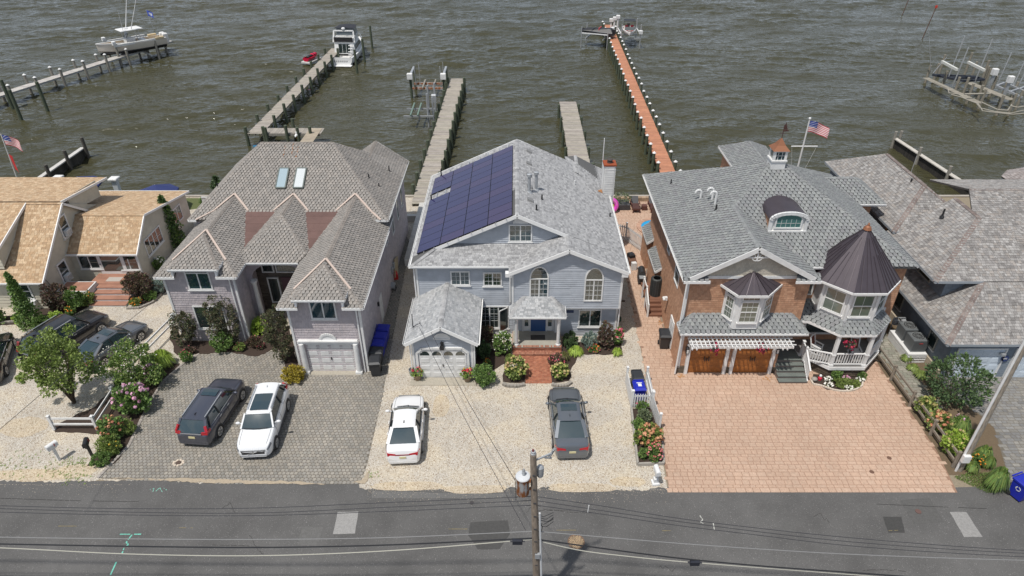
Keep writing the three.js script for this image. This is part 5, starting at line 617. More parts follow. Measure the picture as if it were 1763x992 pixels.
    const b=new G();b.box(-34.6,0.0,-43.3,-32.3,1.05,-41.9);const bm=b.build('porch_box',mWhite,H);walls(bm,[rectF(-34.6,-32.3,0,1,-41.9),rectR(-41.9,-43.3,0,1,-32.3)],siding([0.7,0.69,0.66],0.2),'box_siding');const t=new G();t.box(-34.5,1.05,-43.2,-32.4,1.07,-42.0);t.build('box_deck',mt,bm);const dm=new G();dm.box(-31.9,0.8,-44.3,-30.8,0.815,-43.7);dm.build('door_mat',M(0.4,0.36,0.32,0.95),H);}
  vent(m1,at(152,352,4.6),0.04,0.25);
}
// ================= piers, piles, boats =================
R=RNG(2024);
const DK=0.3;
function pier(name,label,A,B,w,o){// plank deck from A to B (x,z), piles along both sides
  const t=thing(name,label,'pier',[A[0],WATER,A[1]],'piers over the bay');
  const a=[A[0],DK,A[1]],b=[B[0],DK,B[1]],L=len(sub(b,a)),d=norm(sub(b,a)),s=[-d[2],0,d[0]];const g=new G(),pw=0.16,n=Math.floor(L / pw);
  for(let i=0;i<n;i++){const p=mix(a,b,(i+0.5)/ n),k=rr(0.82,1.14),e=w / 2+rr(-0.03,0.03);g.col(k,k*rr(0.97,1.02),k*rr(0.93,1.03));g.bar(add(add(p,mul(s,-e)),[0,rr(-0.006,0.006),0]),add(add(p,mul(s,e)),[0,rr(-0.006,0.006),0]),pw - 0.018,0.05);}
  g.col(1);stuff(g.build('deck_plank',o.deck||mDeckGrey,t));const q=new G();for(const k of[-1,0,1])q.bar(add(add(a,mul(s,k*(w / 2 - 0.1))),[0,-0.14,0]),add(add(b,mul(s,k*(w / 2 - 0.1))),[0,-0.14,0]),0.08,0.2);q.build('joist',o.joist||mPileGrey,t);
  for(const side of o.sides||[-1,1])for(let x=o.start??0.3;x<=L+0.01;x+=o.step){const h=(o.top??0.75)+rr(-0.12,0.12),p=add(add(a,mul(d,x+(side>0?o.off||0:0))),mul(s,side*(w / 2+o.r*0.9)));const g2=new G(),tl=[rr(-0.03,0.03),0,rr(-0.03,0.03)];g2.cyl([p[0],WATER - 1.6,p[2]],add([p[0],DK+h,p[2]],tl),o.r*1.05,o.r,9);const m=g2.build('piling',side>0&&o.pile2||o.pile||mPile,t);if(o.cap){const c=new G(),y=DK+h;c.cyl(add([p[0],y,p[2]],tl),add([p[0],y+0.05,p[2]],tl),o.r*1.25,o.r*1.25,9);c.cyl(add([p[0],y+0.05,p[2]],tl),add([p[0],y+0.22,p[2]],tl),o.r*1.2,0.02,9);c.build('pile_cap',mWhite,m);}if(o.brace&&R()<0.8){const c=new G();c.bar(add(p,[0,-0.35,0]),add(add(p,mul(s,-side*(w+0.2))),[0,-0.35,0]),0.07,0.16);c.build('cross_beam',o.joist||mPileGrey,t);}}
  return t;
}
pier('pier','salmon decked pier, longest of all, with white cone capped piles',[15.85,-60.6],[17.55,-135.5],1.65,{deck:mDeckOrange,step:2.75,r:0.17,cap:true,top:0.7,joist:M(0.3,0.14,0.09,0.9),brace:true,off:0.6});
pier('pier','short weathered grey pier between the solar roof and the salmon pier',[6.85,-60.6],[6.9,-89.0],2.25,{step:5.0,start:1.2,r:0.17,top:0.45});
pier('pier','grey plank pier running out past the boat lifts beside the solar roof house',[-9.1,-58.2],[-8.75,-99.8],2.0,{step:3.1,start:2.6,r:0.2,top:0.75});
{const t=pier('pier','grey L shaped pier that leads to the cabin cruiser',[-31.3,-77.0],[-30.55,-117.5],1.75,{step:4.1,start:0.2,r:0.2,top:0.85});const g=new G();for(let i=0;i<44;i++){const k=rr(0.82,1.12);g.col(k);g.box(-30.4+i*0.16,DK - 0.025,-78.9,-30.4+i*0.16+0.142,DK+0.025+rr(-0.005,0.005),-77.1);}for(let i=0;i<110;i++){const k=rr(0.85,1.15);g.col(k*1.05,k*0.98,k*0.86);g.box(-25.1,DK+0.03,-60.5 - i*0.165 - 0.148,-23.6,DK+0.075,-60.5 - i*0.165);}g.col(1);stuff(g.build('deck_plank',mDeckGrey,t));const f=new G();f.box(-30.4,DK - 0.3,-77.15,-23.4,DK - 0.04,-77.05);f.build('joist',mPileGrey,t);for(const[x,z]of[[-29.9,-77.0],[-27.4,-76.9],[-26.1,-77.0],[-24.6,-77.0],[-27.2,-79.1],[-25.3,-66],[-25.3,-71],[-23.4,-66],[-23.4,-71]]){const q=new G();q.cyl([x,WATER - 1.5,z],[x,DK+rr(0.6,1.2),z],0.2,0.19,9);q.build('piling',mPile,t);}}
pier('pier','white capped grey pier at the upper left beside the fishing boat',[-74,-84.5],[-61.4,-123],1.5,{step:4.2,start:0.6,r:0.2,cap:true,top:1.1,pile:mPileGrey,joist:mGalv,deck:M(0.56,0.53,0.5,0.8,{map:tWood})});
{const t=thing('groyne','low timber groyne with dark posts at the left shore','groyne',[-50,WATER,-67],'low timber groynes');const g=new G();for(let z=-60.5;z>-73.4;z -=0.28){const k=rr(0.7,1.2);g.col(k);g.box(-50.2,-3,z - 0.26,-50.05,-0.12,z);}g.col(1);g.build('plank_wall',M(0.09,0.085,0.07,0.95,{map:tBark}),t);const c=new G();c.box(-50.3,-0.12,-73.5,-49.8,0.0,-60.5);c.build('cap_board',M(0.62,0.60,0.57,0.8,{map:tWood}),t);for(let i=0;i<4;i++){const q=new G(),z=-73.3+i*3.6;q.cyl([-49.65,-3,z],[-49.65,1.25 - i*0.14,z],0.2,0.19,9);q.build('piling',M(0.11,0.105,0.095,0.95,{map:tBark}),t);}}
{const t=thing('groyne','low timber groyne with a pale cap reaching out behind the shake house','groyne',[45.5,WATER,-69],'low timber groynes');const a=[46.6,0,-60.5],b=[45.2,0,-76.6];const g=new G();for(let i=0;i<54;i++){const k=rr(0.7,1.2),p=mix(a,b,i / 54),q=mix(a,b,(i+0.93)/ 54);g.col(k);g.bar([p[0],-1.6,p[2]],[q[0],-1.6,q[2]],0.16,2.9);}g.col(1);g.build('plank_wall',M(0.05,0.045,0.04,0.95,{map:tBark}),t);const c=new G();c.bar([a[0],-0.09,a[2]],[b[0],-0.09,b[2]],0.5,0.1);c.build('cap_board',M(0.60,0.56,0.5,0.8,{map:tWood}),t);for(const k of[0.03,0.35,0.68,0.99,1.0]){const p=mix(a,b,k),q=new G(),dx=k===1?0.85:0.1;q.cyl([p[0]- 0.3+dx,-3,p[2]],[p[0]- 0.3+dx,0.8,p[2]],0.19,0.18,9);q.build('piling',mPileGrey,t);}}
function pile(label,x,z,h,r=0.2,mat=mPile){const g=new G();g.cyl([x,WATER - 2,z],[x,h,z],r,r*0.95,10);solo('mooring_pile',label,'mooring pile',[x,WATER,z],g,mat);}
{const p=at(641,83,WATER);pile('lone green mooring pile standing in open water right of the cabin cruiser',p[0],p[2],2.6);const q=at(615,125,WATER);pile('mooring pile at the stern corner of the cabin cruiser, near the camera',q[0],q[2],2.3);const s=at(628,107,WATER);pile('mooring pile at the right side of the cabin cruiser',s[0],s[2],2.5);const l=at(82,191,WATER);pile('green mooring pile off the white capped pier, right of a pair',l[0],l[2],2.7,0.24);const m=at(38,209,WATER);pile('green mooring pile, front one of a pair beside the white capped pier',m[0],m[2],2.9,0.24);const n=at(22,187,WATER);pile('green mooring pile, rear one of a pair beside the white capped pier',n[0],n[2],2.7,0.24);const k=at(140,258,WATER);}
// boats: hull lofted over stations from bow (-z) to stern (+z), local frame
function hull(g,L,W,H,o={}){const N=16,rows=[];for(let i=0;i<=N;i++){const t=i / N,z=-L / 2+L*t,f=Math.min(1,Math.pow(Math.sin(Math.min(1,t /(o.full||0.62))*Math.PI / 2),0.75)),hw=Math.max(0.02,W / 2*f*(1 - 0.10*Math.max(0,t - 0.7)/ 0.3)),sheer=H*(1+(o.sheer??0.25)*Math.pow(1 - t,2)),keel=0.55*H*Math.pow(1 - t,3);rows.push([[-hw*0.92,sheer,z],[-hw,sheer - 0.08,z],[-hw*0.96,sheer*0.62+keel*0.3,z],[-hw*0.78,H*0.28+keel*0.7,z],[0,keel,z],[hw*0.78,H*0.28+keel*0.7,z],[hw*0.96,sheer*0.62+keel*0.3,z],[hw,sheer - 0.08,z],[hw*0.92,sheer,z]]);}g.grid(rows);g.poly(rows[N]);return rows;}
{// centre console on a lift
  const p=at(228,82,1.0),B=local('fishing_boat','white fishing boat with T top and tall outrigger poles hoisted beside the left pier','boat',[p[0],0.25,p[2]],2.4);B.scale.setScalar(1.15);const h=new G(),rows=hull(h,9.2,2.9,1.5,{sheer:0.3});h.build('hull',M(0.66,0.60,0.52,0.3),B,0.7);const bt=new G();hull(bt.col(0.5),8.9,2.6,0.62,{sheer:0});bt.build('hull_bottom',M(0.03,0.03,0.035,0.5),B,0.7);
  const d=new G();for(let i=1;i<rows.length - 1;i++){const a=rows[i],b=rows[i+1],f=(q,k)=>[q[k][0]*0.84,0.95,q[k][2]];d.quad(f(a,0),f(a,8),f(b,8),f(b,0));}d.build('cockpit_floor',M(0.62,0.49,0.30,0.7),B);const gw=new G();for(let i=0;i<rows.length - 1;i++)for(const k of[0,8])gw.bar(rows[i][k],rows[i+1][k],0.22,0.06);gw.build('gunwale',mWhite,B);
  const c=new G();c.cbox([0,0.95,-0.1],1.1,1.15,1.2,0,0.12);c.cbox([0,0.95,1.6],1.3,0.75,0.7,0,0.1);c.cbox([0,0.95,-1.5],0.9,0.5,0.8,0,0.08);c.build('console',mWhite,B);const w=new G();w.hexa([[-0.5,2.1,-0.65],[0.5,2.1,-0.65],[0.5,2.1,-0.55],[-0.5,2.1,-0.55]].reverse(),[[-0.5,2.75,-0.3],[0.5,2.75,-0.3],[0.5,2.75,-0.2],[-0.5,2.75,-0.2]].reverse());w.build('windscreen',mGlass,B);const f=new G();for(const sx of[-0.62,0.62])for(const z of[-0.7,1.3])f.cyl([sx,0.95,z],[sx*0.95,3.15,z*0.9],0.045,0.045,8);f.build('t_top_frame',mAlu,B);const t=new G();t.cbox([0,3.15,0.25],2.2,0.12,3.0,0,0.05);t.cbox([0,3.27,-0.2],0.5,0.16,0.5,0,0.05);t.build('t_top',mWhite,B);for(const sx of[-1,1]){const q=new G();q.cyl([sx*0.9,3.2,0.2],[sx*1.9,8.6,2.4],0.06,0.03,6);q.build('outrigger',mWhite,B);}const an=new G();an.cyl([-1.0,3.2,-0.9],[-1.4,6.0,-0.9],0.035,0.02,6);an.build('antenna',mWhite,B);for(const x of[-0.45,0.45]){const q=new G();q.cbox([x,0.7,4.75],0.5,1.3,0.7,0,0.15);q.build('outboard_motor',M(0.7,0.69,0.67,0.35),B);}const st=new G();for(const x of[-1.3,1.3]){st.cbox([x,1.5,3.6],0.3,0.3,1.2,0,0.06);}st.build('bench',M(0.62,0.49,0.3,0.7),B);}
{const p=at(228,86,0.5),t=local('boat_lift','white beamed boat lift holding the fishing boat at the left pier','boat lift',[p[0],0,p[2]],2.4);for(const x of[-2.1,2.1]){const g=new G();g.bar([x,2.0,-3.3],[x,2.0,3.3],0.28,0.34);g.build('lift_beam',M(0.66,0.66,0.64,0.5),t);for(const z of[-3.1,3.1]){const q=new G();q.cyl([x,-3.2,z],[x,1.85,z],0.2,0.19,9);q.build('piling',mPileGrey,t);}const m=new G();m.cbox([x,2.17,-3.2],0.55,0.6,0.5,0,0.08);m.build('lift_motor',mWhite,t);}const c=new G();for(const z of[-1.8,1.8])c.bar([-2.1,-0.2,z],[2.1,-0.2,z],0.2,0.3);c.build('lift_cradle',mAlu,t);}
{// cabin cruiser, stern to camera
  const p=at(598,107,WATER),B=local('cabin_cruiser','white cabin cruiser with black canvas flybridge moored stern first at the L shaped pier','boat',[p[0],WATER - 0.25,p[2]- 3.4],-0.06);const L=12.5,h=new G(),rows=hull(h,L,4.3,1.75,{sheer:0.3,full:0.7});h.build('hull',M(0.78,0.78,0.77,0.2),B,0.7);const d=new G();for(let i=0;i<rows.length - 1;i++){const f=(q,k)=>[q[k][0]*0.98,q[k][1]- 0.06 -(i>10?0.5:0),q[k][2]];d.quad(f(rows[i],0),f(rows[i],8),f(rows[i+1],8),f(rows[i+1],0));}d.build('deck',M(0.72,0.71,0.69,0.4),B);const q=new G();q.cbox([0,0.45,L / 2+0.35],3.7,0.12,0.9,0,0.03);q.build('swim_platform',mWhite,B);const cab=new G();cab.hexa([[-1.75,1.6,3.4],[1.75,1.6,3.4],[1.35,1.6,-3.2],[-1.35,1.6,-3.2]],[[-1.6,3.35,3.2],[1.6,3.35,3.2],[1.25,3.25,-1.2],[-1.25,3.25,-1.2]]);cab.hexa([[-1.35,1.7,-3.1],[1.35,1.7,-3.1],[0.5,1.8,-5.0],[-0.5,1.8,-5.0]],[[-1.2,2.35,-2.7],[1.2,2.35,-2.7],[0.4,2.1,-4.7],[-0.4,2.1,-4.7]]);const cm=cab.build('cabin',M(0.78,0.78,0.77,0.25),B);for(const x of[-0.95,-0.3,0.35]){const g=new G();g.hexa([[x,1.75,3.42],[x+0.58,1.75,3.42],[x+0.58,1.75,3.36],[x,1.75,3.36]],[[x,3.15,3.27],[x+0.58,3.15,3.27],[x+0.58,3.15,3.2],[x,3.15,3.2]]);g.build('saloon_pane',mGlass,cm);}for(const s of[-1,1]){const g=new G();g.hexa([[s*1.72,2.2,2.6],[s*1.45,2.3,-1.8],[s*1.4,2.3,-1.8],[s*1.6,2.2,2.6]],[[s*1.66,2.95,2.5],[s*1.36,2.9,-1.3],[s*1.3,2.9,-1.3],[s*1.5,2.95,2.5]]);g.build('side_pane',mGlass,cm);}const fb=new G();fb.hexa([[-1.6,3.36,3.3],[1.6,3.36,3.3],[1.2,3.3,-0.9],[-1.2,3.3,-0.9]],[[-1.7,4.15,3.3],[1.7,4.15,3.3],[1.3,4.2,-1.3],[-1.3,4.2,-1.3]]);fb.build('flybridge',mWhite,B);const cv=new G();cv.box(-1.55,3.5,3.32,1.55,4.25,3.38);cv.build('flybridge_dodger',mBlack,B);const cl=new G();cl.hexa([[-1.55,4.2,1.7],[1.55,4.2,1.7],[1.2,4.2,-1.2],[-1.2,4.2,-1.2]],[[-1.5,5.3,1.5],[1.5,5.3,1.5],[1.15,5.3,-0.9],[-1.15,5.3,-0.9]]);cl.build('clear_curtain',P(0.12,0.14,0.15,0.1,{ior:1.5}),B);const rows2=[];for(let i=0;i<=6;i++){const z=2.0 - i*0.5;rows2.push([-1.7,-1.2,0,1.2,1.7].map((x)=>[x*(1 - i*0.03),5.38+0.16*Math.cos(x / 1.7*1.4)-(i===0||i===6?0.08:0),z]));}const bt=new G();bt.grid(rows2);bt.build('bimini_top',M(0.022,0.024,0.032,0.85),B);const ar=new G();for(const s of[-1,1]){ar.bar([s*1.75,3.4,3.2],[s*1.6,5.1,2.6],0.22,0.16);}ar.bar([-1.6,5.1,2.6],[1.6,5.1,2.6],0.3,0.16);ar.ball([0,5.45,2.6],0.32,0.2,0.32);ar.build('radar_arch',mWhite,B);const rl=new G();for(let i=0;i<11;i++)for(const k of[0,8]){const a=add(rows[i][k],[0,0.55,0]),b=add(rows[i+1][k],[0,0.55,0]);rl.cyl(a,b,0.03,0.03,5);rl.cyl(rows[i][k],a,0.025,0.025,5);}rl.build('bow_rail',mSteel,B);const nm=new G(),zt=L / 2+0.012;nm.col(0.3);for(let i=0;i<7;i++){const x=-1.1+i*0.34,y=1.1;nm.bar([x,y - 0.13,zt],[x+0.12,y+0.15,zt],0.05,0.01,[0,0,1]);nm.bar([x+0.12,y+0.15,zt],[x+0.2,y - 0.1,zt],0.05,0.01,[0,0,1]);}nm.build('stern_name',M(0.25,0.26,0.28,0.5),B);const steps=new G();for(let i=0;i<4;i++)steps.cbox([1.15,1.6+i*0.45,4.2 - i*0.22],0.7,0.08,0.3);steps.build('ladder_steps',mWhite,B);}
{const p=at(536,99,-0.4),B=local('jet_ski','small red jet ski on a float left of the L shaped pier','jet ski',[p[0],-0.75,p[2]],-0.35);const h=new G();hull(h,3.2,1.25,0.62,{full:0.5,sheer:0.35});h.build('hull',M(0.52,0.012,0.05,0.25),B,0.7);const d=new G();d.cbox([0,0.55,0.35],0.5,0.28,1.4,0,0.1);d.build('seat',mBlack,B);const c=new G();c.cbox([0,0.55,-0.7],0.7,0.42,1.0,0,0.16);c.build('cowl',M(0.56,0.015,0.06,0.25),B);const b=new G();b.bar([-0.4,1.05,-0.35],[0.4,1.05,-0.35],0.06,0.06);b.bar([0,0.85,-0.5],[0,1.05,-0.35],0.1,0.1);b.build('handlebar',mDark,B);const f=new G();f.cbox([0,-0.25,0.1],1.7,0.3,3.4,0,0.06);f.build('float',M(0.5,0.5,0.48,0.6),B);}
// lifts on the middle pier
{const t=thing('boat_lift','empty boat lift with rusty cradle and white motor boxes near the grey pier end','boat lift',[-12.4,WATER,-97.5]);const X=[-15.0,-10.3],Z=[-95.4,-99.6];for(const x of X){const g=new G();g.bar([x,1.95,Z[0]+0.2],[x,1.95,Z[1]- 0.2],0.3,0.3);g.build('lift_beam',mGalv,t);const m=new G();m.cbox([x,1.6,Z[0]+0.35],0.75,0.8,0.55,0,0.06);m.build('lift_motor',mWhite,t);for(const z of Z){const q=new G();q.cyl([x,-3,z],[x,1.8,z],0.2,0.19,9);q.build('piling',mPile,t);}}const mr=M(1,1,1,0.8,{map:tRust});for(const z of[-96.4,-98.6]){const g=new G();g.bar([X[0],-0.1,z],[X[1],-0.1,z],0.16,0.3);g.build('lift_cradle',mr,t);}for(const x of[-13.4,-11.9]){const g=new G();g.bar([x,0.15,-95.6],[x,0.25,-99.4],0.2,0.16);g.build('lift_bunk',mPileGrey,t);}for(const[x,z]of[[-14.4,-96.4],[-14.1,-98.6],[-10.8,-96.4],[-10.6,-98.6]]){const g=new G();g.cyl([x,-0.1,z],[x - 0.05,3.0,z],0.055,0.055,8);g.build('guide_post',mAlu,t);}}
{const t=thing('boat_lift','small grey swing lift with two green bunks at mid pier','boat lift',[-11.2,WATER,-85]);for(const z of[-83.5,-86.4]){const g=new G();g.bar([-14.4,0.2,z],[-10.6,0.2,z],0.14,0.2);g.build('lift_arm',mGalv,t);}for(const x of[-13.4,-12.5]){const g=new G();g.bar([x,0.55,-82.8],[x,0.75,-87.0],0.18,0.2);g.build('lift_bunk',M(0.14,0.2,0.17,0.8),t);}for(const[x,z,h]of[[-11.3,-83.8,3.0],[-10.7,-84.4,2.4],[-10.6,-86.4,3.6],[-11.5,-86.6,3.2]]){const g=new G();g.cyl([x,-3,z],[x,h,z],0.13,0.12,8);g.build('mast_post',mGalv,t);}const m=new G();m.cbox([-10.6,1.6,-85.2],0.6,0.9,0.5,0,0.06);m.build('lift_motor',mGalv,t);}
// two small boats lifted at the end of the salmon pier
{const mk=(label,p,turn,hullC,inC,top)=>{const B=local('motor_boat',label,'boat',p,turn),h=new G(),rows=hull(h,6,2.3,0.95,{sheer:0.2});h.build('hull',M(...hullC,0.3),B,0.7);const d=new G();for(let i=2;i<rows.length - 1;i++){const f=(q,k)=>[q[k][0]*0.82,0.72,q[k][2]];d.quad(f(rows[i],0),f(rows[i],8),f(rows[i+1],8),f(rows[i+1],0));}d.build('cockpit_floor',M(...inC,0.7),B);const w=new G();w.hexa([[-0.9,0.95,-0.9],[0.9,0.95,-0.9],[0.9,0.95,-0.85],[-0.9,0.95,-0.85]],[[-0.8,1.45,-0.5],[0.8,1.45,-0.5],[0.8,1.45,-0.45],[-0.8,1.45,-0.45]]);w.build('windscreen',mGlass,B);for(const x of[-0.5,0.5]){const s=new G();s.cbox([x,0.72,0.2],0.55,0.5,0.55,0,0.08);s.cbox([x,1.1,0.5],0.55,0.5,0.15,0,0.05);s.build('seat',M(0.5,0.06,0.07,0.6),B);}const o=new G();o.cbox([0,0.5,3.1],0.45,1.0,0.5,0,0.12);o.build('outboard_motor',mBlack,B);const t=new G();if(top){t.cbox([0,2.35,0.6],2.0,0.1,1.7,0,0.04);for(const x of[-0.95,0.95])t.cyl([x,1,0.4],[x,2.35,0.6],0.03,0.03,6);t.build('canopy',mBlack,B);}else{t.hexa([[-1.0,0.95,3],[1.0,0.95,3],[0.9,0.95,-2.6],[-0.9,0.95,-2.6]],[[-0.5,1.5,2.5],[0.5,1.5,2.5],[0.3,1.3,-1.8],[-0.3,1.3,-1.8]]);t.build('boat_cover',mBlack,B);}return B;};
  const a=at(1028,57,1.0),b=at(1083,56,1.0);mk('small boat under a black cover on the lift left of the salmon pier end',[a[0],0.5,a[2]],1.2,[0.06,0.06,0.07],[0.1,0.1,0.1],false);mk('small white boat with red seats on the lift right of the salmon pier end',[b[0],0.6,b[2]],3.05,[0.74,0.72,0.7],[0.6,0.5,0.45],true);
  const lift=(label,p,turn,n)=>{const t=local('boat_lift',label,'boat lift',[p[0],0,p[2]],turn);for(const x of[-1.7,1.7])for(const z of[-2.4,2.4]){const q=new G();q.cyl([x,-3,z],[x,n,z],0.1,0.1,8);q.build('guide_post',mAlu,t);}for(const z of[-1.6,1.6]){const q=new G();q.bar([-1.8,0.3,z],[1.8,0.3,z],0.16,0.24);q.build('lift_cradle',mAlu,t);}for(const x of[-1.7,1.7]){const q=new G();q.bar([x,1.2,-2.4],[x,1.2,2.4],0.14,0.16);q.build('lift_beam',mWhite,t);}const m=new G();m.cbox([1.7,1.3,2.4],0.6,0.6,0.6,0,0.08);m.build('lift_motor',mWhite,t);};lift('slanted aluminium lift under the covered boat left of the pier end',[a[0],0,a[2]],1.2,2.2);lift('aluminium lift under the red seated boat right of the pier end',[b[0],0,b[2]],0,2.9);
  const s=at(1052,52,0.3),bx=new G();for(let i=0;i<3;i++){bx.cbox([s[0]+0.2+i*0.5,1.4+i*0.45,s[2]- 2+i*0.8],0.7,0.6,0.5,0,0.1);bx.cyl([s[0]+0.2+i*0.5,-3,s[2]- 2+i*0.8],[s[0]+0.2+i*0.5,1.5+i*0.4,s[2]- 2+i*0.8],0.16,0.16,8);}solo('lift_control_post','white control boxes on posts at the tip of the salmon pier','control box',[s[0],0,s[2]],bx,mWhite);}
// lift docks at the far right
{const t=thing('boat_dock','pale weathered dock frame with lift masts and looped hoses at the right edge','dock',at(1690,165,WATER));const W_=(u,v,h)=>at(u,v,h);const plank=(a,b,w,n)=>{const g=new G(),m=Math.round(len(sub(b,a))/ 0.17),d=norm(sub(b,a)),s=[-d[2],0,d[0]];for(let i=0;i<m;i++){const p=mix(a,b,(i+0.5)/ m),k=rr(0.8,1.15);g.col(k);g.bar(add(p,mul(s,-w / 2)),add(p,mul(s,w / 2)),0.14,0.05);}g.col(1);stuff(g.build('deck_plank',M(0.36,0.33,0.27,0.85,{map:tWood}),t));};
  const A=W_(1594,134,0.2),B2=W_(1688,178,0.2),C=W_(1668,142,0.2),D=W_(1742,172,0.2);plank(A,B2,1.0);plank(C,D,1.2);const pt=M(0.33,0.31,0.26,0.9,{map:tBark});
  for(const[u,v,h]of[[1593,142,1.6],[1608,137,1.5],[1621,152,1.6],[1642,163,1.6],[1657,165,1.7],[1664,178,1.8],[1681,178,1.6],[1685,188,1.8],[1715,199,1.8],[1735,199,2],[1748,190,1.8],[1722,173,1.8],[1704,165,1.9],[1690,148,2],[1695,148,1.6],[1615,132,2.4],[1661,128,2.4],[1672,135,1.6],[1686,150,3],[1741,172,1.6]]){const p=W_(u,v,WATER),g=new G();g.cyl([p[0],-3,p[2]],[p[0],h - 0.3,p[2]],0.2,0.18,9);g.build('piling',pt,t);}
  for(const[u,v,h]of[[1634,130,6],[1644,138,5],[1680,136,6],[1718,142,4.5],[1742,152,4],[1752,150,3.6]]){const p=W_(u,v,0.3),g=new G();g.cyl([p[0],-0.6,p[2]],[p[0]+0.3,h,p[2]],0.09,0.08,8);g.build('guide_post',mAlu,t);}{const p=W_(1603,126,0.3),g=new G();g.cyl(p,add(p,[-2.6,6.5,0]),0.06,0.03,6);g.cyl(add(p,[0.3,0,0]),add(p,[1.6,2.4,0]),0.05,0.03,6);g.build('fishing_rod',mAlu,t);}
  for(const[a,b]of[[[1622,106,2.4],[1648,120,2.4]],[[1667,107,2.4],[1695,121,2.4]]]){const g=new G();g.bar(W_(...a),W_(...b),0.3,0.34);g.build('lift_beam',M(0.6,0.6,0.56,0.6),t);}{const c=W_(1652,134,0.1),g=new G();for(const[x,z,x1,z1]of[[-3.2,-1.6,2.6,-0.6],[-3.2,-1.6,-0.2,1.6],[2.6,-0.6,3.2,0.9],[-0.2,1.6,3.2,0.9],[-1.6,0,2.9,0]])g.bar(add(c,[x,0,z]),add(c,[x1,0,z1]),0.22,0.3);g.build('lift_cradle',M(0.03,0.035,0.05,0.6),t);}for(const[u,v]of[[1713,124],[1740,137]]){const p=W_(u,v,2.2),g=new G();g.cbox(add(p,[0,-0.4,0]),0.7,0.9,0.6,0,0.08);g.build('lift_motor',mWhite,t);const q=new G();q.bar([p[0],-2,p[2]],add(p,[0,-0.4,0]),0.3,0.3,[0,0,1]);q.build('lift_post',mGalv,t);}
{const g=new G(),hs=[[1610,142],[1632,152],[1634,160],[1650,162],[1666,172],[1680,176],[1688,186],[1712,192],[1740,195],[1763,190]];g.path(hs.map(([u,v])=>W_(u,v,0.45)),0.07,6);g.path(hs.slice(2).map(([u,v],i)=>W_(u+4,v+3+2*Math.sin(i*2),0.5)),0.07,6);g.path([[1690,176],[1718,189],[1735,190],[1742,180]].map(([u,v])=>W_(u,v,0.6)),0.08,6);g.path([[1661,162],[1705,161]].map(([u,v])=>W_(u,v,0.9)),0.12,6);g.path([[1740,182],[1752,185],[1763,183]].map(([u,v])=>W_(u,v,0.8)),0.08,6);g.build('hose',M(0.30,0.28,0.235,0.7),t);}
  const q=thing('boat_lift','grey boat lift cut off by the right edge of the view','boat lift',at(1755,160,WATER));for(const[a,b]of[[[1716,148,0.6],[1760,168,0.6]],[[1730,143,0.6],[1775,162,0.6]],[[1716,148,0.6],[1730,143,0.6]],[[1740,158,0.6],[1765,150,0.6]]]){const g=new G();g.bar(W_(...a),W_(...b),0.24,0.26);g.build('lift_frame',mGalv,q);}}
for(const[u,v,h,top,l]of[[1586,65,4.2,true,'thin channel stake with a red tip standing in open water'],[1551,26,4.6,false,'thin bare channel stake near the top edge of the water']]){const p=at(u,v,WATER),t=thing('channel_stake',l,'channel stake',p),g=new G();g.cyl([p[0],-4,p[2]],[p[0]+1.0,h,p[2]],0.09,0.07,6);g.build('stake',M(0.12,0.07,0.05,0.9),t);if(top){const q=new G();q.cbox([p[0]+1.0,h - 0.2,p[2]],0.4,0.5,0.1);q.build('marker_board',M(0.55,0.05,0.03,0.7),t);}}
{const p=at(511,240,DK),B=thing('gull','white seabird standing on the end of the L shaped pier walkway','bird',[p[0],DK+0.08,p[2]]);const g=new G();g.ball([p[0],DK+0.48,p[2]],0.17,0.15,0.3,8,6);g.ball([p[0],DK+0.78,p[2]- 0.16],0.09,0.1,0.11,8,6);g.cyl([p[0],DK+0.55,p[2]- 0.12],[p[0],DK+0.76,p[2]- 0.15],0.1,0.07,8);g.cyl([p[0],DK+0.48,p[2]+0.2],[p[0],DK+0.44,p[2]+0.5],0.1,0.01,6);g.build('body',M(0.72,0.72,0.7,0.8),B,1);const b=new G();b.cyl([p[0],DK+0.77,p[2]- 0.25],[p[0],DK+0.75,p[2]- 0.4],0.03,0.005,6);b.build('beak',M(0.6,0.3,0.05,0.6),B);for(const x of[-0.06,0.06]){const l=new G();l.cyl([p[0]+x,DK+0.08,p[2]],[p[0]+x,DK+0.36,p[2]],0.015,0.015,5);l.build('leg',M(0.6,0.3,0.05,0.6),B);}}
{const p=at(489,243,DK),g=new G();hull(g,4.2,0.9,0.4,{full:0.5,sheer:0.1});const B=local('kayak','pale blue kayak lying on the shore end of the L shaped pier','kayak',[-27.5,DK+0.2,p[2]+3],1.57);g.build('hull',M(0.10,0.36,0.58,0.4),B,0.7);const d=new G();d.lathe([0,0.36,0.2],[[0.34,0],[0.36,0.06],[0.26,0.05]],12);d.build('cockpit_rim',mBlack,B);}
// ---------- flags ----------
function flag(parent,o,w,h,wind,kind){// cloth with stripes and canton sewn from flat coloured cells, waving
  const g=new G(),nx=26,ny=26,f=(i,j)=>{const s=i / nx,t=j / ny,wv=0.12*w*s*Math.sin(s*7+t*1.5);return add(o,[wind[0]*w*s,-h*t - 0.32*w*s*s+0.5*wv,wind[2]*w*s+wv]);};
  for(let i=0;i<nx;i++)for(let j=0;j<ny;j++){let c;if(kind==='us'){const st=Math.floor(j / 2)% 2===0;c=i<nx*0.4&&j<14?((i+j)% 3===0&&(i - j)% 2===0?[0.6,0.6,0.65]:[0.035,0.06,0.26]):st?[0.50,0.03,0.06]:[0.72,0.70,0.68];}else if(kind==='red')c=[0.62,0.05,0.05];else c=((i - 13)/ 7)**2+((j - 13)/ 7)**2<1?[0.6,0.62,0.7]:[0.05,0.09,0.42];g.col(c);g.quad(f(i,j+1),f(i+1,j+1),f(i+1,j),f(i,j));}
  g.col(1);return g.build('flag',M(1,1,1,0.8),parent,1.2);
}
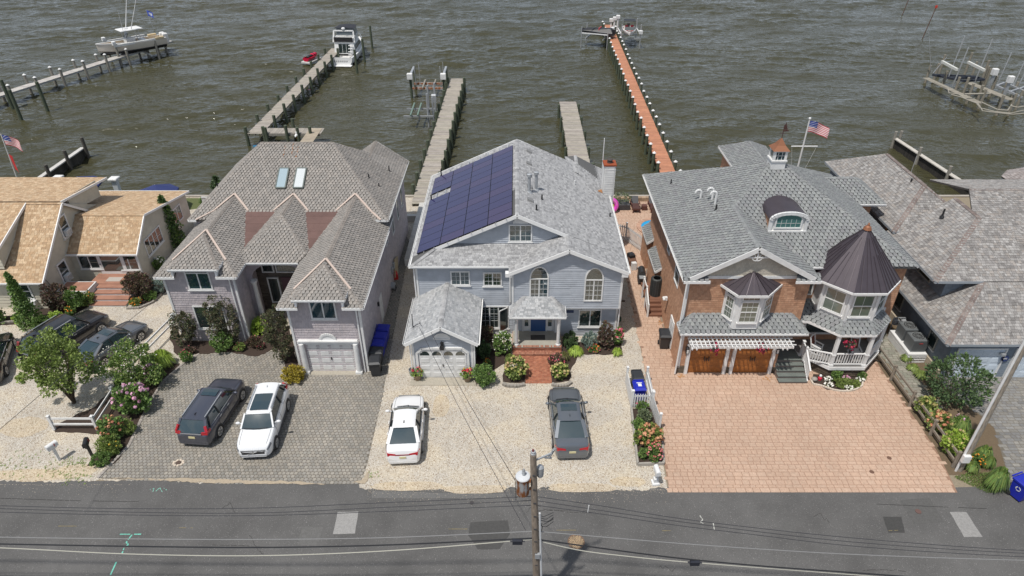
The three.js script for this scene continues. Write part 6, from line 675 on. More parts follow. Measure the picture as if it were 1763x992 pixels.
{// right flagpole with a yard
  const b=at(1376,290,3),x=20.5,z=-60.2;const p0=[21.3,0,-58.8];const top=az(1396,206,-58.8);const t=thing('flagpole','white flagpole with a crossbar and stars and stripes flag behind the turret house','flagpole',p0);const g=new G();g.cyl([top[0]- 0.1,0,-58.8],[top[0]- 0.1,top[1],-58.8],0.11,0.06,10);g.ball([top[0]- 0.1,top[1]+0.1,-58.8],0.12);g.build('pole',mWhite,t);const y=az(1385,252,-58.8),q=new G();q.cyl([y[0]- 1.2,y[1],-58.8],[y[0]+1.2,y[1],-58.8],0.06,0.06,8);q.build('yard',mWhite,t);const r=new G();r.cyl([y[0]- 1.15,y[1],-58.8],[top[0]- 0.1,1,-58.8],0.012,0.012,5);r.cyl([y[0]+1.15,y[1],-58.8],[top[0]- 0.1,1,-58.8],0.012,0.012,5);r.build('halyard',mWhite,t);flag(t,[top[0]- 0.02,top[1]- 0.1,-58.8],1.7,1.0,[0.95,0,0.3],'us');}
{const z=-60.9,top=az(1,231,z),bot=az(32,318,z);const t=thing('flagpole','leaning white flagpole with stars and stripes above a red pennant at the left edge','flagpole',[bot[0],0,z]);const g=new G();g.cyl([bot[0],0,z],[top[0],top[1],z],0.06,0.04,8);g.build('pole',mWhite,t);flag(t,[top[0]+0.05,top[1]- 0.05,z],1.9,1.0,[0.95,0,0.2],'us');flag(t,add(mix(top,[bot[0],0,z],0.32),[0.05,0,0]),0.75,1.6,[0.6,0,0.3],'red');}
{const p=at(262,42,2.2),t=thing('boat_flag','blue flag with a pale emblem flying at the stern of the fishing boat','flag',[p[0],0,p[2]]);const g=new G();g.cyl([p[0],1.4,p[2]],[p[0]- 0.4,4.7,p[2]],0.035,0.025,6);g.build('staff',mAlu,t);flag(t,[p[0]- 0.35,4.6,p[2]],1.3,0.95,[0.95,0,0.3],'blue');}
// ================= cars =================
R=RNG(31);
function lerpTab(T,t){for(let i=0;i<T.length - 1;i++)if(t<=T[i+1][0]){const a=T[i],b=T[i+1],k=(t - a[0])/(b[0]- a[0]),s=k*k*(3 - 2*k)*0.35+k*0.65;return a.map((v,q)=>lerp(v,b[q],s));}return T[T.length - 1];}
function car(label,category,x,z,heading,o){
  const B=local('parked_car',label,category,[x,0.02,z],-heading*Math.PI / 180,'parked cars');B.scale.setScalar(o.s??1.1);
  const{L,W,H}=o,paint=P(...o.paint,0.32,{clearcoat:1,clearcoatRoughness:0.06,metalness:o.metal??0.25}),suv=o.suv,y0=suv?0.30:0.24;
  // stations: t, half width factor, top height
  const T=suv?[[0,0.70,0.66],[0.012,0.80,0.80],[0.04,0.90,0.92],[0.09,0.96,0.985],[0.16,0.99,1.03],[0.27,1,1.08],[0.5,1,1.1],[0.75,1,1.13],[0.9,0.985,1.14],[0.96,0.95,1.12],[0.985,0.91,1.05],[1,0.84,0.9]]:[[0,0.66,0.52],[0.012,0.78,0.62],[0.04,0.89,0.71],[0.09,0.95,0.78],[0.16,0.985,0.83],[0.28,1,0.91],[0.5,1,0.94],[0.7,1,0.96],[0.84,0.985,1.0],[0.93,0.96,1.01],[0.975,0.91,0.98],[0.99,0.86,0.86],[1,0.80,0.72]];
  const sec=(t)=>{const[,f,y]=lerpTab(T,t),h=W / 2*f,z_=-L / 2+t*L,k=y - y0,pts=[[0,y0,0],[0.86,y0,0],[0.965,y0+0.06*k,0],[0.995,y0+0.30*k,0],[1.0,y0+0.55*k,0],[0.985,y0+0.74*k,0],[0.955,y0+0.88*k,0],[0.90,y0+0.965*k,0],[0.80,y0+1.0*k,0],[0.5,y+0.022,0],[0.25,y+0.03,0],[0,y+0.032,0]].map(([a,b])=>[a*h,b,z_]);return[...pts,...pts.slice(1,-1).reverse().map((p)=>[-p[0],p[1],p[2]])];};
  const rows=[];const N=40;for(let i=0;i<=N;i++)rows.push(sec(i / N));const b=new G();b.grid(rows,true);b.poly([...rows[0]].reverse());b.poly(rows[N]);const body=b.build('body',paint,B,0.55);
  // greenhouse
  const zA=-L / 2+o.gh[0]*L,zB=-L / 2+o.gh[1]*L,zC=-L / 2+o.gh[2]*L,zD=-L / 2+o.gh[3]*L,yb=(t)=>lerpTab(T,t)[2]+0.01,wb=W / 2*0.87,wt=W / 2*(suv?0.70:0.66),yr=H - 0.05;
  const edge=(z_,y,w,bow)=>[-1,-0.6,-0.2,0.2,0.6,1].map((q)=>[q*w,y,z_+bow*(1 - q*q)]),A=edge(zA,yb(o.gh[0]),wb,-0.14),C=edge(zB,yr,wt,-0.06),E=edge(zC,yr -(suv?0.01:0.02),wt*0.97,0.05),D=edge(zD,yb(o.gh[3])+(suv?0.0:0),wb*0.96,0.1);
  const lerpRow=(a,c,t)=>a.map((p,i)=>mix(p,c[i],t)),bulge=(r,d)=>r.map((p)=>[p[0],p[1]+d[1],p[2]+d[2]]);const gl=P(0.026,0.046,0.054,0.03,{ior:2.0});
  const ws=new G();ws.grid([A,bulge(lerpRow(A,C,0.33),[0,0.02,-0.015]),bulge(lerpRow(A,C,0.66),[0,0.02,-0.015]),C]);ws.build('windscreen',gl,B,0.8);const rw=new G();rw.grid([E,bulge(lerpRow(E,D,0.5),[0,0.02,0.02]),D]);rw.build('rear_window',gl,B,0.8);
  for(const s of[-1,1]){const i=s<0?0:5,m0=(zB+zC)/ 2+0.12,ybm=yb(0.5),bm=[s*wb,ybm,m0],tm=[s*wt,yr,m0],g1=new G();g1.poly([A[i],bm,tm,C[i]]);g1.build('side_window',gl,B);const g2=new G();g2.poly([bm,D[i],E[i],tm]);g2.build('side_window',gl,B);const up=[s*0.012,0,0];for(const[a,c,w]of[[A,C,0.085],[D,E,suv?0.13:0.17]]){const pl=new G();pl.bar(add(a[i],up),add(c[i],up),w,0.07);pl.build('pillar',paint,B);}const pb=new G();pb.bar(add(bm,up),add(tm,up),0.09,0.04,[0,0,1]);if(suv)pb.bar(add(mix(bm,D[i],0.72),up),add(mix(tm,E[i],0.74),up),0.1,0.04,[0,0,1]);pb.build('door_pillar',mBlack,B);const tr=new G();tr.bar(add(A[i],[s*0.025,0.0,0.1]),add(bm,[s*0.025,0,0]),0.03,0.03);tr.bar(add(bm,[s*0.025,0,0]),add(D[i],[s*0.025,0,-0.1]),0.03,0.03);tr.build('window_trim',o.chrome?mSteel:mBlack,B);}
{const r=new G(),rws=[];for(let i=0;i<=10;i++){const t=i / 10,z_=lerp(zB - 0.05,zC+0.06,t),w=lerp(wt*1.03,wt*1.0,t),dy=0.075*Math.sin(Math.PI*clamp(t*0.8+0.12,0,1))-(i===0?0.012:0);rws.push([-1,-0.93,-0.6,-0.2,0.2,0.6,0.93,1].map((q)=>[q*w,yr - 0.03+(1 - Math.pow(Math.abs(q),4))*(0.05+dy*0.5),z_+(i===0?-0.06:i===10?0.05:0)*(1 - q*q)]));}r.grid(rws);r.build('roof',paint,B,0.8);
    if(o.sunroof){const[a,c,w]=o.sunroof,q=new G(),zs=[a,(a+c)/ 2,c].map((t)=>-L / 2+t*L);q.grid(zs.map((z_,i)=>[-1,0,1].map((k)=>[k*w,yr+(suv?0.082:0.072)+(i===1?0.01:0)-(k?0.012:0),z_])));q.build('sunroof',gl,B);}
    if(suv)for(const s of[-1,1]){const q=new G();q.bar([s*wt*0.93,yr+0.075,zB+0.25],[s*wt*0.93,yr+0.07,zC - 0.1],0.04,0.04);q.build('roof_rail',o.chrome?mAlu:mBlack,B);}const f=new G();f.hexa([[-0.03,yr+0.04,zC - 0.2],[0.03,yr+0.04,zC - 0.2],[0.03,yr+0.04,zC - 0.42],[-0.03,yr+0.04,zC - 0.42]],[[-0.01,yr+0.15,zC - 0.2],[0.01,yr+0.15,zC - 0.2],[0.01,yr+0.09,zC - 0.36],[-0.01,yr+0.09,zC - 0.36]]);f.build('antenna_fin',o.fin?mBlack:paint,B);}
  // wheels and arches
  const rW=suv?0.36:0.335;for(const s of[-1,1])for(const t of[o.ax[0],o.ax[1]]){const z_=-L / 2+t*L,hw=W / 2,a=new G(),n=18;const yc=rW;for(let i=0;i<n;i++){const a0=-0.12+(Math.PI+0.24)*i / n,a1=-0.12+(Math.PI+0.24)*(i+1)/ n,q=(r,an,xx)=>[s*xx,yc+r*Math.sin(an),z_+r*Math.cos(an)];a.quad(q(rW+0.075,a0,hw*0.99),q(rW+0.075,a1,hw*0.965+0.004),q(rW+0.035,a1,hw+0.01),q(rW+0.035,a0,hw+0.012));a.tri([s*(hw+0.004),yc,z_],q(rW+0.04,a0,hw+0.006),q(rW+0.04,a1,hw+0.006));}a.build('wheel_arch',suv?mDark:mBlack,B);
    const w=new G();w.lathe([0,0,0],[[rW*0.66,-0.1],[rW*0.94,-0.1],[rW,-0.07],[rW,0.07],[rW*0.94,0.1],[rW*0.66,0.1]],22);const g=new THREE.Group();const tyre=w.build('wheel',mRubber,B);tyre.rotation.z=Math.PI / 2;tyre.position.set(s*(hw - 0.065),rW,z_);const rim=new G();rim.lathe([0,0,0],[[0.0,-s*0.055],[rW*0.62,-s*0.05]],20);const rd=rim.col(0.12).build('rim_disc',mDark,tyre);const sp=new G();for(let i=0;i<5;i++)for(const d of[-0.16,0.16]){const an=i / 5*6.2832;sp.bar([0.05*Math.cos(an),-s*0.085,0.05*Math.sin(an)],[rW*0.64*Math.cos(an+d),-s*0.085,rW*0.64*Math.sin(an+d)],0.045,0.03);}sp.lathe([0,-s*0.085,0],[[rW*0.60,-0.02],[rW*0.69,-0.02],[rW*0.69,0.02],[rW*0.60,0.02]],20);sp.build('rim',o.rimMat||mAlu,tyre);}
  // lamps, bumpers, grille, mirrors, handles, shut lines follow the skin
  const skin=(t,k,out=0.008)=>{const r=sec(t),n=11,a=Math.min(10,Math.floor(k*n)),p=mix(r[a],r[a+1],k*n - a);const d=norm([p[0],0.25*Math.max(0,k - 0.55),t<0.1?-0.9*W*(1 - t*10):t>0.9?0.9*W*(t*10 - 9):0]);return add(p,mul(d,out));};
  const patchOn=(name,mat,ts,ks,mir,out)=>{for(const s of mir?[1,-1]:[1]){const g=new G(),rws=ts.map((t)=>ks.map((k)=>{const p=skin(t,k,out);return[p[0]*s,p[1],p[2]];}));g.grid(rws);g.build(name,mat,B);}};
  const red=P(0.40,0.012,0.02,0.15,{clearcoat:1}),clear=P(0.13,0.14,0.16,0.1,{clearcoat:1});
  patchOn('headlight',clear,[0.012,0.03,0.055,0.085],[0.46,0.53,0.60],true,0.014);
  if(suv&&o.tail !=='plain'){for(const s of[-1,1]){const g=new G(),ww=W / 2;g.hexa([[s*ww*0.55,0.98,L / 2 - 0.02],[s*ww*0.93,0.98,L / 2 - 0.06],[s*ww*0.955,1.0,L / 2 - 0.42],[s*ww*0.6,1.0,L / 2 - 0.3]],[[s*ww*0.6,1.12,L / 2 - 0.035],[s*ww*0.92,1.13,L / 2 - 0.1],[s*ww*0.945,1.13,L / 2 - 0.42],[s*ww*0.6,1.12,L / 2 - 0.3]]);g.bar([s*ww*0.86,1.1,L / 2 - 0.14],[s*ww*0.76,yr - 0.22,L / 2 - 0.30],0.13,0.12);g.build('tail_light',red,B);}const c=new G();c.bar([-W*0.3,1.05,L / 2+0.0],[W*0.3,1.05,L / 2+0.0],0.05,0.05);c.build('tailgate_trim',mSteel,B);}
  else{for(const s of[-1,1]){const g=new G(),ww=W / 2,y=lerpTab(T,0.97)[2];g.hexa([[s*ww*0.36,y - 0.22,L / 2 - 0.01],[s*ww*0.84,y - 0.24,L / 2 - 0.03],[s*ww*0.955,y - 0.2,L / 2 - 0.36],[s*ww*0.5,y - 0.2,L / 2 - 0.3]],[[s*ww*0.38,y - 0.12,L / 2 - 0.035],[s*ww*0.86,y - 0.06,L / 2 - 0.07],[s*ww*0.95,y - 0.1,L / 2 - 0.36],[s*ww*0.5,y - 0.1,L / 2 - 0.3]]);g.build('tail_light',red,B);}if(o.bar){const g=new G();const y=lerpTab(T,0.97)[2];g.box(-W*0.2,y - 0.2,L / 2 - 0.06,W*0.2,y - 0.15,L / 2 - 0.003);g.build('tail_light_bar',M(0.2,0.01,0.02,0.2),B);}}
{const g=new G(),yp=suv?0.80:0.66;g.box(-0.17,yp - 0.06,L / 2 - 0.02,0.17,yp+0.06,L / 2+(suv?0.025:0.02));g.build('number_plate',M(0.62,0.56,0.32,0.5),B);const d=new G(),r=sec(1);d.hexa([[-W*0.38,y0 - 0.03,L / 2 - 0.2],[W*0.38,y0 - 0.03,L / 2 - 0.2],[W*0.38,y0 - 0.03,L / 2 - 0.6],[-W*0.38,y0 - 0.03,L / 2 - 0.6]],[[-W*0.36,y0+0.14,L / 2+0.012],[W*0.36,y0+0.14,L / 2+0.012],[W*0.36,y0+0.14,L / 2 - 0.4],[-W*0.36,y0+0.14,L / 2 - 0.4]]);d.build('rear_bumper',o.bumper||mDark,B);}
{const g=new G(),yf=suv?0.62:0.48;g.hexa([[-W*0.30,yf - 0.12,-L / 2 - 0.006],[W*0.30,yf - 0.12,-L / 2 - 0.006],[W*0.30,yf - 0.12,-L / 2+0.2],[-W*0.30,yf - 0.12,-L / 2+0.2]],[[-W*0.33,yf+0.12,-L / 2+0.004],[W*0.33,yf+0.12,-L / 2+0.004],[W*0.33,yf+0.12,-L / 2+0.2],[-W*0.33,yf+0.12,-L / 2+0.2]]);const gm=g.build('grille',mBlack,B);const c=new G();c.bar([-W*0.33,yf+0.13,-L / 2],[W*0.33,yf+0.13,-L / 2],0.03,0.03);c.bar([-W*0.2,yf+0.1,-L / 2 - 0.012],[W*0.16,yf - 0.1,-L / 2 - 0.012],0.03,0.02);c.cyl([0,yf,-L / 2 - 0.005],[0,yf,-L / 2 - 0.03],0.07,0.07,12);c.build('grille_badge',mSteel,gm);const l=new G();l.hexa([[-W*0.40,y0 - 0.02,-L / 2+0.05],[W*0.40,y0 - 0.02,-L / 2+0.05],[W*0.4,y0 - 0.02,-L / 2+0.4],[-W*0.4,y0 - 0.02,-L / 2+0.4]],[[-W*0.34,y0+0.1,-L / 2 - 0.014],[W*0.34,y0+0.1,-L / 2 - 0.014],[W*0.34,y0+0.1,-L / 2+0.3],[-W*0.34,y0+0.1,-L / 2+0.3]]);l.build('front_bumper',mDark,B);}
  for(const s of[-1,1]){const c=new G(),za=-L / 2+o.ax[0]*L+0.42,zb=-L / 2+o.ax[1]*L - 0.42;c.hexa([[s*W*0.44,y0 - 0.03,zb],[s*W*0.505,y0 - 0.01,zb],[s*W*0.505,y0 - 0.01,za],[s*W*0.44,y0 - 0.03,za]],[[s*W*0.47,y0+0.15,zb],[s*W*0.506,y0+0.13,zb],[s*W*0.506,y0+0.13,za],[s*W*0.47,y0+0.15,za]]);c.build('sill_cladding',suv?mDark:o.bumper||mDark,B);}for(const s of[-1,1]){const g=new G(),z_=zA+0.32,y=yb(0.4)+0.08;g.ball([s*(W / 2+0.11),y+0.02,z_],0.13,0.085,0.08,10,7);g.bar([s*W*0.44,y - 0.03,z_ - 0.02],[s*(W / 2+0.06),y,z_],0.05,0.04);g.build('wing_mirror',paint,B,1);for(const t of[0.5,0.68]){const h=new G(),p=skin(t,0.5,0.02);h.bar([p[0]*s,p[1]+0.06,p[2]- 0.1],[p[0]*s,p[1]+0.06,p[2]+0.1],0.03,0.03);h.build('door_handle',o.chrome?mSteel:paint,B);}const ln=new G();for(const t of[0.3,0.515,0.735])for(let k=0.2;k<0.62;k+=0.06){const p=skin(t,k,0.003),q=skin(t,k+0.06,0.003);ln.bar([p[0]*s,p[1],p[2]],[q[0]*s,q[1],q[2]],0.012,0.012,[0,0,1]);}ln.build('door_gap',mBlack,B);}
{const ln=new G();const n=8;for(const s of[-1,1])for(let i=0;i<n;i++){const a=skin(lerp(0.05,o.gh[0]- 0.01,i / n),0.735,0.002),c=skin(lerp(0.05,o.gh[0]- 0.01,(i+1)/ n),0.735,0.002);ln.bar([a[0]*s,a[1]+0.002,a[2]],[c[0]*s,c[1]+0.002,c[2]],0.012,0.012);}if(!suv){const y=lerpTab(T,0.9)[2]+0.036;ln.bar([-W*0.38,y - 0.02,L*0.4],[W*0.38,y - 0.02,L*0.4],0.0,0.0);}ln.build('bonnet_gap',mBlack,B);const wp=new G();wp.bar([-W*0.3,yb(o.gh[0])+0.05,zA - 0.06],[W*0.05,yb(o.gh[0])+0.06,zA - 0.12],0.025,0.02);wp.bar([W*0.02,yb(o.gh[0])+0.05,zA - 0.1],[W*0.36,yb(o.gh[0])+0.06,zA - 0.02],0.025,0.02);wp.build('wiper',mBlack,B);}
  return B;
}
const SED={gh:[0.285,0.44,0.69,0.865],ax:[0.19,0.79]},SUV={suv:true,gh:[0.27,0.395,0.88,0.975],ax:[0.185,0.79],L:4.65,W:1.86,H:1.66};
car('dark grey compact SUV parked tail towards the road on the tumbled paver drive','car',-18.25,-29.7,5,{...SUV,paint:[0.075,0.08,0.105],metal:0.4,sunroof:[0.41,0.52,0.42],chrome:true});
car('white SUV with a wide glass roof, nose towards the road on the tumbled paver drive','car',-14.9,-28.75,176,{...SUV,paint:[0.72,0.73,0.74],metal:0,sunroof:[0.43,0.70,0.46],chrome:true,tail:'x'});
car('white saloon car parked on shell gravel in front of the small garage','car',-6.45,-28.35,-3.5,{...SED,L:4.64,W:1.8,H:1.44,paint:[0.74,0.74,0.74],metal:0,bar:true,fin:true,bumper:M(0.7,0.7,0.7,0.4)});
car('grey saloon car with sunroof parked on shell gravel before the brick walk','car',3.05,-28.9,-2,{...SED,L:4.94,W:1.87,H:1.48,paint:[0.15,0.165,0.185],metal:0.5,sunroof:[0.46,0.565,0.42],chrome:true,bumper:M(0.12,0.11,0.10,0.4)});
car('long black SUV parked before the cream cottage steps, partly behind a leafy tree','car',-31.15,-36.9,22,{...SUV,L:5.2,W:2.0,H:1.85,paint:[0.012,0.012,0.014],metal:0,chrome:true,s:1.08});
car('slate grey saloon parked beside the white rail fence, its tail behind bushes','car',-27.75,-36.2,21,{...SED,L:4.8,W:1.84,H:1.45,paint:[0.13,0.145,0.165],metal:0.5,sunroof:[0.46,0.56,0.42],chrome:true,s:1.05});
car('black saloon car cut off by the left edge of the view','car',-34.9,-34.6,-24,{...SED,L:4.9,W:1.86,H:1.46,paint:[0.012,0.012,0.013],metal:0.3,sunroof:[0.46,0.56,0.42],chrome:true});

// ================= street furniture =================
const PZ=-17.5;
{// near utility pole with transformer, bracket and conduit
  const top=az(918,782,PZ),bot=[0.9,0,PZ],bx=lerp(top[0],0.9,1),at_=(h,dx=0,dz=0)=>[lerp(0.95,top[0],h / top[1])+dx,h,PZ+dz];const mW=M(0.30,0.25,0.205,0.95,{map:tBark});
  const t=thing('utility_pole','tall weathered wooden utility pole in the foreground carrying a rusty transformer','utility pole',[0.95,0,PZ]);const g=new G();for(let i=0;i<12;i++){const k=rr(0.9,1.1);g.col(k);g.cyl(at_(top[1]*i / 12),at_(top[1]*(i+1)/ 12),0.17 - 0.045*i / 12,0.17 - 0.045*(i+1)/ 12,14,i===11);}g.col(1);g.build('pole',mW,t,0.6);
  const ins=(h,dx,dz,r=0.09)=>{const q=new G(),p=at_(h,dx,dz);q.lathe(p,[[r*0.4,0],[r,0.02],[r,0.06],[r*0.5,0.08],[r*0.9,0.1],[r*0.8,0.15],[0,0.17]],10);return q;};ins(top[1],0,0,0.11).build('insulator',mGalv,t);{const c=new G();c.cyl(at_(top[1]+0.16),at_(top[1]+0.24),0.05,0.04,8);c.build('wire_clamp',M(0.15,0.04,0.04,0.5),t);}
  const tc=[0.25,0,PZ+0.05],ty=az(899,848,PZ)[1],th=0.98;{const q=new G();q.lathe([tc[0],ty,tc[2]],[[0,0],[0.2,0],[0.25,0.06],[0.26,th - 0.06],[0.29,th - 0.05],[0.29,th]],20);const m=q.build('transformer',M(0.62,0.63,0.64,0.55,{map:tRust}),t,0.5);const l=new G();l.lathe([tc[0],ty+th,tc[2]],[[0.29,0],[0.27,0.04],[0.1,0.09],[0,0.1]],20);l.build('transformer_lid',M(0.66,0.68,0.7,0.4,{map:tMottle}),m,0.5);const b=new G();b.lathe([tc[0]+0.03,ty+th+0.06,tc[2]],[[0.07,0],[0.05,0.06],[0.08,0.1],[0.05,0.14],[0.075,0.18],[0.045,0.22],[0.06,0.26],[0.02,0.36],[0,0.38]],10);b.build('bushing',mGalv,m);const br=new G();for(const y of[0.25,0.8])br.bar([tc[0]+0.2,ty+y,tc[2]],at_(ty+y,-0.08),0.08,0.1);br.cbox([tc[0]+0.24,ty+0.78,tc[2]+0.1],0.12,0.16,0.1);br.build('bracket',M(0.30,0.12,0.05,0.8),m);}
{const q=new G(),a=at_(top[1]- 0.35,0.08,-0.02);q.bar(a,add(a,[0.62,0.16,-0.2]),0.06,0.06);q.bar(add(a,[0.35,0.02,-0.1]),add(a,[0.62,-0.1,-0.2]),0.05,0.05);const m=q.build('cutout_arm',mGalv,t),c=new G();c.cyl(add(a,[0.52,-0.05,-0.18]),add(a,[0.72,0.38,-0.22]),0.05,0.05,10);c.cyl(add(a,[0.62,0.1,-0.2]),add(a,[0.66,0.42,-0.1]),0.025,0.025,8);c.build('fuse_cutout',mGalv,m);const d=new G();d.lathe(add(a,[0.2,-1.05,-0.15]),[[0,0],[0.12,0.02],[0.14,0.1],[0.14,0.5],[0.08,0.58],[0,0.6]],12);d.build('capacitor_can',mGalv,t,0.6);}
{const q=new G();q.cyl(at_(0.1,0.22,0.12),at_(az(925,880,PZ)[1],0.2,0.1),0.04,0.04,8);q.build('conduit',M(0.60,0.61,0.62,0.4),t);const b=new G(),p=at_(az(921,955,PZ)[1],0.06,0.16);b.cbox(p,0.2,0.28,0.12);b.build('junction_box',mGalv,t);const k=new G();for(let i=0;i<9;i++){const h=2.6+i*0.8;k.bar(at_(h,-0.05,0.14),at_(h,0.06,0.15),0.03,0.05);}k.build('pole_bolts',mDark,t);const st=new G();st.path([at_(ty+0.9,-0.72,0.05),at_(ty+0.3,-0.72,0.06),at_(ty - 0.35,-0.72,0.06)],0.012,5);st.path([at_(6.3,0.1,0.05),at_(6.15,0.5,0.05),at_(6.3,0.75,0.0)],0.012,5);st.path([at_(6.5,0.08,0.06),at_(5.9,0.3,0.1),at_(5.6,0.25,0.1)],0.014,5);for(let i=0;i<5;i++)st.path([at_(6.6 - i*0.16,0.1,0.06),at_(6.5 - i*0.16,0.35+0.1*i % 0.3,0.08),at_(6.7 - i*0.14,0.75,0.03)],0.012,5);st.build('jumper_cables',mBlack,t);}
}
function wire(label,pts,r,mat,name='overhead_wire'){// readings on the plane of the pole line, smoothed
  const c=new THREE.CatmullRomCurve3(pts.map((p)=>new THREE.Vector3(...(p.length===2?az(p[0],p[1],PZ):p))),false,'centripetal'),q=c.getPoints(60).map((v)=>v.toArray()),g=new G();g.path(q,r,5);solo(name,label,'cable',q[0],g,mat,'overhead wires along the road');}
const mWire=M(0.035,0.035,0.04,0.6),mWireGrey=M(0.22,0.22,0.22,0.6),mWirePale=M(0.42,0.41,0.35,0.6);
wire('uppermost of the three thin wires left of the foreground pole',[[-400,858],[0,871],[220,876],[440,875],[660,866],[916,855]],0.014,mWire);wire('middle of the three thin wires left of the foreground pole',[[-400,862],[0,876],[220,882],[440,883.5],[660,874],[916,862]],0.014,mWire);wire('lowest of the three thin wires left of the foreground pole',[[-400,868],[0,882],[220,887],[440,888],[660,881],[918,870]],0.014,mWire);
wire('uppermost of the three thin wires right of the foreground pole',[[922,855],[1040,872],[1160,891.5],[1300,909],[1463,926],[1763,948],[2200,960]],0.014,mWire);wire('middle of the three thin wires right of the foreground pole',[[922,862],[1040,880],[1160,897],[1300,915],[1463,933],[1763,953],[2200,966]],0.014,mWire);wire('lowest of the three thin wires right of the foreground pole',[[922,870],[1040,886],[1160,904],[1300,921],[1463,940],[1763,959],[2200,972]],0.014,mWire);
wire('grey cable crossing the road left of the foreground pole',[[-400,915],[0,925],[220,928],[440,929],[660,926],[918,915]],0.017,mWireGrey);wire('grey cable crossing the road right of the foreground pole',[[924,915],[1040,925],[1160,935],[1300,945],[1463,954.5],[1763,965],[2200,974]],0.017,mWireGrey);
wire('thick black cable crossing the road left of the foreground pole',[[-400,930],[0,937],[220,941],[440,943],[660,939],[918,927]],0.032,mBlack);wire('thick black cable crossing the road right of the foreground pole',[[924,929],[1040,945],[1160,960.5],[1300,974],[1463,986],[1763,1006],[2200,1020]],0.032,mBlack);
wire('pale cable hanging lowest left of the foreground pole',[[-400,930],[0,943.5],[220,954],[440,957],[660,949],[916,929]],0.02,mWirePale);wire('pale cable hanging lowest right of the foreground pole',[[924,931],[1000,948],[1080,958],[1160,966],[1300,977],[1500,992],[1763,1012]],0.02,mWirePale);
{const b=(label,u,v,w)=>{const p=az(u,v,PZ),g=new G();g.cbox([p[0],p[1]- 0.14,PZ+0.03],w,0.26,0.16,0,0.03);g.cyl([p[0]- w / 2 - 0.1,p[1],PZ+0.03],[p[0]+w / 2+0.1,p[1],PZ+0.03],0.035,0.035,8);solo('splice_box',label,'splice box',[p[0],p[1],PZ],g,M(0.018,0.02,0.03,0.5),'black splice boxes on the cables');};b('black splice box on the thick cable just left of the pole',891,931,0.42);b('black splice box on the thick cable right of the pole',1196,967.5,0.4);}
{const g=new G(),a=az(1014,870,PZ),b=az(1012,882,PZ);g.cyl(a,b,0.02,0.02,6);solo('wire_spacer','white spacer rod between the thin wires right of the pole','wire spacer',a,g,mWhite);}
wire('thin service wire from the foreground pole to the small garage roof',[az(905,913,PZ),mix(az(905,913,PZ),at(721.5,563,4.3),0.5),at(721.5,563,4.3)].map((p,i)=>(i===1?add(p,[0,-0.35,0]):p)),0.013,mWire,'service_wire');
wire('second thin service wire from the transformer to the small garage roof',[az(886,826,PZ),add(mix(az(886,826,PZ),at(742,572,4.0),0.5),[0,-0.3,0]),at(742,572,4.0)],0.013,mWire,'service_wire');
wire('thin service wire slanting over the grey saloon to the cream cottage',[at(-60,790,6.5),at(160,603,5),at(262,520,3.9)],0.013,mWire,'service_wire');
{const p=at(711,565,3.25),g=new G();g.cyl(p,add(p,[0.02,1.1,0]),0.03,0.03,6);g.cyl(add(p,[0,0.1,0]),at(724,556,3.9),0.02,0.02,5);g.cyl(at(721,553,4.2),at(726,562,3.8),0.015,0.015,5);solo('service_mast','slim dark service mast on the small front garage roof','mast',p,g,mDark);}
{const t=thing('utility_pole','weathered utility pole with white conduit standing in the flower bed at the right','utility pole',[24.65,0,-25.6]);const g=new G();g.cyl([24.65,0,-25.6],[24.65,10.5,-25.6],0.19,0.15,12);g.build('pole',M(0.36,0.32,0.27,0.95,{map:tBark}),t,0.6);const c=new G();c.cyl([24.42,0,-25.5],[24.44,10.3,-25.5],0.065,0.065,8);c.build('conduit',mWhite,t);const b=new G();b.cbox([24.5,0.9,-25.35],0.4,0.5,0.2,0,0.03);b.build('meter_box',mWhite,t);}
function disc(name,label,u,v,r,mat,pieces){const p=at(u,v,0.012),g=new G();if(pieces){g.col(0.25);g.lathe([p[0],0.008,p[2]],[[0,0.002],[r*0.9,0.002]],24);g.col(0.5,0.35,0.28);g.lathe([p[0],0.008,p[2]],[[r*0.9,0],[r*0.92,0.015],[r,0.015],[r,0]],24);for(let i=0;i<90;i++){const a=i*2.39996,d=r*0.86*Math.sqrt((i+0.5)/ 90),k=rr(0.75,1.15),x=p[0]+d*Math.cos(a),z=p[2]+d*Math.sin(a);g.col(k,k*0.85,k*0.66);g.cbox([x,0.009,z],0.052,0.012,0.052,a,0.004);}}else{g.lathe([p[0],0.022,p[2]],[[r,0],[r,0.014],[r*0.8,0.018],[0,0.018]],16);}solo(name,label,name.replace(/_/g,' '),[p[0],0,p[2]],g,mat);}
disc('manhole_cover','round rusty studded manhole cover in the road beside the foreground pole',992,933,0.42,M(0.48,0.40,0.31,0.9,{map:tGrain}),true);disc('drain_cap','small rusty cap in the salmon drive, upper of two',1531,789,0.13,M(0.14,0.075,0.05,0.8));disc('drain_cap','small rusty cap in the salmon drive, lower of two',1501,813,0.13,M(0.14,0.075,0.05,0.8));disc('valve_cover','small round valve cover in the road patch right of the salmon drive',1581,881,0.15,M(0.12,0.07,0.06,0.8));disc('valve_cover','small dark valve cover in the road left of the foreground pole',812,866,0.11,M(0.05,0.045,0.045,0.8));
{const p=at(307,797,0.035),g=new G();for(let i=0;i<9;i++){const a=i / 9*6.28;g.col(0.55,0.47,0.38);g.cbox([p[0]+0.26*Math.cos(a),0.034,p[2]+0.2*Math.sin(a)],rr(0.12,0.2),0.025,0.12,a,0.01);}g.col(0.09,0.06,0.045);g.lathe([p[0],0.034,p[2]],[[0.14,0],[0.14,0.03],[0,0.03]],14);solo('drain_cap','rusty cap in a broken pale surround on the tumbled paver drive','drain cap',[p[0],0,p[2]],g,M(1,1,1,0.9));}

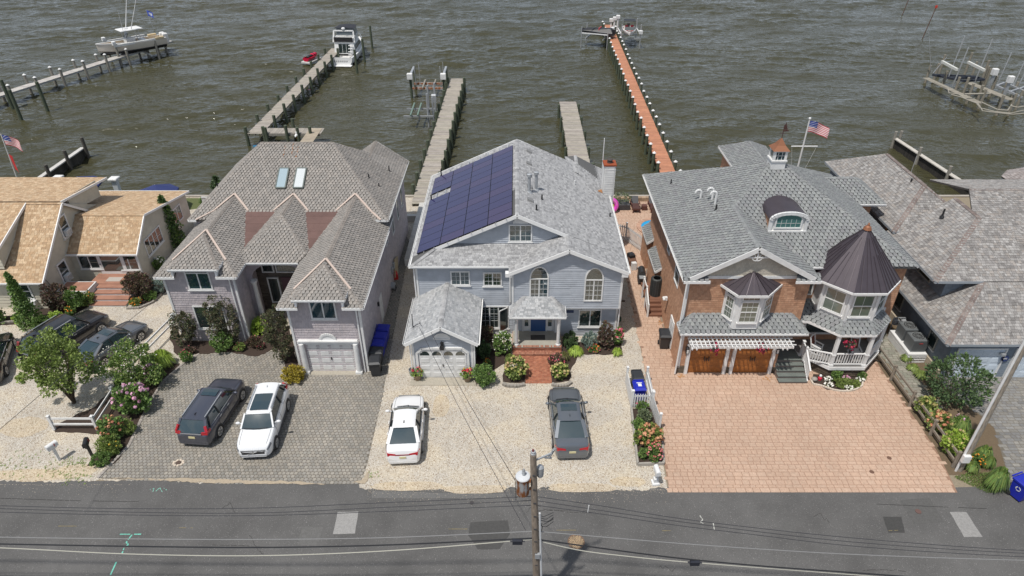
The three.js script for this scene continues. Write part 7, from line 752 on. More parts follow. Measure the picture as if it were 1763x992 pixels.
// ---------- bins ----------
function bin(label,x,z,turn,col,s=1,mark){const B=local('wheelie_bin',label,'bin',[x,0.02,z],turn,'wheelie bins');B.scale.setScalar(s);const m=M(...col,0.45),g=new G(),w=0.3,d=0.36;g.hexa([[-w*0.8,0.08,d*0.72],[w*0.8,0.08,d*0.72],[w*0.8,0.08,-d*0.78],[-w*0.8,0.08,-d*0.78]],[[-w,1.0,d],[w,1.0,d],[w,1.0,-d],[-w,1.0,-d]]);g.box(-w - 0.03,0.93,-d - 0.03,w+0.03,1.0,d+0.03);g.build('tub',m,B);const l=new G();l.hexa([[-w - 0.04,1.01,d+0.05],[w+0.04,1.01,d+0.05],[w+0.04,1.01,-d - 0.04],[-w - 0.04,1.01,-d - 0.04]],[[-w*0.85,1.1,d*0.85],[w*0.85,1.1,d*0.85],[w*0.85,1.12,-d*0.85],[-w*0.85,1.12,-d*0.85]]);l.bar([-w,1.04,-d - 0.08],[w,1.04,-d - 0.08],0.05,0.05);l.build('lid',m,B);for(const x2 of[-0.26,0.26]){const q=new G();q.cyl([x2 - 0.03,0.13,-d*0.85],[x2+0.03,0.13,-d*0.85],0.13,0.13,12);q.build('wheel',mRubber,B);}
  if(mark==='lid'){const q=new G();q.hexa([[-0.1,1.115,0.16],[0.1,1.115,0.16],[0.1,1.121,-0.06],[-0.1,1.121,-0.06]],[[-0.1,1.118,0.16],[0.1,1.118,0.16],[0.1,1.124,-0.06],[-0.1,1.124,-0.06]]);q.bar([-0.16,1.125,-0.12],[0.14,1.125,-0.12],0.06,0.004);q.build('recycling_mark',mWhite,B);}if(mark==='side'){const q=new G(),y=0.66,f=(a,r)=>[-0.305+0.0 - 0.004,y+r*Math.sin(a),r*Math.cos(a)];for(let i=0;i<3;i++)for(let k=0;k<4;k++){const a0=i*2.094+k*0.42,a1=a0+0.40;q.quad(f(a0,0.075),f(a1,0.075),f(a1,0.12),f(a0,0.12));}q.build('recycling_mark',mWhite,B);}return B;}
const blue=[0.012,0.022,0.36],blk=[0.03,0.032,0.036];
{const p=(u,v)=>at(u,v,1.1);let a;a=p(659,565);bin('bright blue recycling bin against the lilac wall, rearmost of the row',a[0],a[2],1.5,blue,1.1);a=p(655,578);bin('bright blue recycling bin against the lilac wall, middle of the blue three',a[0],a[2],1.5,blue,1.1);a=p(651,591);bin('bright blue recycling bin against the lilac wall, foremost of the blue three',a[0],a[2],1.5,blue,1.1);a=p(648,604);bin('black bin against the lilac wall, behind the foremost black bin',a[0],a[2],1.55,blk,1.1);a=p(645,622);bin('black bin against the lilac wall, foremost of the row',a[0],a[2],0.1,blk,1.15);a=p(1145,576);bin('black bin standing against the brown shingle side wall',a[0],a[2],-0.05,blk,1.15);a=p(1098,647);bin('black bin at the back of the picket enclosure',a[0],a[2],0.05,blk,1.1);a=p(1101,665);bin('blue recycling bin in the picket enclosure',a[0],a[2],0.05,blue,1.1,'lid');const q=at(1755,850,0.3);bin('blue recycling bin standing at the road edge on the far right',q[0],q[2],0.35,blue,1.2,'side');}
// ---------- mailboxes ----------
function mailbox(label,p,turn,mat,h=1.1,base){const B=local('mailbox',label,'mailbox',p,turn,'mailboxes'),g=new G();g.cbox([0,0,0],0.13,h,0.13,0,0.02);g.bar([0,h - 0.15,-0.2],[0,h - 0.15,0.25],0.1,0.1);if(base){g.cbox([0,0,0],0.4,0.14,0.4,0,0.03);g.cbox([0,0.14,0],0.24,0.3,0.24,0,0.03);}g.build('post',mat,B);const b=new G(),n=10,f=(i,z,r=1)=>{const a=Math.PI*i / n;return[0.13*r*Math.cos(a),h+0.12+0.12*r*Math.sin(a),z];};const rg=(z)=>[[0.13,h - 0.08,z],...Array.from({length:n+1},(_,i)=>f(i,z)),[-0.13,h - 0.08,z]];const A=rg(-0.28),C=rg(0.3);for(let i=0;i<A.length;i++){const j=(i+1)% A.length;b.quad(A[i],A[j],C[j],C[i]);}b.poly(A);b.poly(C);const m=b.build('box',mat,B);const d=new G();d.cbox([0,h - 0.07,0.305],0.24,0.27,0.012);d.build('box_door',mat,m);const fl=new G();fl.box(0.135,h,-0.1,0.15,h+0.2,-0.06);fl.build('signal_flag',M(0.4,0.05,0.05,0.6),m);}
mailbox('white mailbox on a white post on the gravel by the road',at(102,792,0.02),-0.5,mWhite);mailbox('black mailbox on a black post in the flower bed by the road',at(158,784,0.04),0.35,mBlack,0.95);mailbox('white mailbox on a square white plinth beside the salmon drive',at(1128,832,0.02),0.1,mWhite,0.95,true);
// ---------- fences ----------
function railFence(label,pts,mat,o={}){const t=thing('rail_fence',label,'fence',pts[0],'rail fences');for(let i=0;i<pts.length - 1;i++){const a=pts[i],b=pts[i+1],n=Math.max(1,Math.round(len(sub(b,a))/(o.span||2.3)));for(let k=i?1:0;k<=n;k++){const p=mix(a,b,k / n),g=new G();if(o.round)g.cyl(p,add(p,[0,o.h||1.1,0]),0.11,0.1,8);else{g.cbox(p,0.14,(o.h||1.1),0.14,0.02,0.03);g.cbox(add(p,[0,o.h||1.1,0]),0.18,0.05,0.18,0,0.02);}g.build('post',mat,t);}for(let k=0;k<n;k++)for(const y of o.rails||[0.45,0.9]){const g=new G(),p=add(mix(a,b,k / n),[0,y+(o.round?rr(-0.04,0.04):0),0]),q=add(mix(a,b,(k+1)/ n),[0,y+(o.round?rr(-0.04,0.04):0),0]);g.bar(p,q,o.round?0.09:0.05,0.13);g.build('rail',mat,t);}}return t;}
railFence('white two rail corner fence round the mulch bed under the leafy tree',[at(94,740,0.02),at(168,740,0.02),at(200,690,0.02)],mWhite,{span:3.2});railFence('white two rail fence running beside the slate grey saloon to the lilac house',[at(232,640,0.02),at(303,566,0.02)],mWhite,{span:3.4,h:1.25,rails:[0.6,1.05]});
railFence('weathered split rail fence between the salmon drive and the paver walk',[at(1641,804,0.02),at(1478,575,0.02)],M(0.30,0.265,0.22,0.95,{map:tBark}),{round:true,span:2.6,rails:[0.4,0.95],h:1.2});
function picket(label,pts,o={}){const t=thing('picket_fence',label,'fence',pts[0],'white picket fences'),h=o.h||1.15;for(let i=0;i<pts.length - 1;i++){const a=pts[i],b=pts[i+1],L=len(sub(b,a)),n=Math.round(L /(o.gap||0.15));for(const p of i?[b]:[a,b]){const g=new G();g.cbox(p,0.13,h+0.2,0.13,0,0.03);g.cbox(add(p,[0,h+0.2,0]),0.17,0.06,0.17,0,0.03);g.build('post',mWhite,t);}const r=new G();for(const y of[0.25,h - 0.25])r.bar(add(a,[0,y,0]),add(b,[0,y,0]),0.05,0.09);r.build('rail',mWhite,t);for(let k=1;k<n;k++){const p=mix(a,b,k / n),d=norm(sub(b,a)),s=cross(d,[0,1,0]),g=new G(),w=0.04,q=(u,y,e)=>add(add(p,mul(d,u)),add([0,y,0],mul(s,e)));const pr=[[-w,0.05],[w,0.05],[w,h - 0.07],[0,h],[-w,h - 0.07]];g.poly(pr.map(([u,y])=>q(u,y,0.04)));g.poly(pr.map(([u,y])=>q(u,y,0.06)).reverse());for(let m=0;m<5;m++){const e=pr[m],f=pr[(m+1)% 5];g.quad(q(e[0],e[1],0.04),q(f[0],f[1],0.04),q(f[0],f[1],0.06),q(e[0],e[1],0.06));}g.build('picket',mWhite,t);}}return t;}
picket('white picket enclosure round the two bins and along the strip bed',[at(1078,660,0.03),at(1087,701,0.03),at(1121,701,0.03),at(1112,660,0.03)]);picket('low white picket fence along the right side of the strip bed',[at(1122,703,0.03),at(1134,741,0.03)]);
picket('white picket gate across the salmon patio behind the grey house',[[8.5,0.03,-52.2],[9.6,0.03,-51.6],[10.84,0.03,-49.4]],{gap:0.17,h:1.5});
{const t=thing('board_fence','white board fence behind the cream cottage, beside the lilac roof','fence',[-27,0,-58]);const g=new G();g.box(-29.5,0.1,-57.05,-24.6,0.3,-56.98);g.box(-29.5,1.5,-57.05,-24.6,1.62,-56.95);g.build('rail',mWhite,t);for(let i=0;i<30;i++){const q=new G();q.box(-29.5+i*0.163,0.12,-57.03,-29.5+i*0.163+0.15,1.5,-56.99);q.build('board',mWhite,t);}}
{const t=thing('edging_frame','weathered timber edging round the strip bed beside the salmon drive','bed edging',at(1115,750,0));const l=[[1087,704],[1098,800],[1143,798],[1139,745]].map(([u,v])=>at(u,v,0.1));for(let i=0;i<3;i++){const g=new G();g.bar(l[i],l[i+1],0.12,0.22);g.build('edging_board',M(0.40,0.37,0.33,0.9,{map:tWood}),t);}}
// ================= plants =================
R=RNG(606);
const GR={mid:[[0.166,0.276,0.062],[0.121,0.221,0.048],[0.211,0.32,0.078],[0.099,0.177,0.044]],dark:[[0.078,0.137,0.048],[0.062,0.111,0.04],[0.099,0.166,0.057]],lime:[[0.354,0.486,0.066],[0.287,0.42,0.062],[0.42,0.552,0.099]],yellow:[[0.42,0.33,0.03],[0.36,0.30,0.03],[0.46,0.38,0.06]],red:[[0.133,0.07,0.056],[0.099,0.062,0.048],[0.166,0.099,0.066],[0.099,0.111,0.044]],bronze:[[0.121,0.121,0.062],[0.092,0.099,0.053],[0.155,0.121,0.07],[0.088,0.121,0.048]],blue:[[0.221,0.293,0.26],[0.182,0.247,0.227],[0.26,0.338,0.305]],olive:[[0.221,0.299,0.066],[0.177,0.243,0.062],[0.265,0.343,0.088]],sage:[[0.169,0.215,0.117],[0.143,0.189,0.104],[0.208,0.247,0.143]]};
function leafAt(g,p,s,dir,pal,asp=0.5){const k=rr(0.72,1.3),c=pick(pal);g.col(c[0]*k,c[1]*k,c[2]*k*rr(0.8,1.1));const d=norm(add(dir,[rr(-0.8,0.8),rr(-0.55,0.75),rr(-0.8,0.8)])),u=norm(cross(d,[rr(-1,1),rr(-1,1),rr(-1,1)])),n=cross(d,u),a=mul(d,s),b=mul(u,s*asp),f=mul(n,s*0.16),m=add(p,mul(d,s*0.45));g.tri(p,add(add(m,b),f),add(p,a));g.tri(p,add(p,a),add(add(m,mul(b,-1)),f));}
// leaves gathered in clumps that sit over the crown's volume, outline uneven
function crown(g,c,rx,ry,rz,n,s,pal,o={}){const nc=o.clumps||26,cl=[];for(let i=0;i<nc;i++){const y=1 - 2*(i+0.5)/ nc,a=i*2.39996+rr(-0.3,0.3),q=Math.sqrt(1 - y*y),k=rr(o.in??0.55,1.04);cl.push([[c[0]+rx*k*q*Math.cos(a),c[1]+ry*k*(o.flatBase?Math.max(y,-0.55):y),c[2]+rz*k*q*Math.sin(a)],rr(0.45,1.45),[q*Math.cos(a),y,q*Math.sin(a)]]);}const cr=Math.min(rx,ry,rz)*(o.cr??0.34);for(let i=0;i<n;i++){const k=cl[Math.floor(R()*nc)],d=norm([rr(-1,1),rr(-1,1),rr(-1,1)]),r=cr*k[1]*Math.pow(R(),0.4),p=add(k[0],mul(d,r));if(p[1]<0.04)p[1]=rr(0.04,0.12);leafAt(g,p,s*rr(0.7,1.3),norm(add(add(d,k[2]),[0,0.35,0])),pal,o.asp);}g.col(1);}
function blooms(g,c,rx,ry,rz,n,s,pal,top=-0.1){for(let i=0;i<n;i++){const y=rr(top,1),a=rr(0,6.28),q=Math.sqrt(1 - y*y),k=rr(0.95,1.1),f=pick(pal),h=rr(0.85,1.15);g.col(f[0]*h,f[1]*h,f[2]*h);const p=[c[0]+rx*k*q*Math.cos(a),Math.max(0.1,c[1]+ry*k*y),c[2]+rz*k*q*Math.sin(a)],r=s*rr(0.75,1.2);for(let m=0;m<9;m++){const d=norm([rr(-1,1),rr(-0.4,1),rr(-1,1)]),u=norm(cross(d,[rr(-1,1),0.3,rr(-1,1)])),v=cross(d,u),o=add(p,mul(d,r*0.55));const e=r*0.55;g.quad(add(o,mul(u,-e)),add(o,mul(v,-e)),add(o,mul(u,e)),add(o,mul(v,e)));}}g.col(1);}
function stems(g,b,h,n,spread,r=0.03){for(let i=0;i<n;i++){const a=i / n*6.28+rr(-0.4,0.4),p=[b[0]+rr(-0.08,0.08),0,b[2]+rr(-0.08,0.08)],m=[b[0]+spread*0.4*Math.cos(a),h*0.5,b[2]+spread*0.4*Math.sin(a)],e=[b[0]+spread*Math.cos(a),h*rr(0.8,1),b[2]+spread*Math.sin(a)];g.cyl(p,m,r,r*0.7,6);g.cyl(m,e,r*0.7,r*0.3,5);for(let k=0;k<2;k++){const f=mix(m,e,rr(0.1,0.7));g.cyl(f,add(f,[rr(-0.4,0.4)*spread,h*rr(0.1,0.3),rr(-0.4,0.4)*spread]),r*0.4,r*0.15,4);}}}
// plant measured from the photo: pixel box of its outline; the base sits at the box's bottom centre
function shrub(label,box,pal,o={}){
  const[u0,v0,u1,v1]=box,um=(u0+u1)/ 2,gB=at(um,v1,0),wpx=at((u0+u1)/ 2+(u1 - u0)/ 2,(v0+v1)/ 2,0.5)[0]- at(um,(v0+v1)/ 2,0.5)[0],rx=wpx*(o.w??0.92),rz=rx*(o.deep??0.9),z=gB[2]- rz*0.75;let lo=0.1,hi=8;for(let i=0;i<30;i++){const m=(lo+hi)/ 2,p=[gB[0],m,z],fw=SP*(CAM_H - m)- CP*z,v=PPY - FOCAL*(CP*(m - CAM_H)- SP*z)/ fw;if(v>v0)lo=m;else hi=m;}const h=clamp(lo*(o.h??1),0.12,7),x=at(um,v1,0)[0]+(at(um,(v0+v1)/ 2,h / 2)[0]- at(um,(v0+v1)/ 2,h / 2)[0]),c=[x,o.tree?h*0.6:h*0.52,z];
  const t=thing(o.name||'shrub',label,o.cat||'shrub',[x,0,z],o.group),g=new G(),s=o.leaf??0.12,vol=(rx*rz+(rx+rz)*h*0.5),n=Math.round(clamp((o.dens??1)*vol*13 /(s*s),80,14000));
  if(o.grass){for(let i=0;i<Math.min(900,n / 9);i++){const a=rr(0,6.28),d=Math.sqrt(R())*0.35,b=[x+rx*d*Math.cos(a),0.02,z+rz*d*Math.sin(a)],k=rr(0.6,1.1),e=[x+rx*k*Math.cos(a+rr(-0.3,0.3)),h*rr(0.3,0.9)*(1.3 - k),z+rz*k*Math.sin(a+rr(-0.3,0.3))],m=add(mix(b,e,0.5),[0,h*0.45,0]),sd=[0.022*Math.sin(a)*(o.blade??1),0,-0.022*Math.cos(a)*(o.blade??1)],cc=pick(pal),q=rr(0.75,1.25);g.col(cc[0]*q,cc[1]*q,cc[2]*q);g.quad(sub(b,sd),add(b,sd),add(m,sd),sub(m,sd));g.tri(sub(m,sd),add(m,sd),e);}g.col(1);g.build('blades',mLeaf,t);}
  else if(o.cone){for(let k=0;k<14;k++){const f=k / 13,rk=rx*(1 - f*0.86)*rr(0.75,1.1),a0=rr(0,6);for(let m=0;m<5 - 2*f;m++){const a=a0+m*1.3;crown(g,[x+rk*0.55*Math.cos(a),0.15+f*(h - 0.3),z+rk*0.55*Math.sin(a)],rk*0.5,h*0.075,rk*0.5,n / 60,s,pal,{clumps:7,cr:0.7});}}g.build('foliage',mLeaf,t);}
  else{crown(g,c,rx*0.86,(o.tree?h*0.4:h*0.5)*0.9,rz*0.86,n,s,pal,o);stuff(null);g.build(o.tree?'crown':'foliage',mLeaf,t);}
  if(o.stems){const q=new G();stems(q,[x,0,z],h*0.8,o.stems,rx*0.6,o.sr||0.025);q.build(o.tree?'trunk':'stems',mBarkTree,t);}
  if(o.bloom){const q=new G();blooms(q,c,rx*0.9,h*0.5,rz*0.9,o.bloom,o.bs??0.09,o.bp,o.btop);stuff(q.build('flower_heads',mPetal,t));}
  return t;
}
const PINK=[[0.60,0.30,0.42],[0.64,0.37,0.48],[0.54,0.29,0.41],[0.64,0.45,0.55]],PEACH=[[0.52,0.22,0.12],[0.58,0.30,0.17],[0.46,0.17,0.10],[0.5,0.28,0.14]],ROSE=[[0.58,0.11,0.16],[0.64,0.2,0.22],[0.5,0.08,0.13]],WHITE=[[0.75,0.74,0.68],[0.68,0.68,0.6]],RED=[[0.55,0.03,0.05],[0.45,0.02,0.05],[0.6,0.08,0.1]],ORANGE=[[0.7,0.22,0.02],[0.75,0.35,0.04]],CREAM=[[0.50,0.44,0.18],[0.46,0.36,0.15],[0.52,0.36,0.2],[0.36,0.38,0.10]];
// beside the cottage and at the left drive
shrub('spreading leafy green tree beside the corner rail fence at the lower left',[34,583,172,725],GR.olive,{name:'tree',cat:'tree',tree:true,leaf:0.13,dens:0.6,stems:9,sr:0.06,clumps:64,in:0.4,cr:0.2,h:1.1});
shrub('wide bright green shrub with small white flowers right of the leafy tree',[164,596,278,690],[...GR.mid,...GR.olive],{leaf:0.12,dens:0.6,cr:0.24,bloom:60,bs:0.05,bp:WHITE,stems:5,clumps:40});
shrub('tuft of fine green ornamental grass behind the pink hydrangeas',[250,598,300,640],GR.lime,{name:'ornamental_grass',cat:'grass',grass:true,leaf:0.05,dens:0.5});
shrub('large pink mophead hydrangea beside the tumbled paver drive',[190,668,260,724],GR.mid,{name:'hydrangea',cat:'hydrangea',leaf:0.17,bloom:34,bs:0.16,bp:PINK,group:'flowering shrubs of the left bed'});
shrub('pink mophead hydrangea peeping out right of the wide white flowered shrub',[250,630,284,668],GR.mid,{name:'hydrangea',cat:'hydrangea',leaf:0.15,bloom:18,bs:0.15,bp:PINK,group:'flowering shrubs of the left bed'});
shrub('small peach hydrangea below the pink hydrangea at the lower left',[167,722,214,764],GR.mid,{name:'hydrangea',cat:'hydrangea',leaf:0.15,bloom:26,bs:0.12,bp:PEACH,group:'flowering shrubs of the left bed'});
shrub('low bright green cushion plant at the road end of the left bed',[150,784,190,808],GR.mid,{name:'ground_cover',cat:'plant',leaf:0.07});shrub('olive ground cover behind the black mailbox',[164,752,206,786],GR.olive,{name:'ground_cover',cat:'plant',leaf:0.08});shrub('olive ground cover beside the peach hydrangea',[205,726,236,752],GR.olive,{name:'ground_cover',cat:'plant',leaf:0.08});shrub('small plant with a yellow flower tuft right of the black mailbox',[178,762,208,788],GR.olive,{name:'ground_cover',cat:'plant',leaf:0.08,bloom:5,bs:0.07,bp:[[0.6,0.42,0.05]]});
shrub('upright feathery arborvitae at the cottage corner',[26,472,68,568],GR.mid,{name:'arborvitae',cat:'conifer',cone:true,leaf:0.14,dens:1.3});shrub('arborvitae half cut off by the left edge before the cottage',[-22,510,8,560],GR.mid,{name:'arborvitae',cat:'conifer',cone:true,leaf:0.14});
shrub('round clipped green boxwood in front of the arborvitae',[54,545,86,574],GR.mid,{name:'boxwood',cat:'shrub',leaf:0.07,dens:1.2,in:0.85,cr:0.25});shrub('lime green shrub right of the round boxwood',[84,537,110,564],GR.lime,{leaf:0.09});shrub('small lime plant left of the arborvitae',[20,542,42,560],GR.lime,{leaf:0.08});
shrub('dark red leaved small tree at the cottage corner',[74,488,120,545],GR.red,{leaf:0.13,stems:4,dens:0.8});shrub('fresh green grassy shrub left of the front steps',[112,496,148,540],GR.mid,{leaf:0.1});shrub('green rose bush beside the left foot of the front steps',[134,505,162,530],GR.olive,{leaf:0.1,bloom:6,bs:0.07,bp:ORANGE});shrub('orange lilies behind the long black SUV',[110,528,130,546],GR.mid,{name:'flower_clump',cat:'flowers',leaf:0.09,bloom:10,bs:0.08,bp:ORANGE});
shrub('reddish bushy shrub right of the front steps',[210,466,264,522],GR.red,{leaf:0.13,stems:4});shrub('grey blue dwarf spruce right of the reddish shrub',[260,480,284,510],GR.blue,{leaf:0.08});shrub('yellow and orange flower clump at the right foot of the steps',[220,514,244,530],GR.olive,{name:'flower_clump',cat:'flowers',leaf:0.07,bloom:22,bs:0.06,bp:ORANGE});shrub('small green plants along the curved bed edge',[246,502,272,520],GR.mid,{leaf:0.08});
shrub('tall dark green juniper between the cottage and the lilac house',[272,340,320,430],[...GR.mid,...GR.dark],{name:'juniper',cat:'conifer',cone:true,leaf:0.18,dens:1.2});shrub('white hydrangea between the cottage wall and the lilac roof',[262,444,286,468],GR.mid,{name:'hydrangea',cat:'hydrangea',leaf:0.12,bloom:14,bs:0.13,bp:WHITE});
shrub('small evergreen at the shore behind the lilac roof',[358,302,386,330],GR.dark,{name:'juniper',cat:'conifer',cone:true,leaf:0.16});shrub('low green bush by the white board fence',[340,340,360,352],GR.mid,{leaf:0.12});
// lilac house front
shrub('bronze leaved upright shrub at the left corner of the lilac house',[292,534,346,604],GR.bronze,{leaf:0.11,stems:5,dens:0.55,clumps:40,cr:0.25});shrub('tall bronze leaved crape myrtle before the lilac wing',[354,508,424,605],GR.bronze,{name:'crape_myrtle',cat:'shrub',leaf:0.11,stems:7,dens:0.55,clumps:54,cr:0.24});shrub('green bush at the foot of the tall crape myrtle',[360,575,402,612],GR.mid,{leaf:0.11});
shrub('bronze crape myrtle leaning on the garage of the lilac house',[458,524,514,634],GR.bronze,{name:'crape_myrtle',cat:'shrub',leaf:0.11,stems:7,dens:0.6,clumps:54,cr:0.25});shrub('lime threadleaf shrub by the entry column',[426,550,464,582],GR.lime,{leaf:0.09});shrub('bright golden shrub at the corner of the lilac garage',[481,634,525,664],GR.yellow,{leaf:0.10,dens:1.3});for(const[b,l]of[[[312,598,336,614],'small reddish ground plants left of the crape myrtle bed'],[[306,606,332,628],'mixed heather clump at the left end of the lilac house bed'],[[424,580,452,602],'low leafy plants below the entry column'],[[436,590,456,604],'small rust flowered plants by the entry path'],[[400,592,424,608],'low bronze ground plants right of the tall crape myrtle']])shrub(l,b,pick([GR.olive,GR.red,GR.mid]),{name:'ground_cover',cat:'plant',leaf:0.08,bloom:6,bs:0.05,bp:ROSE});
// grey clapboard front beds
shrub('dark red leaved shrub between the small garage and the windows',[820,560,854,602],GR.red,{leaf:0.11,stems:3});shrub('green shrub dotted with white flowers left of the brick steps',[846,572,884,616],GR.mid,{leaf:0.11,bloom:40,bs:0.055,bp:WHITE,btop:-0.5});shrub('dark green shrub beside the small garage wall',[818,590,848,622],GR.dark,{leaf:0.11});shrub('spreading fresh green juniper at the corner of the small garage',[810,632,856,670],GR.mid,{name:'spreading_juniper',cat:'shrub',leaf:0.1,dens:1.2});shrub('small tuft of grass left of the brick walk',[866,606,888,628],GR.olive,{name:'ornamental_grass',cat:'grass',grass:true,leaf:0.05,dens:0.5});shrub('orange lilies by the dark shrub of the small garage',[832,618,846,636],GR.mid,{name:'flower_clump',cat:'flowers',leaf:0.08,bloom:10,bs:0.05,bp:ORANGE});
shrub('cream panicle hydrangea at the left end of the brick walk',[868,618,910,658],GR.olive,{name:'hydrangea',cat:'hydrangea',leaf:0.13,bloom:60,bs:0.12,bp:CREAM,group:'hydrangeas flanking the brick walk'});shrub('cream panicle hydrangea at the right end of the brick walk',[946,629,981,658],GR.olive,{name:'hydrangea',cat:'hydrangea',leaf:0.13,bloom:44,bs:0.12,bp:CREAM,group:'hydrangeas flanking the brick walk'});shrub('pink rose bush right of the brick walk',[942,612,974,640],GR.red,{name:'rose_bush',cat:'rose',leaf:0.08,bloom:22,bs:0.07,bp:ROSE});shrub('straw coloured grass tuft right of the brick walk',[958,602,984,626],[[0.2,0.19,0.07],[0.16,0.17,0.05]],{name:'ornamental_grass',cat:'grass',grass:true,leaf:0.05,dens:0.5});
shrub('round dark boxwood beside the brick steps, rear of two',[968,573,996,600],GR.dark,{name:'boxwood',cat:'shrub',leaf:0.07,dens:1.2,in:0.85,cr:0.25});shrub('low dark boxwood beside the brick steps, front of two',[970,584,994,606],GR.dark,{name:'boxwood',cat:'shrub',leaf:0.07,dens:1.2,in:0.85,cr:0.25});shrub('round blue globe spruce under the right front window',[999,575,1031,602],GR.blue,{name:'globe_spruce',cat:'shrub',leaf:0.075,dens:1.3,in:0.85,cr:0.28});shrub('dark red barberry at the right corner of the grey house',[1025,556,1057,606],GR.red,{name:'barberry',leaf:0.11,stems:5});shrub('pink flowering bush at the right corner of the grey house',[1054,566,1074,598],GR.mid,{leaf:0.09,bloom:26,bs:0.1,bp:ROSE});shrub('lime daylily tuft right of the grey house',[1052,596,1074,616],GR.lime,{name:'daylily',cat:'plant',grass:true,leaf:0.05,dens:0.6,blade:1.6});shrub('green daylily tufts below the boxwoods',[976,594,1008,616],GR.lime,{name:'daylily',cat:'plant',grass:true,leaf:0.05,dens:0.7,blade:1.6});shrub('pink and orange annuals below the blue globe spruce',[1010,596,1036,610],GR.mid,{name:'flower_clump',cat:'flowers',leaf:0.06,bloom:30,bs:0.06,bp:[...ROSE,...ORANGE]});
// strip bed
shrub('red flowered green plant against the picket enclosure',[1093,692,1118,710],GR.mid,{leaf:0.08,bloom:8,bs:0.06,bp:ROSE});shrub('grey green sage mound in the strip bed',[1094,706,1124,733],GR.sage,{leaf:0.08});shrub('fresh green mound in front of the sage in the strip bed',[1088,722,1110,742],GR.mid,{leaf:0.08});shrub('lime mound along the left edge of the strip bed',[1088,740,1103,770],GR.olive,{leaf:0.08});shrub('large peach brown hydrangea in the strip bed',[1096,736,1145,776],GR.olive,{name:'hydrangea',cat:'hydrangea',leaf:0.12,bloom:90,bs:0.12,bp:PEACH,btop:-0.4});shrub('coral pink rose bush at the road end of the strip bed',[1112,766,1143,801],GR.mid,{name:'rose_bush',cat:'rose',leaf:0.09,bloom:60,bs:0.075,bp:[[0.6,0.16,0.16],[0.64,0.24,0.24]],btop:-0.4});shrub('small dark green plant beside the coral roses',[1098,772,1116,794],GR.mid,{leaf:0.08,dens:0.8});
// turret garden
shrub('fern green plant against the porch stone',[1430,638,1450,660],GR.mid,{leaf:0.08});shrub('low green plants in the middle of the porch garden',[1436,652,1462,670],GR.olive,{leaf:0.08});shrub('low green plant at the front of the porch garden',[1460,656,1484,670],GR.olive,{leaf:0.07});shrub('green plant at the right end of the porch garden',[1476,640,1492,656],GR.mid,{leaf:0.08});
for(const[u,v,l,pal]of[[1426,654,'white petunias at the left of the porch garden',WHITE],[1427,663,'white petunias at the lower left of the porch garden',WHITE],[1461,669,'white petunias at the front rim of the porch garden',WHITE],[1481,655,'white petunias at the right of the porch garden',WHITE],[1456,652,'pink petunias against the porch stone',PINK]]){const p=at(u,v,0.1),t=thing('petunias',l,'flowers',[p[0],0,p[2]],'petunias in the porch garden'),g=new G();blooms(g,[p[0],0.16,p[2]],0.26,0.12,0.18,16,0.09,pal);crown(g,[p[0],0.1,p[2]],0.26,0.1,0.2,40,0.06,GR.mid);g.build('blossoms',mPetal,t);}
// right bed
shrub('big round dark green bush before the shake house',[1594,620,1712,718],GR.dark,{leaf:0.2,dens:0.8,stems:9,clumps:70,in:0.7,cr:0.22,asp:0.3});
for(const[b,l]of[[[1552,606,1576,626],'hosta by the shake house foundation, rearmost of three'],[[1562,626,1588,642],'hosta by the shake house foundation, middle of three'],[[1574,636,1600,656],'hosta by the shake house foundation, foremost of three']])shrub(l,b,GR.olive,{name:'hosta',cat:'plant',grass:true,leaf:0.055,dens:0.6,blade:2.4,group:'hostas by the foundation'});
shrub('blush hydrangea hedge along the split rail fence, upper clump',[1576,686,1612,722],GR.olive,{name:'hydrangea',cat:'hydrangea',leaf:0.13,bloom:34,bs:0.11,bp:CREAM,group:'hydrangeas along the split rail fence'});shrub('blush hydrangea along the split rail fence, middle clump',[1596,712,1642,752],GR.olive,{name:'hydrangea',cat:'hydrangea',leaf:0.13,bloom:44,bs:0.12,bp:[...PEACH,...CREAM],group:'hydrangeas along the split rail fence'});shrub('lime hydrangea along the split rail fence, lowest clump',[1620,744,1664,790],GR.lime,{name:'hydrangea',cat:'hydrangea',leaf:0.13,bloom:20,bs:0.1,bp:CREAM,group:'hydrangeas along the split rail fence'});
for(const[b,l,o]of[[[1640,712,1676,748],'green daylily bank beside the grey paver drive, upper tuft'],[[1656,735,1686,770],'green daylily bank beside the grey paver drive, middle tuft'],[[1678,762,1712,800],'green daylily bank beside the right pole'],[[1696,796,1738,852],'large daylily tuft at the road end of the right bed'],[[1690,780,1716,812],'lime daylily tuft between the right pole and the drive'],[[1662,792,1690,818],'green tuft at the foot of the right pole']])shrub(l,b,[...GR.mid,...GR.olive],{name:'daylily',cat:'plant',grass:true,leaf:0.05,dens:0.6,blade:1.8,group:'daylilies of the right bed'});
shrub('orange coneflowers beside the right pole',[1672,784,1698,808],GR.mid,{name:'flower_clump',cat:'flowers',leaf:0.08,bloom:26,bs:0.06,bp:ORANGE});shrub('pink coneflowers below the big round bush',[1638,714,1656,742],GR.mid,{name:'flower_clump',cat:'flowers',leaf:0.08,bloom:16,bs:0.06,bp:PINK});
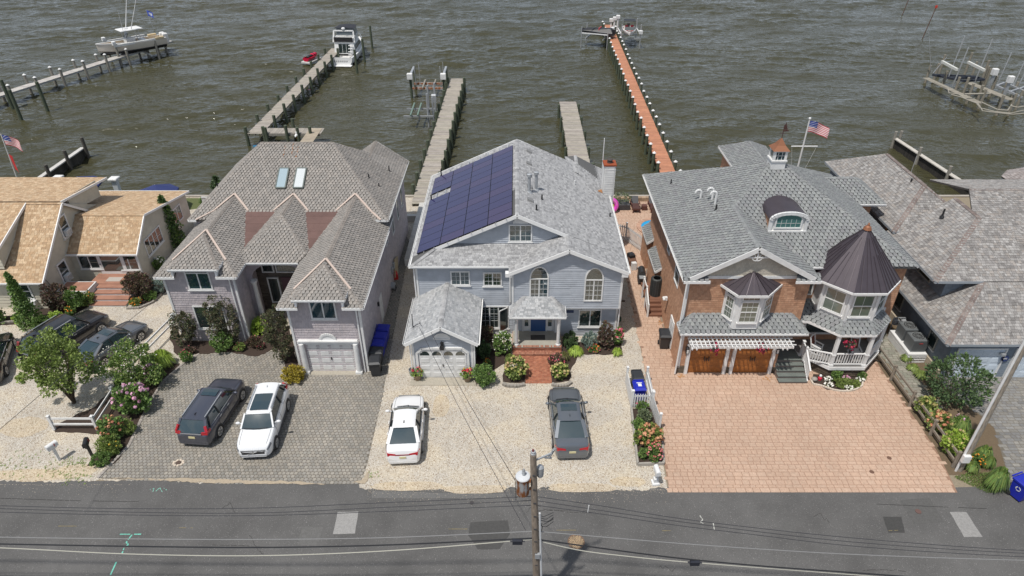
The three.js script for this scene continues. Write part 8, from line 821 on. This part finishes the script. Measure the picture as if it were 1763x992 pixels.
{const g=new G(),q=px([[1640,822],[1662,832],[1700,850],[1720,848],[1700,815],[1668,815]]);const xs=q.map((p)=>p[0]),zs=q.map((p)=>p[1]);for(let i=0;i<2600;i++){const x=rr(Math.min(...xs),Math.max(...xs)),z=rr(Math.min(...zs),Math.max(...zs));if(!pip(x,z,q))continue;const c=pick([...GR.mid,...GR.olive]),k=rr(0.7,1.2);g.col(c[0]*k,c[1]*k,c[2]*k);const a=rr(0,6.28),h=rr(0.06,0.14);g.tri([x - 0.02*Math.cos(a),0.02,z - 0.02*Math.sin(a)],[x+0.02*Math.cos(a),0.02,z+0.02*Math.sin(a)],[x+rr(-0.06,0.06),h,z+rr(-0.06,0.06)]);}stuff(solo('grass_patch','short lawn patch at the road end of the right bed','grass',[25.5,0,-25],g,mLeaf));}
{const g=new G();for(const[u,v,n,sp]of[[110,808,50,1.2],[60,790,30,1.5],[130,826,40,0.8],[128,795,40,0.6],[20,812,30,1.2],[640,820,10,0.5]])for(let i=0;i<n;i++){const p=at(u,v,0),x=p[0]+rr(-sp,sp),z=p[2]+rr(-sp,sp)*0.5;for(let k=0;k<4;k++){const c=pick(GR.olive);g.col(c);const a=rr(0,6.28);g.tri([x - 0.02,0.015,z],[x+0.02,0.015,z],[x+0.1*Math.cos(a),rr(0.04,0.1),z+0.1*Math.sin(a)]);}}stuff(solo('gravel_weeds','sparse weeds growing in the gravel near the road','weeds',[-25,0,-25.5],g,mLeaf));}
{const p=at(1070,345,0.3),t=thing('shrub','pale grass bush in a dark planter by the shore behind the grey house','shrub',[p[0],0,p[2]]);const g=new G();crown(g,[p[0]- 0.2,1.0,p[2]+1],0.9,0.5,0.7,700,0.1,GR.sage);g.build('foliage',mLeaf,t);const q=new G();q.cbox([p[0]- 0.2,0.02,p[2]+1],1.6,0.6,1.2,0,0.05);q.build('planter',mDark,t);}
// ================= smaller things =================
R=RNG(77);
function potPlant(label,u,v,dx){const p=at(u,v,0.03),t=thing('flower_pot',label,'flower pot',p,'flower pots beside the small garage door'),g=new G();g.lathe(p,[[0.2,0],[0.27,0.36],[0.3,0.38],[0.3,0.44],[0.22,0.42]],14);g.build('pot',M(0.34,0.25,0.17,0.85,{map:tMottle}),t,0.6);const f=new G();crown(f,add(p,[0,0.62,0]),0.42,0.3,0.42,420,0.09,[...GR.lime,...GR.mid]);f.build('foliage',mLeaf,t);const b=new G();blooms(b,add(p,[0,0.72,0]),0.3,0.24,0.3,16,0.09,[...RED,...RED,...ROSE,[0.6,0.4,0.06]],0.1);stuff(b.build('blossoms',mPetal,t));}
potPlant('pot of red and lime flowers left of the small garage door',719,653);potPlant('pot of red and lime flowers right of the small garage door',805,655);
{const p=at(711,645,0.02),g=new G();g.lathe(p,[[0.22,0],[0.26,0.45],[0.24,0.45],[0.2,0.1],[0,0.1]],14);solo('bucket','grey bucket standing left of the small garage','bucket',p,g,mGalv);}
function basket(label,p){const t=thing('hanging_basket',label,'hanging basket',p,'red hanging baskets'),g=new G();g.lathe(p,[[0.08,0],[0.2,0.12],[0.23,0.22]],12);g.path([add(p,[0.2,0.2,0]),add(p,[0,0.75,0]),add(p,[-0.2,0.2,0])],0.012,5);g.build('basket',mDark,t);const f=new G();crown(f,add(p,[0,0.22,0]),0.34,0.24,0.3,220,0.09,GR.red);f.build('foliage',mLeaf,t);const b=new G();blooms(b,add(p,[0,0.22,0]),0.36,0.26,0.34,34,0.09,[[0.36,0.02,0.06],[0.45,0.03,0.07],[0.3,0.02,0.06]],-0.9);blooms(b,add(p,[0.16,-0.15,0.05]),0.14,0.2,0.14,8,0.08,[[0.36,0.02,0.06]],-0.9);stuff(b.build('blossoms',mPetal,t));}
basket('red flower basket hanging from the pergola over the left wooden garage door',az(1228,602,-32.95));basket('red flower basket hanging from the pergola over the right wooden garage door',az(1311,603,-32.95));basket('red flower basket hanging on the turret porch between two posts',az(1462,596,-33.35));
function rocker(label,x,z,turn){const B=local('rocking_chair',label,'rocking chair',[x,0.96,z],turn,'white porch rocking chairs');const g=new G();g.box(-0.28,0.4,-0.26,0.28,0.45,0.28);g.build('seat',mWhite,B);const b=new G();for(const s of[-0.27,0.27])b.bar([s,0.42,-0.25],[s,1.2,-0.48],0.06,0.06);b.bar([-0.27,1.18,-0.47],[0.27,1.18,-0.47],0.06,0.12);b.build('back_frame',mWhite,B);const w=new G();w.quad([-0.22,0.5,-0.28],[0.22,0.5,-0.28],[0.22,1.12,-0.455],[-0.22,1.12,-0.455]);w.build('backrest',M(0.16,0.05,0.03,0.7),B);for(const s of[-0.28,0.28]){const a=new G();a.bar([s,0.66,-0.3],[s,0.62,0.3],0.09,0.04);a.build('armrest',mWhite,B);for(const zz of[-0.24,0.24]){const l=new G();l.bar([s,0.06,zz*1.1],[s,0.64,zz],0.05,0.05);l.build('leg',mWhite,B);}const r=new G(),q=[];for(let i=0;i<=8;i++){const t=i / 8*2 - 1;q.push([s,0.03+0.1*t*t,t*0.45]);}for(let i=0;i<8;i++)r.bar(q[i],q[i+1],0.045,0.05);r.build('rocker',mWhite,B);}}
rocker('white rocking chair with a red brown back on the porch, left one',19.85,-34.8,0.75);rocker('white rocking chair with a red brown back on the porch, behind the red basket',22.2,-34.4,-0.1);
// porch garden edging and stones
{const q=[[1396,655],[1400,662],[1412,664],[1424,668],[1436,672],[1448,674],[1462,674],[1474,671],[1484,665],[1486,656]].map(([u,v])=>at(u,v,0.05)),t=thing('garden_edging','scalloped pale edging round the porch garden','garden edging',q[4]);const g=new G();for(let i=0;i<q.length - 1;i++)for(let k=0;k<3;k++){const a=mix(q[i],q[i+1],k / 3),b=mix(q[i],q[i+1],(k+0.93)/ 3);g.bar([a[0],0.07,a[2]],[b[0],0.07,b[2]],0.1,0.12);}g.build('edging_blocks',M(0.55,0.48,0.40,0.9),t);}
{const p=at(1402,654,0.1),g=new G();g.ball([p[0],0.16,p[2]],0.2,0.15,0.18,10,7);solo('garden_stone','grey boulder at the left of the porch garden','stone',[p[0],0,p[2]],g,mStone,undefined,1);const q=at(1411,654,0.02),t=thing('garden_ornament','small red and white ornament in the porch garden','ornament',q);const a=new G();a.lathe(q,[[0.12,0],[0.13,0.18],[0.08,0.26],[0,0.26]],10);a.build('body',M(0.55,0.03,0.06,0.5),t);const b=new G();b.ball(add(q,[0,0.34,0]),0.09,0.1,0.09);b.build('head',mWhite,t);const s=at(1483,632,0.02),g2=new G();g2.lathe(s,[[0.18,0],[0.22,0.2],[0.3,0.24],[0.12,0.3],[0.1,0.55],[0.26,0.6],[0,0.6]],12);solo('bird_bath','pale green bird bath beside the turret porch','bird bath',s,g2,M(0.22,0.3,0.3,0.6));}
{const p=at(1497,622,0.02),g=new G();g.path([[0,0],[0.25,0.06],[0.5,0.0],[0.7,0.14],[1.0,0.2]].map(([x,z])=>[p[0]+x,0.06,p[2]+z]),0.045,6);solo('driftwood','dark bent branch lying on the salmon pavers right of the porch','branch',p,g,M(0.03,0.025,0.02,0.9));}
// air conditioning units
{const t=thing('equipment_platform','white lattice platform carrying the two grey condensers','platform',at(1580,620,0));const a=[26.3,-37.4,27.5,-33.9];const g=new G();g.box(a[0]- 0.1,0.55,-37.6,27.45,0.68,-34.9);g.box(a[0]- 0.1,0.0,-37.6,a[0]- 0.02,0.5,-34.9);g.build('platform_top',mWhite,t);const l=new G();for(let i=0;i<14;i++)l.bar([a[0]- 0.11+i*0.1,0.05,-34.87],[a[0]- 0.11+i*0.1,0.5,-34.87],0.03,0.03,[0,0,1]);for(const y of[0.05,0.27,0.48])l.bar([a[0]- 0.1,y,-34.86],[27.4,y,-34.86],0.04,0.05);l.build('lattice',mWhite,t);}
for(const[z,l]of[[-36.85,'grey air conditioning condenser on the platform, rear of two'],[-35.65,'grey air conditioning condenser on the platform, front of two']]){const x=26.9,t=thing('condenser',l,'air conditioner',[x,0.68,z],'air conditioning condensers');const g=new G();g.cbox([x,0.69,z],0.98,0.95,0.98,0,0.05);g.build('cabinet',M(0.12,0.13,0.135,0.5),t);for(let i=0;i<9;i++){const q=new G();q.box(x - 0.45,0.76+i*0.09,z+0.49,x+0.45,0.79+i*0.09,z+0.505);q.build('louver',M(0.08,0.085,0.09,0.5),t);}const f=new G();f.lathe([x,1.645,z],[[0.44,0],[0.44,0.025],[0.4,0.025],[0.4,0]],22);f.lathe([x,1.645,z],[[0.3,0.02],[0.27,0.02]],18);for(let i=0;i<12;i++){const a=i / 12*6.28;f.bar([x,1.66,z],[x+0.42*Math.cos(a),1.66,z+0.42*Math.sin(a)],0.015,0.015);}f.build('fan_guard',M(0.2,0.21,0.21,0.5),t);const d=new G();d.lathe([x,1.642,z],[[0,0],[0.38,0]],20);d.build('fan_well',mBlack,t);const b=new G();b.box(x - 0.1,1.35,z+0.505,x+0.14,1.42,z+0.515);b.build('maker_badge',M(0.4,0.04,0.04,0.6),t);}
{const p=at(1541,558,0.8),t=thing('gas_meter','grey gas meters and pipes against the blue grey wall behind the condensers','gas meter',p);const g=new G();for(const x of[0,0.5]){g.cbox([p[0]+x,0.8,p[2]],0.35,0.45,0.3,0,0.08);g.cyl([p[0]+x,1.1,p[2]+0.16],[p[0]+x,1.1,p[2]+0.2],0.12,0.12,10);}g.path([[p[0]- 0.2,0,p[2]],[p[0]- 0.2,1.35,p[2]],[p[0]+0.6,1.35,p[2]],[p[0]+0.6,0.9,p[2]]],0.04,7);g.build('meter',mGalv,t);}
// things beside the brown shingle house
{const p=[10.45,0.5,-41.95],t=thing('condenser','tall black round condenser beside the brown shingle house','air conditioner',p,'air conditioning condensers');const g=new G();g.lathe(p,[[0.42,0],[0.42,1.7],[0.37,1.74],[0.35,1.7]],20);g.build('drum',M(0.03,0.033,0.034,0.6),t,0.6);const r=new G();for(let i=0;i<14;i++){const a=i / 14*6.28;r.bar(add(p,[0.43*Math.cos(a),0.05,0.43*Math.sin(a)]),add(p,[0.43*Math.cos(a),1.66,0.43*Math.sin(a)]),0.02,0.02,[0,0,1]);}r.lathe(p,[[0.34,1.72],[0.28,1.74]],18);r.build('guard_ribs',M(0.07,0.075,0.075,0.6),t);const q=new G();q.box(9.98,0,-42.4,10.9,0.49,-41.5);q.build('stand',M(0.22,0.10,0.06,0.85),t);}
{const t=local('barbecue','black gas barbecue with white side shelf beside the brown shingle house','barbecue',[9.9,0,-44.8],1.5);const g=new G();g.cbox([0,0.2,0],0.9,0.75,0.55,0,0.03);g.build('cabinet',mDark,t);const l=new G(),n=8;for(let i=0;i<n;i++){const a0=Math.PI*i / n,a1=Math.PI*(i+1)/ n,f=(a,x)=>[x,0.95+0.34*Math.sin(a),0.28*Math.cos(a)];l.quad(f(a0,-0.45),f(a0,0.45),f(a1,0.45),f(a1,-0.45));l.tri([-0.45,0.95,0],f(a0,-0.45),f(a1,-0.45));l.tri([0.45,0.95,0],f(a0,0.45),f(a1,0.45));}l.build('hood',M(0.03,0.03,0.03,0.35),t);const s=new G();s.box(0.46,0.88,-0.25,0.9,0.93,0.25);s.box(-0.9,0.88,-0.25,-0.46,0.93,0.25);s.build('side_shelf',mGalv,t);const h=new G();h.bar([-0.3,1.02,0.34],[0.3,1.02,0.34],0.03,0.03);h.build('handle',mSteel,t);}
{const t=thing('patio_table','white round table by the patio edge behind the grey house','table',[7.9,0.03,-54.5]);const g=new G();g.cyl([7.9,0.72,-54.5],[7.9,0.77,-54.5],0.6,0.6,18);g.build('tabletop',mWhite,t);const l=new G();l.cyl([7.9,0.03,-54.5],[7.9,0.72,-54.5],0.09,0.07,8);l.cyl([7.9,0.03,-54.5],[7.9,0.08,-54.5],0.35,0.3,12);l.build('pedestal',mWhite,t);}
{// hose reel, bench things against the side of the white house
  const p=at(1100,432,0.3),t=thing('storage_bench','low dark bench with clutter by the patio gate','bench',[9.1,0,-47.4]);const g=new G();g.box(9.3,0.03,-48.6,9.9,0.5,-47.2);g.build('bench_box',M(0.14,0.07,0.045,0.85),t);const q=new G();q.cbox([9.55,0.5,-48],0.5,0.3,0.6,0.3,0.08);q.build('bench_cushion',mBlack,t);const w=new G();w.cbox([9.6,0.03,-46.7],0.4,0.7,0.3,0.2,0.05);w.build('cooler',mWhite,t);const k=at(1064,543,0.5),t2=thing('hose_stand','dark hose stand against the right wall of the grey house','hose stand',[7.3,0,-40.2]),g2=new G();g2.bar([7.3,0,-40.2],[7.3,1.5,-40.2],0.07,0.07);g2.bar([7.1,1.35,-40.2],[7.9,1.35,-40.2],0.08,0.1);g2.build('stand',M(0.06,0.04,0.03,0.8),t2);const h=new G();for(let i=0;i<3;i++)h.lathe([7.35,0.1+i*0.07,-39.6],[[0.28,0],[0.33,0.03],[0.28,0.06]],14);h.build('hose_coil',M(0.03,0.09,0.06,0.6),t2);}
// pool, loungers, pool ring
{const p=[12.7,0.03,-53.9],t=thing('plunge_pool','round blue plunge pool set in the salmon patio beside the brown house','pool',p);const g=new G();const n=26;for(let i=0;i<n;i++){const a0=i / n*6.2832,a1=(i+0.93)/ n*6.2832,f=(r,a,y)=>[p[0]+r*Math.cos(a),y,p[2]+r*Math.sin(a)],q=new G();q.hexa([f(1.35,a0,0.03),f(1.75,a0,0.03),f(1.75,a1,0.03),f(1.35,a1,0.03)],[f(1.35,a0,0.13),f(1.75,a0,0.13),f(1.75,a1,0.13),f(1.35,a1,0.13)]);const k=rr(0.85,1.1);q.build('coping_stone',M(0.44*k,0.27*k,0.19*k,0.85),t);}const b=new G();b.lathe([p[0],0.035,p[2]],[[1.4,0.0],[0,0.0]],28);b.lathe([p[0],0.035,p[2]],[[1.36,0.0],[1.36,0.09]],28);b.build('basin',M(0.04,0.30,0.52,0.5),t);const w=new G();w.lathe([p[0],0.1,p[2]],[[1.36,0],[0,0]],28);w.build('pool_water',P(0.02,0.30,0.58,0.06,{ior:1.33}),t);}
{const mk=(label,x)=>{const B=local('sun_lounger',label,'sun lounger',[x,0.03,-57.8],0,'brown sun loungers');const wk=M(0.10,0.035,0.025,0.8),g=new G();g.box(-0.36,0.3,-0.9,0.36,0.38,1.0);const f=g.build('frame',wk,B);for(const[a,b]of[[-0.32,-0.85],[0.32,-0.85],[-0.32,0.95],[0.32,0.95]]){const l=new G();l.box(a - 0.04,0,b - 0.04,a+0.04,0.3,b+0.04);l.build('leg',wk,B);}const c=new G();c.cbox([0,0.38,0.4],0.66,0.09,1.15,0,0.03);c.build('cushion',M(0.07,0.03,0.025,0.85),B);const b=new G();b.hexa([[-0.34,0.4,-0.15],[0.34,0.4,-0.15],[0.34,0.38,-0.3],[-0.34,0.38,-0.3]],[[-0.34,0.95,-0.75],[0.34,0.95,-0.75],[0.34,0.9,-0.88],[-0.34,0.9,-0.88]]);b.build('backrest',mDark,B);for(const s of[-0.4,0.4]){const a=new G();a.bar([s,0.6,-0.4],[s,0.6,0.4],0.08,0.05);a.bar([s,0.3,0.35],[s,0.6,0.35],0.05,0.05,[0,0,1]);a.build('armrest',wk,B);}};mk('brown wicker lounger by the shore wall, left one',11.35);mk('brown wicker lounger by the shore wall, right one',13.05);const g=new G();g.cbox([12.2,0.03,-57.6],0.5,0.45,0.5,0,0.02);solo('side_table','small brown wicker table between the two loungers','table',[12.2,0.03,-57.6],g,M(0.10,0.04,0.03,0.8));}
{const p=at(1070,357,0.5),B=local('pool_ring','magenta inflatable ring leaning at the patio edge behind the grey house','pool ring',[8.9,0.75,-57.0]);const tg=new THREE.TorusGeometry(0.55,0.2,10,26).toNonIndexed(),a=tg.attributes.position.array,g=new G();for(let i=0;i<a.length;i+=9){const hue=Math.floor((i / 9)/ 40)% 2;g.col(hue?[0.6,0.05,0.42]:[0.66,0.16,0.5]);g.tri([a[i],a[i+1],a[i+2]],[a[i+3],a[i+4],a[i+5]],[a[i+6],a[i+7],a[i+8]]);}const m=g.build('ring',M(1,1,1,0.3),B,1);B.rotation.x=-0.35;const f=new G();f.ball([0,-0.1,-0.1],0.35,0.3,0.15,10,6);f.build('float_cushion',M(0.45,0.5,0.06,0.5),B,1);}
{const t=thing('retaining_wall','low tan stone planter wall along the shore behind the salmon patio','wall',[12,0,-59.6]);const g=new G();for(let r=0;r<2;r++)for(let i=0;i<22;i++){const k=rr(0.8,1.15);g.col(k);const x=8.7+i*0.5+(r % 2)*0.25;g.cbox([x,0.03+r*0.2,-59.5],0.48,0.19,0.4,0,0.02);}g.col(1);stuff(g.build('stone_block',M(0.42,0.30,0.2,0.9,{map:tGrain}),t));}
// shore side of the lilac and grey houses: white deck, steps to the pier
{const t=thing('white_deck','white raised deck between the lilac and grey houses','deck',[-8.3,0,-51]);const m=M(0.60,0.585,0.55,0.75,{map:tWood});for(let i=0;i<26;i++){const g=new G(),z=-47.3 - i*0.4;g.box(-9.2,0.62,z - 0.39,-7.15,0.70+rr(0,0.006),z);g.build('deck_board',m,t);}const s=new G();for(let i=0;i<9;i++)s.box(-9.2,0.0,-47.28+0.0,-9.2+0.0,0,-47.28);const f=new G();for(let k=0;k<4;k++)f.box(-9.2,0.02+k*0.155,-47.3,-7.15,0.165+k*0.155,-47.24);f.build('skirt_board',mWhite,t);const st=new G();for(let k=0;k<3;k++)st.box(-10.4,0,-55.5 - k*0.4,-9.2,0.2*(3 - k),-55.1 - k*0.4);st.build('deck_steps',m,t);}
{const g=new G();g.bar([-9.65,0.1,-45.6],[-9.65,1.5,-46.1],0.08,1.4,[0,0,1]);solo('plywood_sheet','tan sheet of board leaning on the lilac side wall','board',[-9.6,0,-46],g,M(0.40,0.33,0.22,0.9));const p=at(679,471,0.5),q=new G();q.cbox([p[0],0.04,p[2]],0.5,0.5,0.5,0.3,0.08);q.ball([p[0],0.66,p[2]],0.2,0.18,0.2);solo('gas_can','red can standing in the alley beside the lilac wall','can',[p[0],0,p[2]],q,M(0.55,0.03,0.025,0.5));const r=at(676,494,0.3),t=thing('hose_reel','small grey hose reel in the alley beside the lilac wall','hose reel',[r[0],0,r[2]]),h=new G();h.cyl([r[0]- 0.2,0.4,r[2]],[r[0]+0.2,0.4,r[2]],0.28,0.28,14);h.build('drum',mGalv,t);const e=new G();for(const x of[-0.24,0.24]){e.bar([r[0]+x,0.03,r[2]- 0.25],[r[0]+x,0.45,r[2]],0.05,0.05);e.bar([r[0]+x,0.03,r[2]+0.25],[r[0]+x,0.45,r[2]],0.05,0.05);}e.build('frame',mDark,t);}
// umbrellas and posts behind the cottage
for(const[u,v,l,r]of[[135,310,'open navy patio umbrella behind the cottage ridge, left one',1.9],[268,324,'navy patio umbrella just showing over the cottage ridge, right one',1.9]]){const z=-57.2,c=az(u,v,z),t=thing('patio_umbrella',l,'umbrella',[c[0],0,z],'navy patio umbrellas');const g=new G(),e=Array.from({length:8},(_,i)=>[c[0]+r*Math.cos(i*0.7854+0.2),c[1]- 0.4,z+r*Math.sin(i*0.7854+0.2)]),T=[c[0],c[1]+0.35,z];for(let i=0;i<8;i++){const a=e[i],b=e[(i+1)% 8];g.tri(a,b,T);g.quad(a,b,add(b,[0,-0.16,0]),add(a,[0,-0.16,0]));}g.build('canopy',M(0.022,0.035,0.13,0.85),t);const p=new G();p.cyl([c[0],0,z],T,0.035,0.03,8);p.build('pole',mAlu,t);const b=new G();b.cyl([c[0],0.01,z],[c[0],0.12,z],0.32,0.28,14);b.build('base',mDark,t);}
for(const[u,v,l]of[[97,306,'white capped square post behind the cottage ridge, left one'],[194,308,'white capped square post behind the cottage ridge, right one']]){const z=-58.3,c=az(u,v,z),t=thing('patio_post',l,'post',[c[0],0,z],'white posts behind the cottage'),g=new G();g.cbox([c[0]+0.1,0,z],0.45,c[1]- 0.05,0.45);g.build('shaft',M(0.5,0.53,0.56,0.6),t);const q=new G();q.cbox([c[0]+0.1,c[1]- 0.05,z],0.8,0.18,0.8,0,0.05);q.build('cap',mWhite,t);}
{const t=thing('back_deck','salmon wooden deck with white rail behind the cottage','deck',[-26,0,-50]);const g=new G();for(let i=0;i<18;i++)g.box(-28.8,0.4,-56+i*0.3,-25.0,0.46,-56+i*0.3+0.28);g.build('deck_board',M(0.38,0.19,0.14,0.85),t);const r=new G();for(const y of[0.7,1.3])r.bar([-25.0,y,-56],[-25.0,y,-50.6],0.07,0.08);for(let i=0;i<26;i++)r.bar([-25.0,0.6,-56+i*0.21],[-25.0,1.3,-56+i*0.21],0.04,0.04,[0,0,1]);r.build('railing',mWhite,t);const o=new G();o.lathe([-26.8,0,-48.2],[[1.2,0],[1.25,0.8],[1.3,0.85],[1.1,0.86]],20);const m=o.build('hot_tub',mWhite,t,0.6);const w=new G();w.lathe([-26.8,0.8,-48.2],[[1.12,0],[0,0]],20);w.build('tub_water',P(0.2,0.4,0.46,0.1),m);}
{const p=at(300,541,1),t=thing('electric_meter','grey meter box on a short post at the corner of the lilac house','meter box',[-24.0,0,-38.4]),g=new G();g.bar([-24.0,0,-38.4],[-24.0,1.7,-38.4],0.08,0.08,[0,0,1]);g.build('post',mGalv,t);const b=new G();b.cbox([-24.0,1.0,-38.3],0.4,0.65,0.25,0,0.04);b.build('box',mGalv,t);}
{const q=[[1,556],[30,553],[60,560],[85,573],[120,558]].map(([u,v])=>at(u,v,0.08)),g=new G();for(let i=0;i<q.length - 1;i++)for(let k=0;k<5;k++)g.bar(mix(q[i],q[i+1],k / 5),mix(q[i],q[i+1],(k+0.92)/ 5),0.16,0.16);solo('stone_edging','grey stone edging of the bed before the cottage','bed edging',q[0],g,mStone);const c=[[218,531],[240,530],[262,521],[276,508],[284,490],[288,470]].map(([u,v])=>at(u,v,0.08)),h=new G();for(let i=0;i<c.length - 1;i++)for(let k=0;k<5;k++)h.bar(mix(c[i],c[i+1],k / 5),mix(c[i],c[i+1],(k+0.92)/ 5),0.16,0.16);solo('stone_edging','curved grey stone edging right of the cottage steps','bed edging',c[0],h,mStone);const w=[[866,661],[872,664],[890,665],[904,662]],w2=[[950,662],[962,665],[976,664],[984,658]];for(const[a,l]of[[w,'low grey stone rim at the left end of the brick walk'],[w2,'low grey stone rim at the right end of the brick walk']]){const s=a.map(([u,v])=>at(u,v,0.1)),g3=new G();for(let i=0;i<s.length - 1;i++)for(let k=0;k<3;k++)g3.bar(mix(s[i],s[i+1],k / 3),mix(s[i],s[i+1],(k+0.9)/ 3),0.2,0.22);solo('stone_edging',l,'bed edging',s[0],g3,mStone);}}
{const p=at(45,548,0.3),t=thing('garden_hose','coiled dark green hose under the cottage window','hose',p),g=new G();for(let i=0;i<5;i++)g.lathe([p[0]- 0.6,0.3+i*0.05,p[2]- 0.3],[[0.3,0],[0.34,0.02],[0.3,0.05]],14);g.build('coil',M(0.03,0.12,0.08,0.6),t);}

renderer.render(scene,camera);
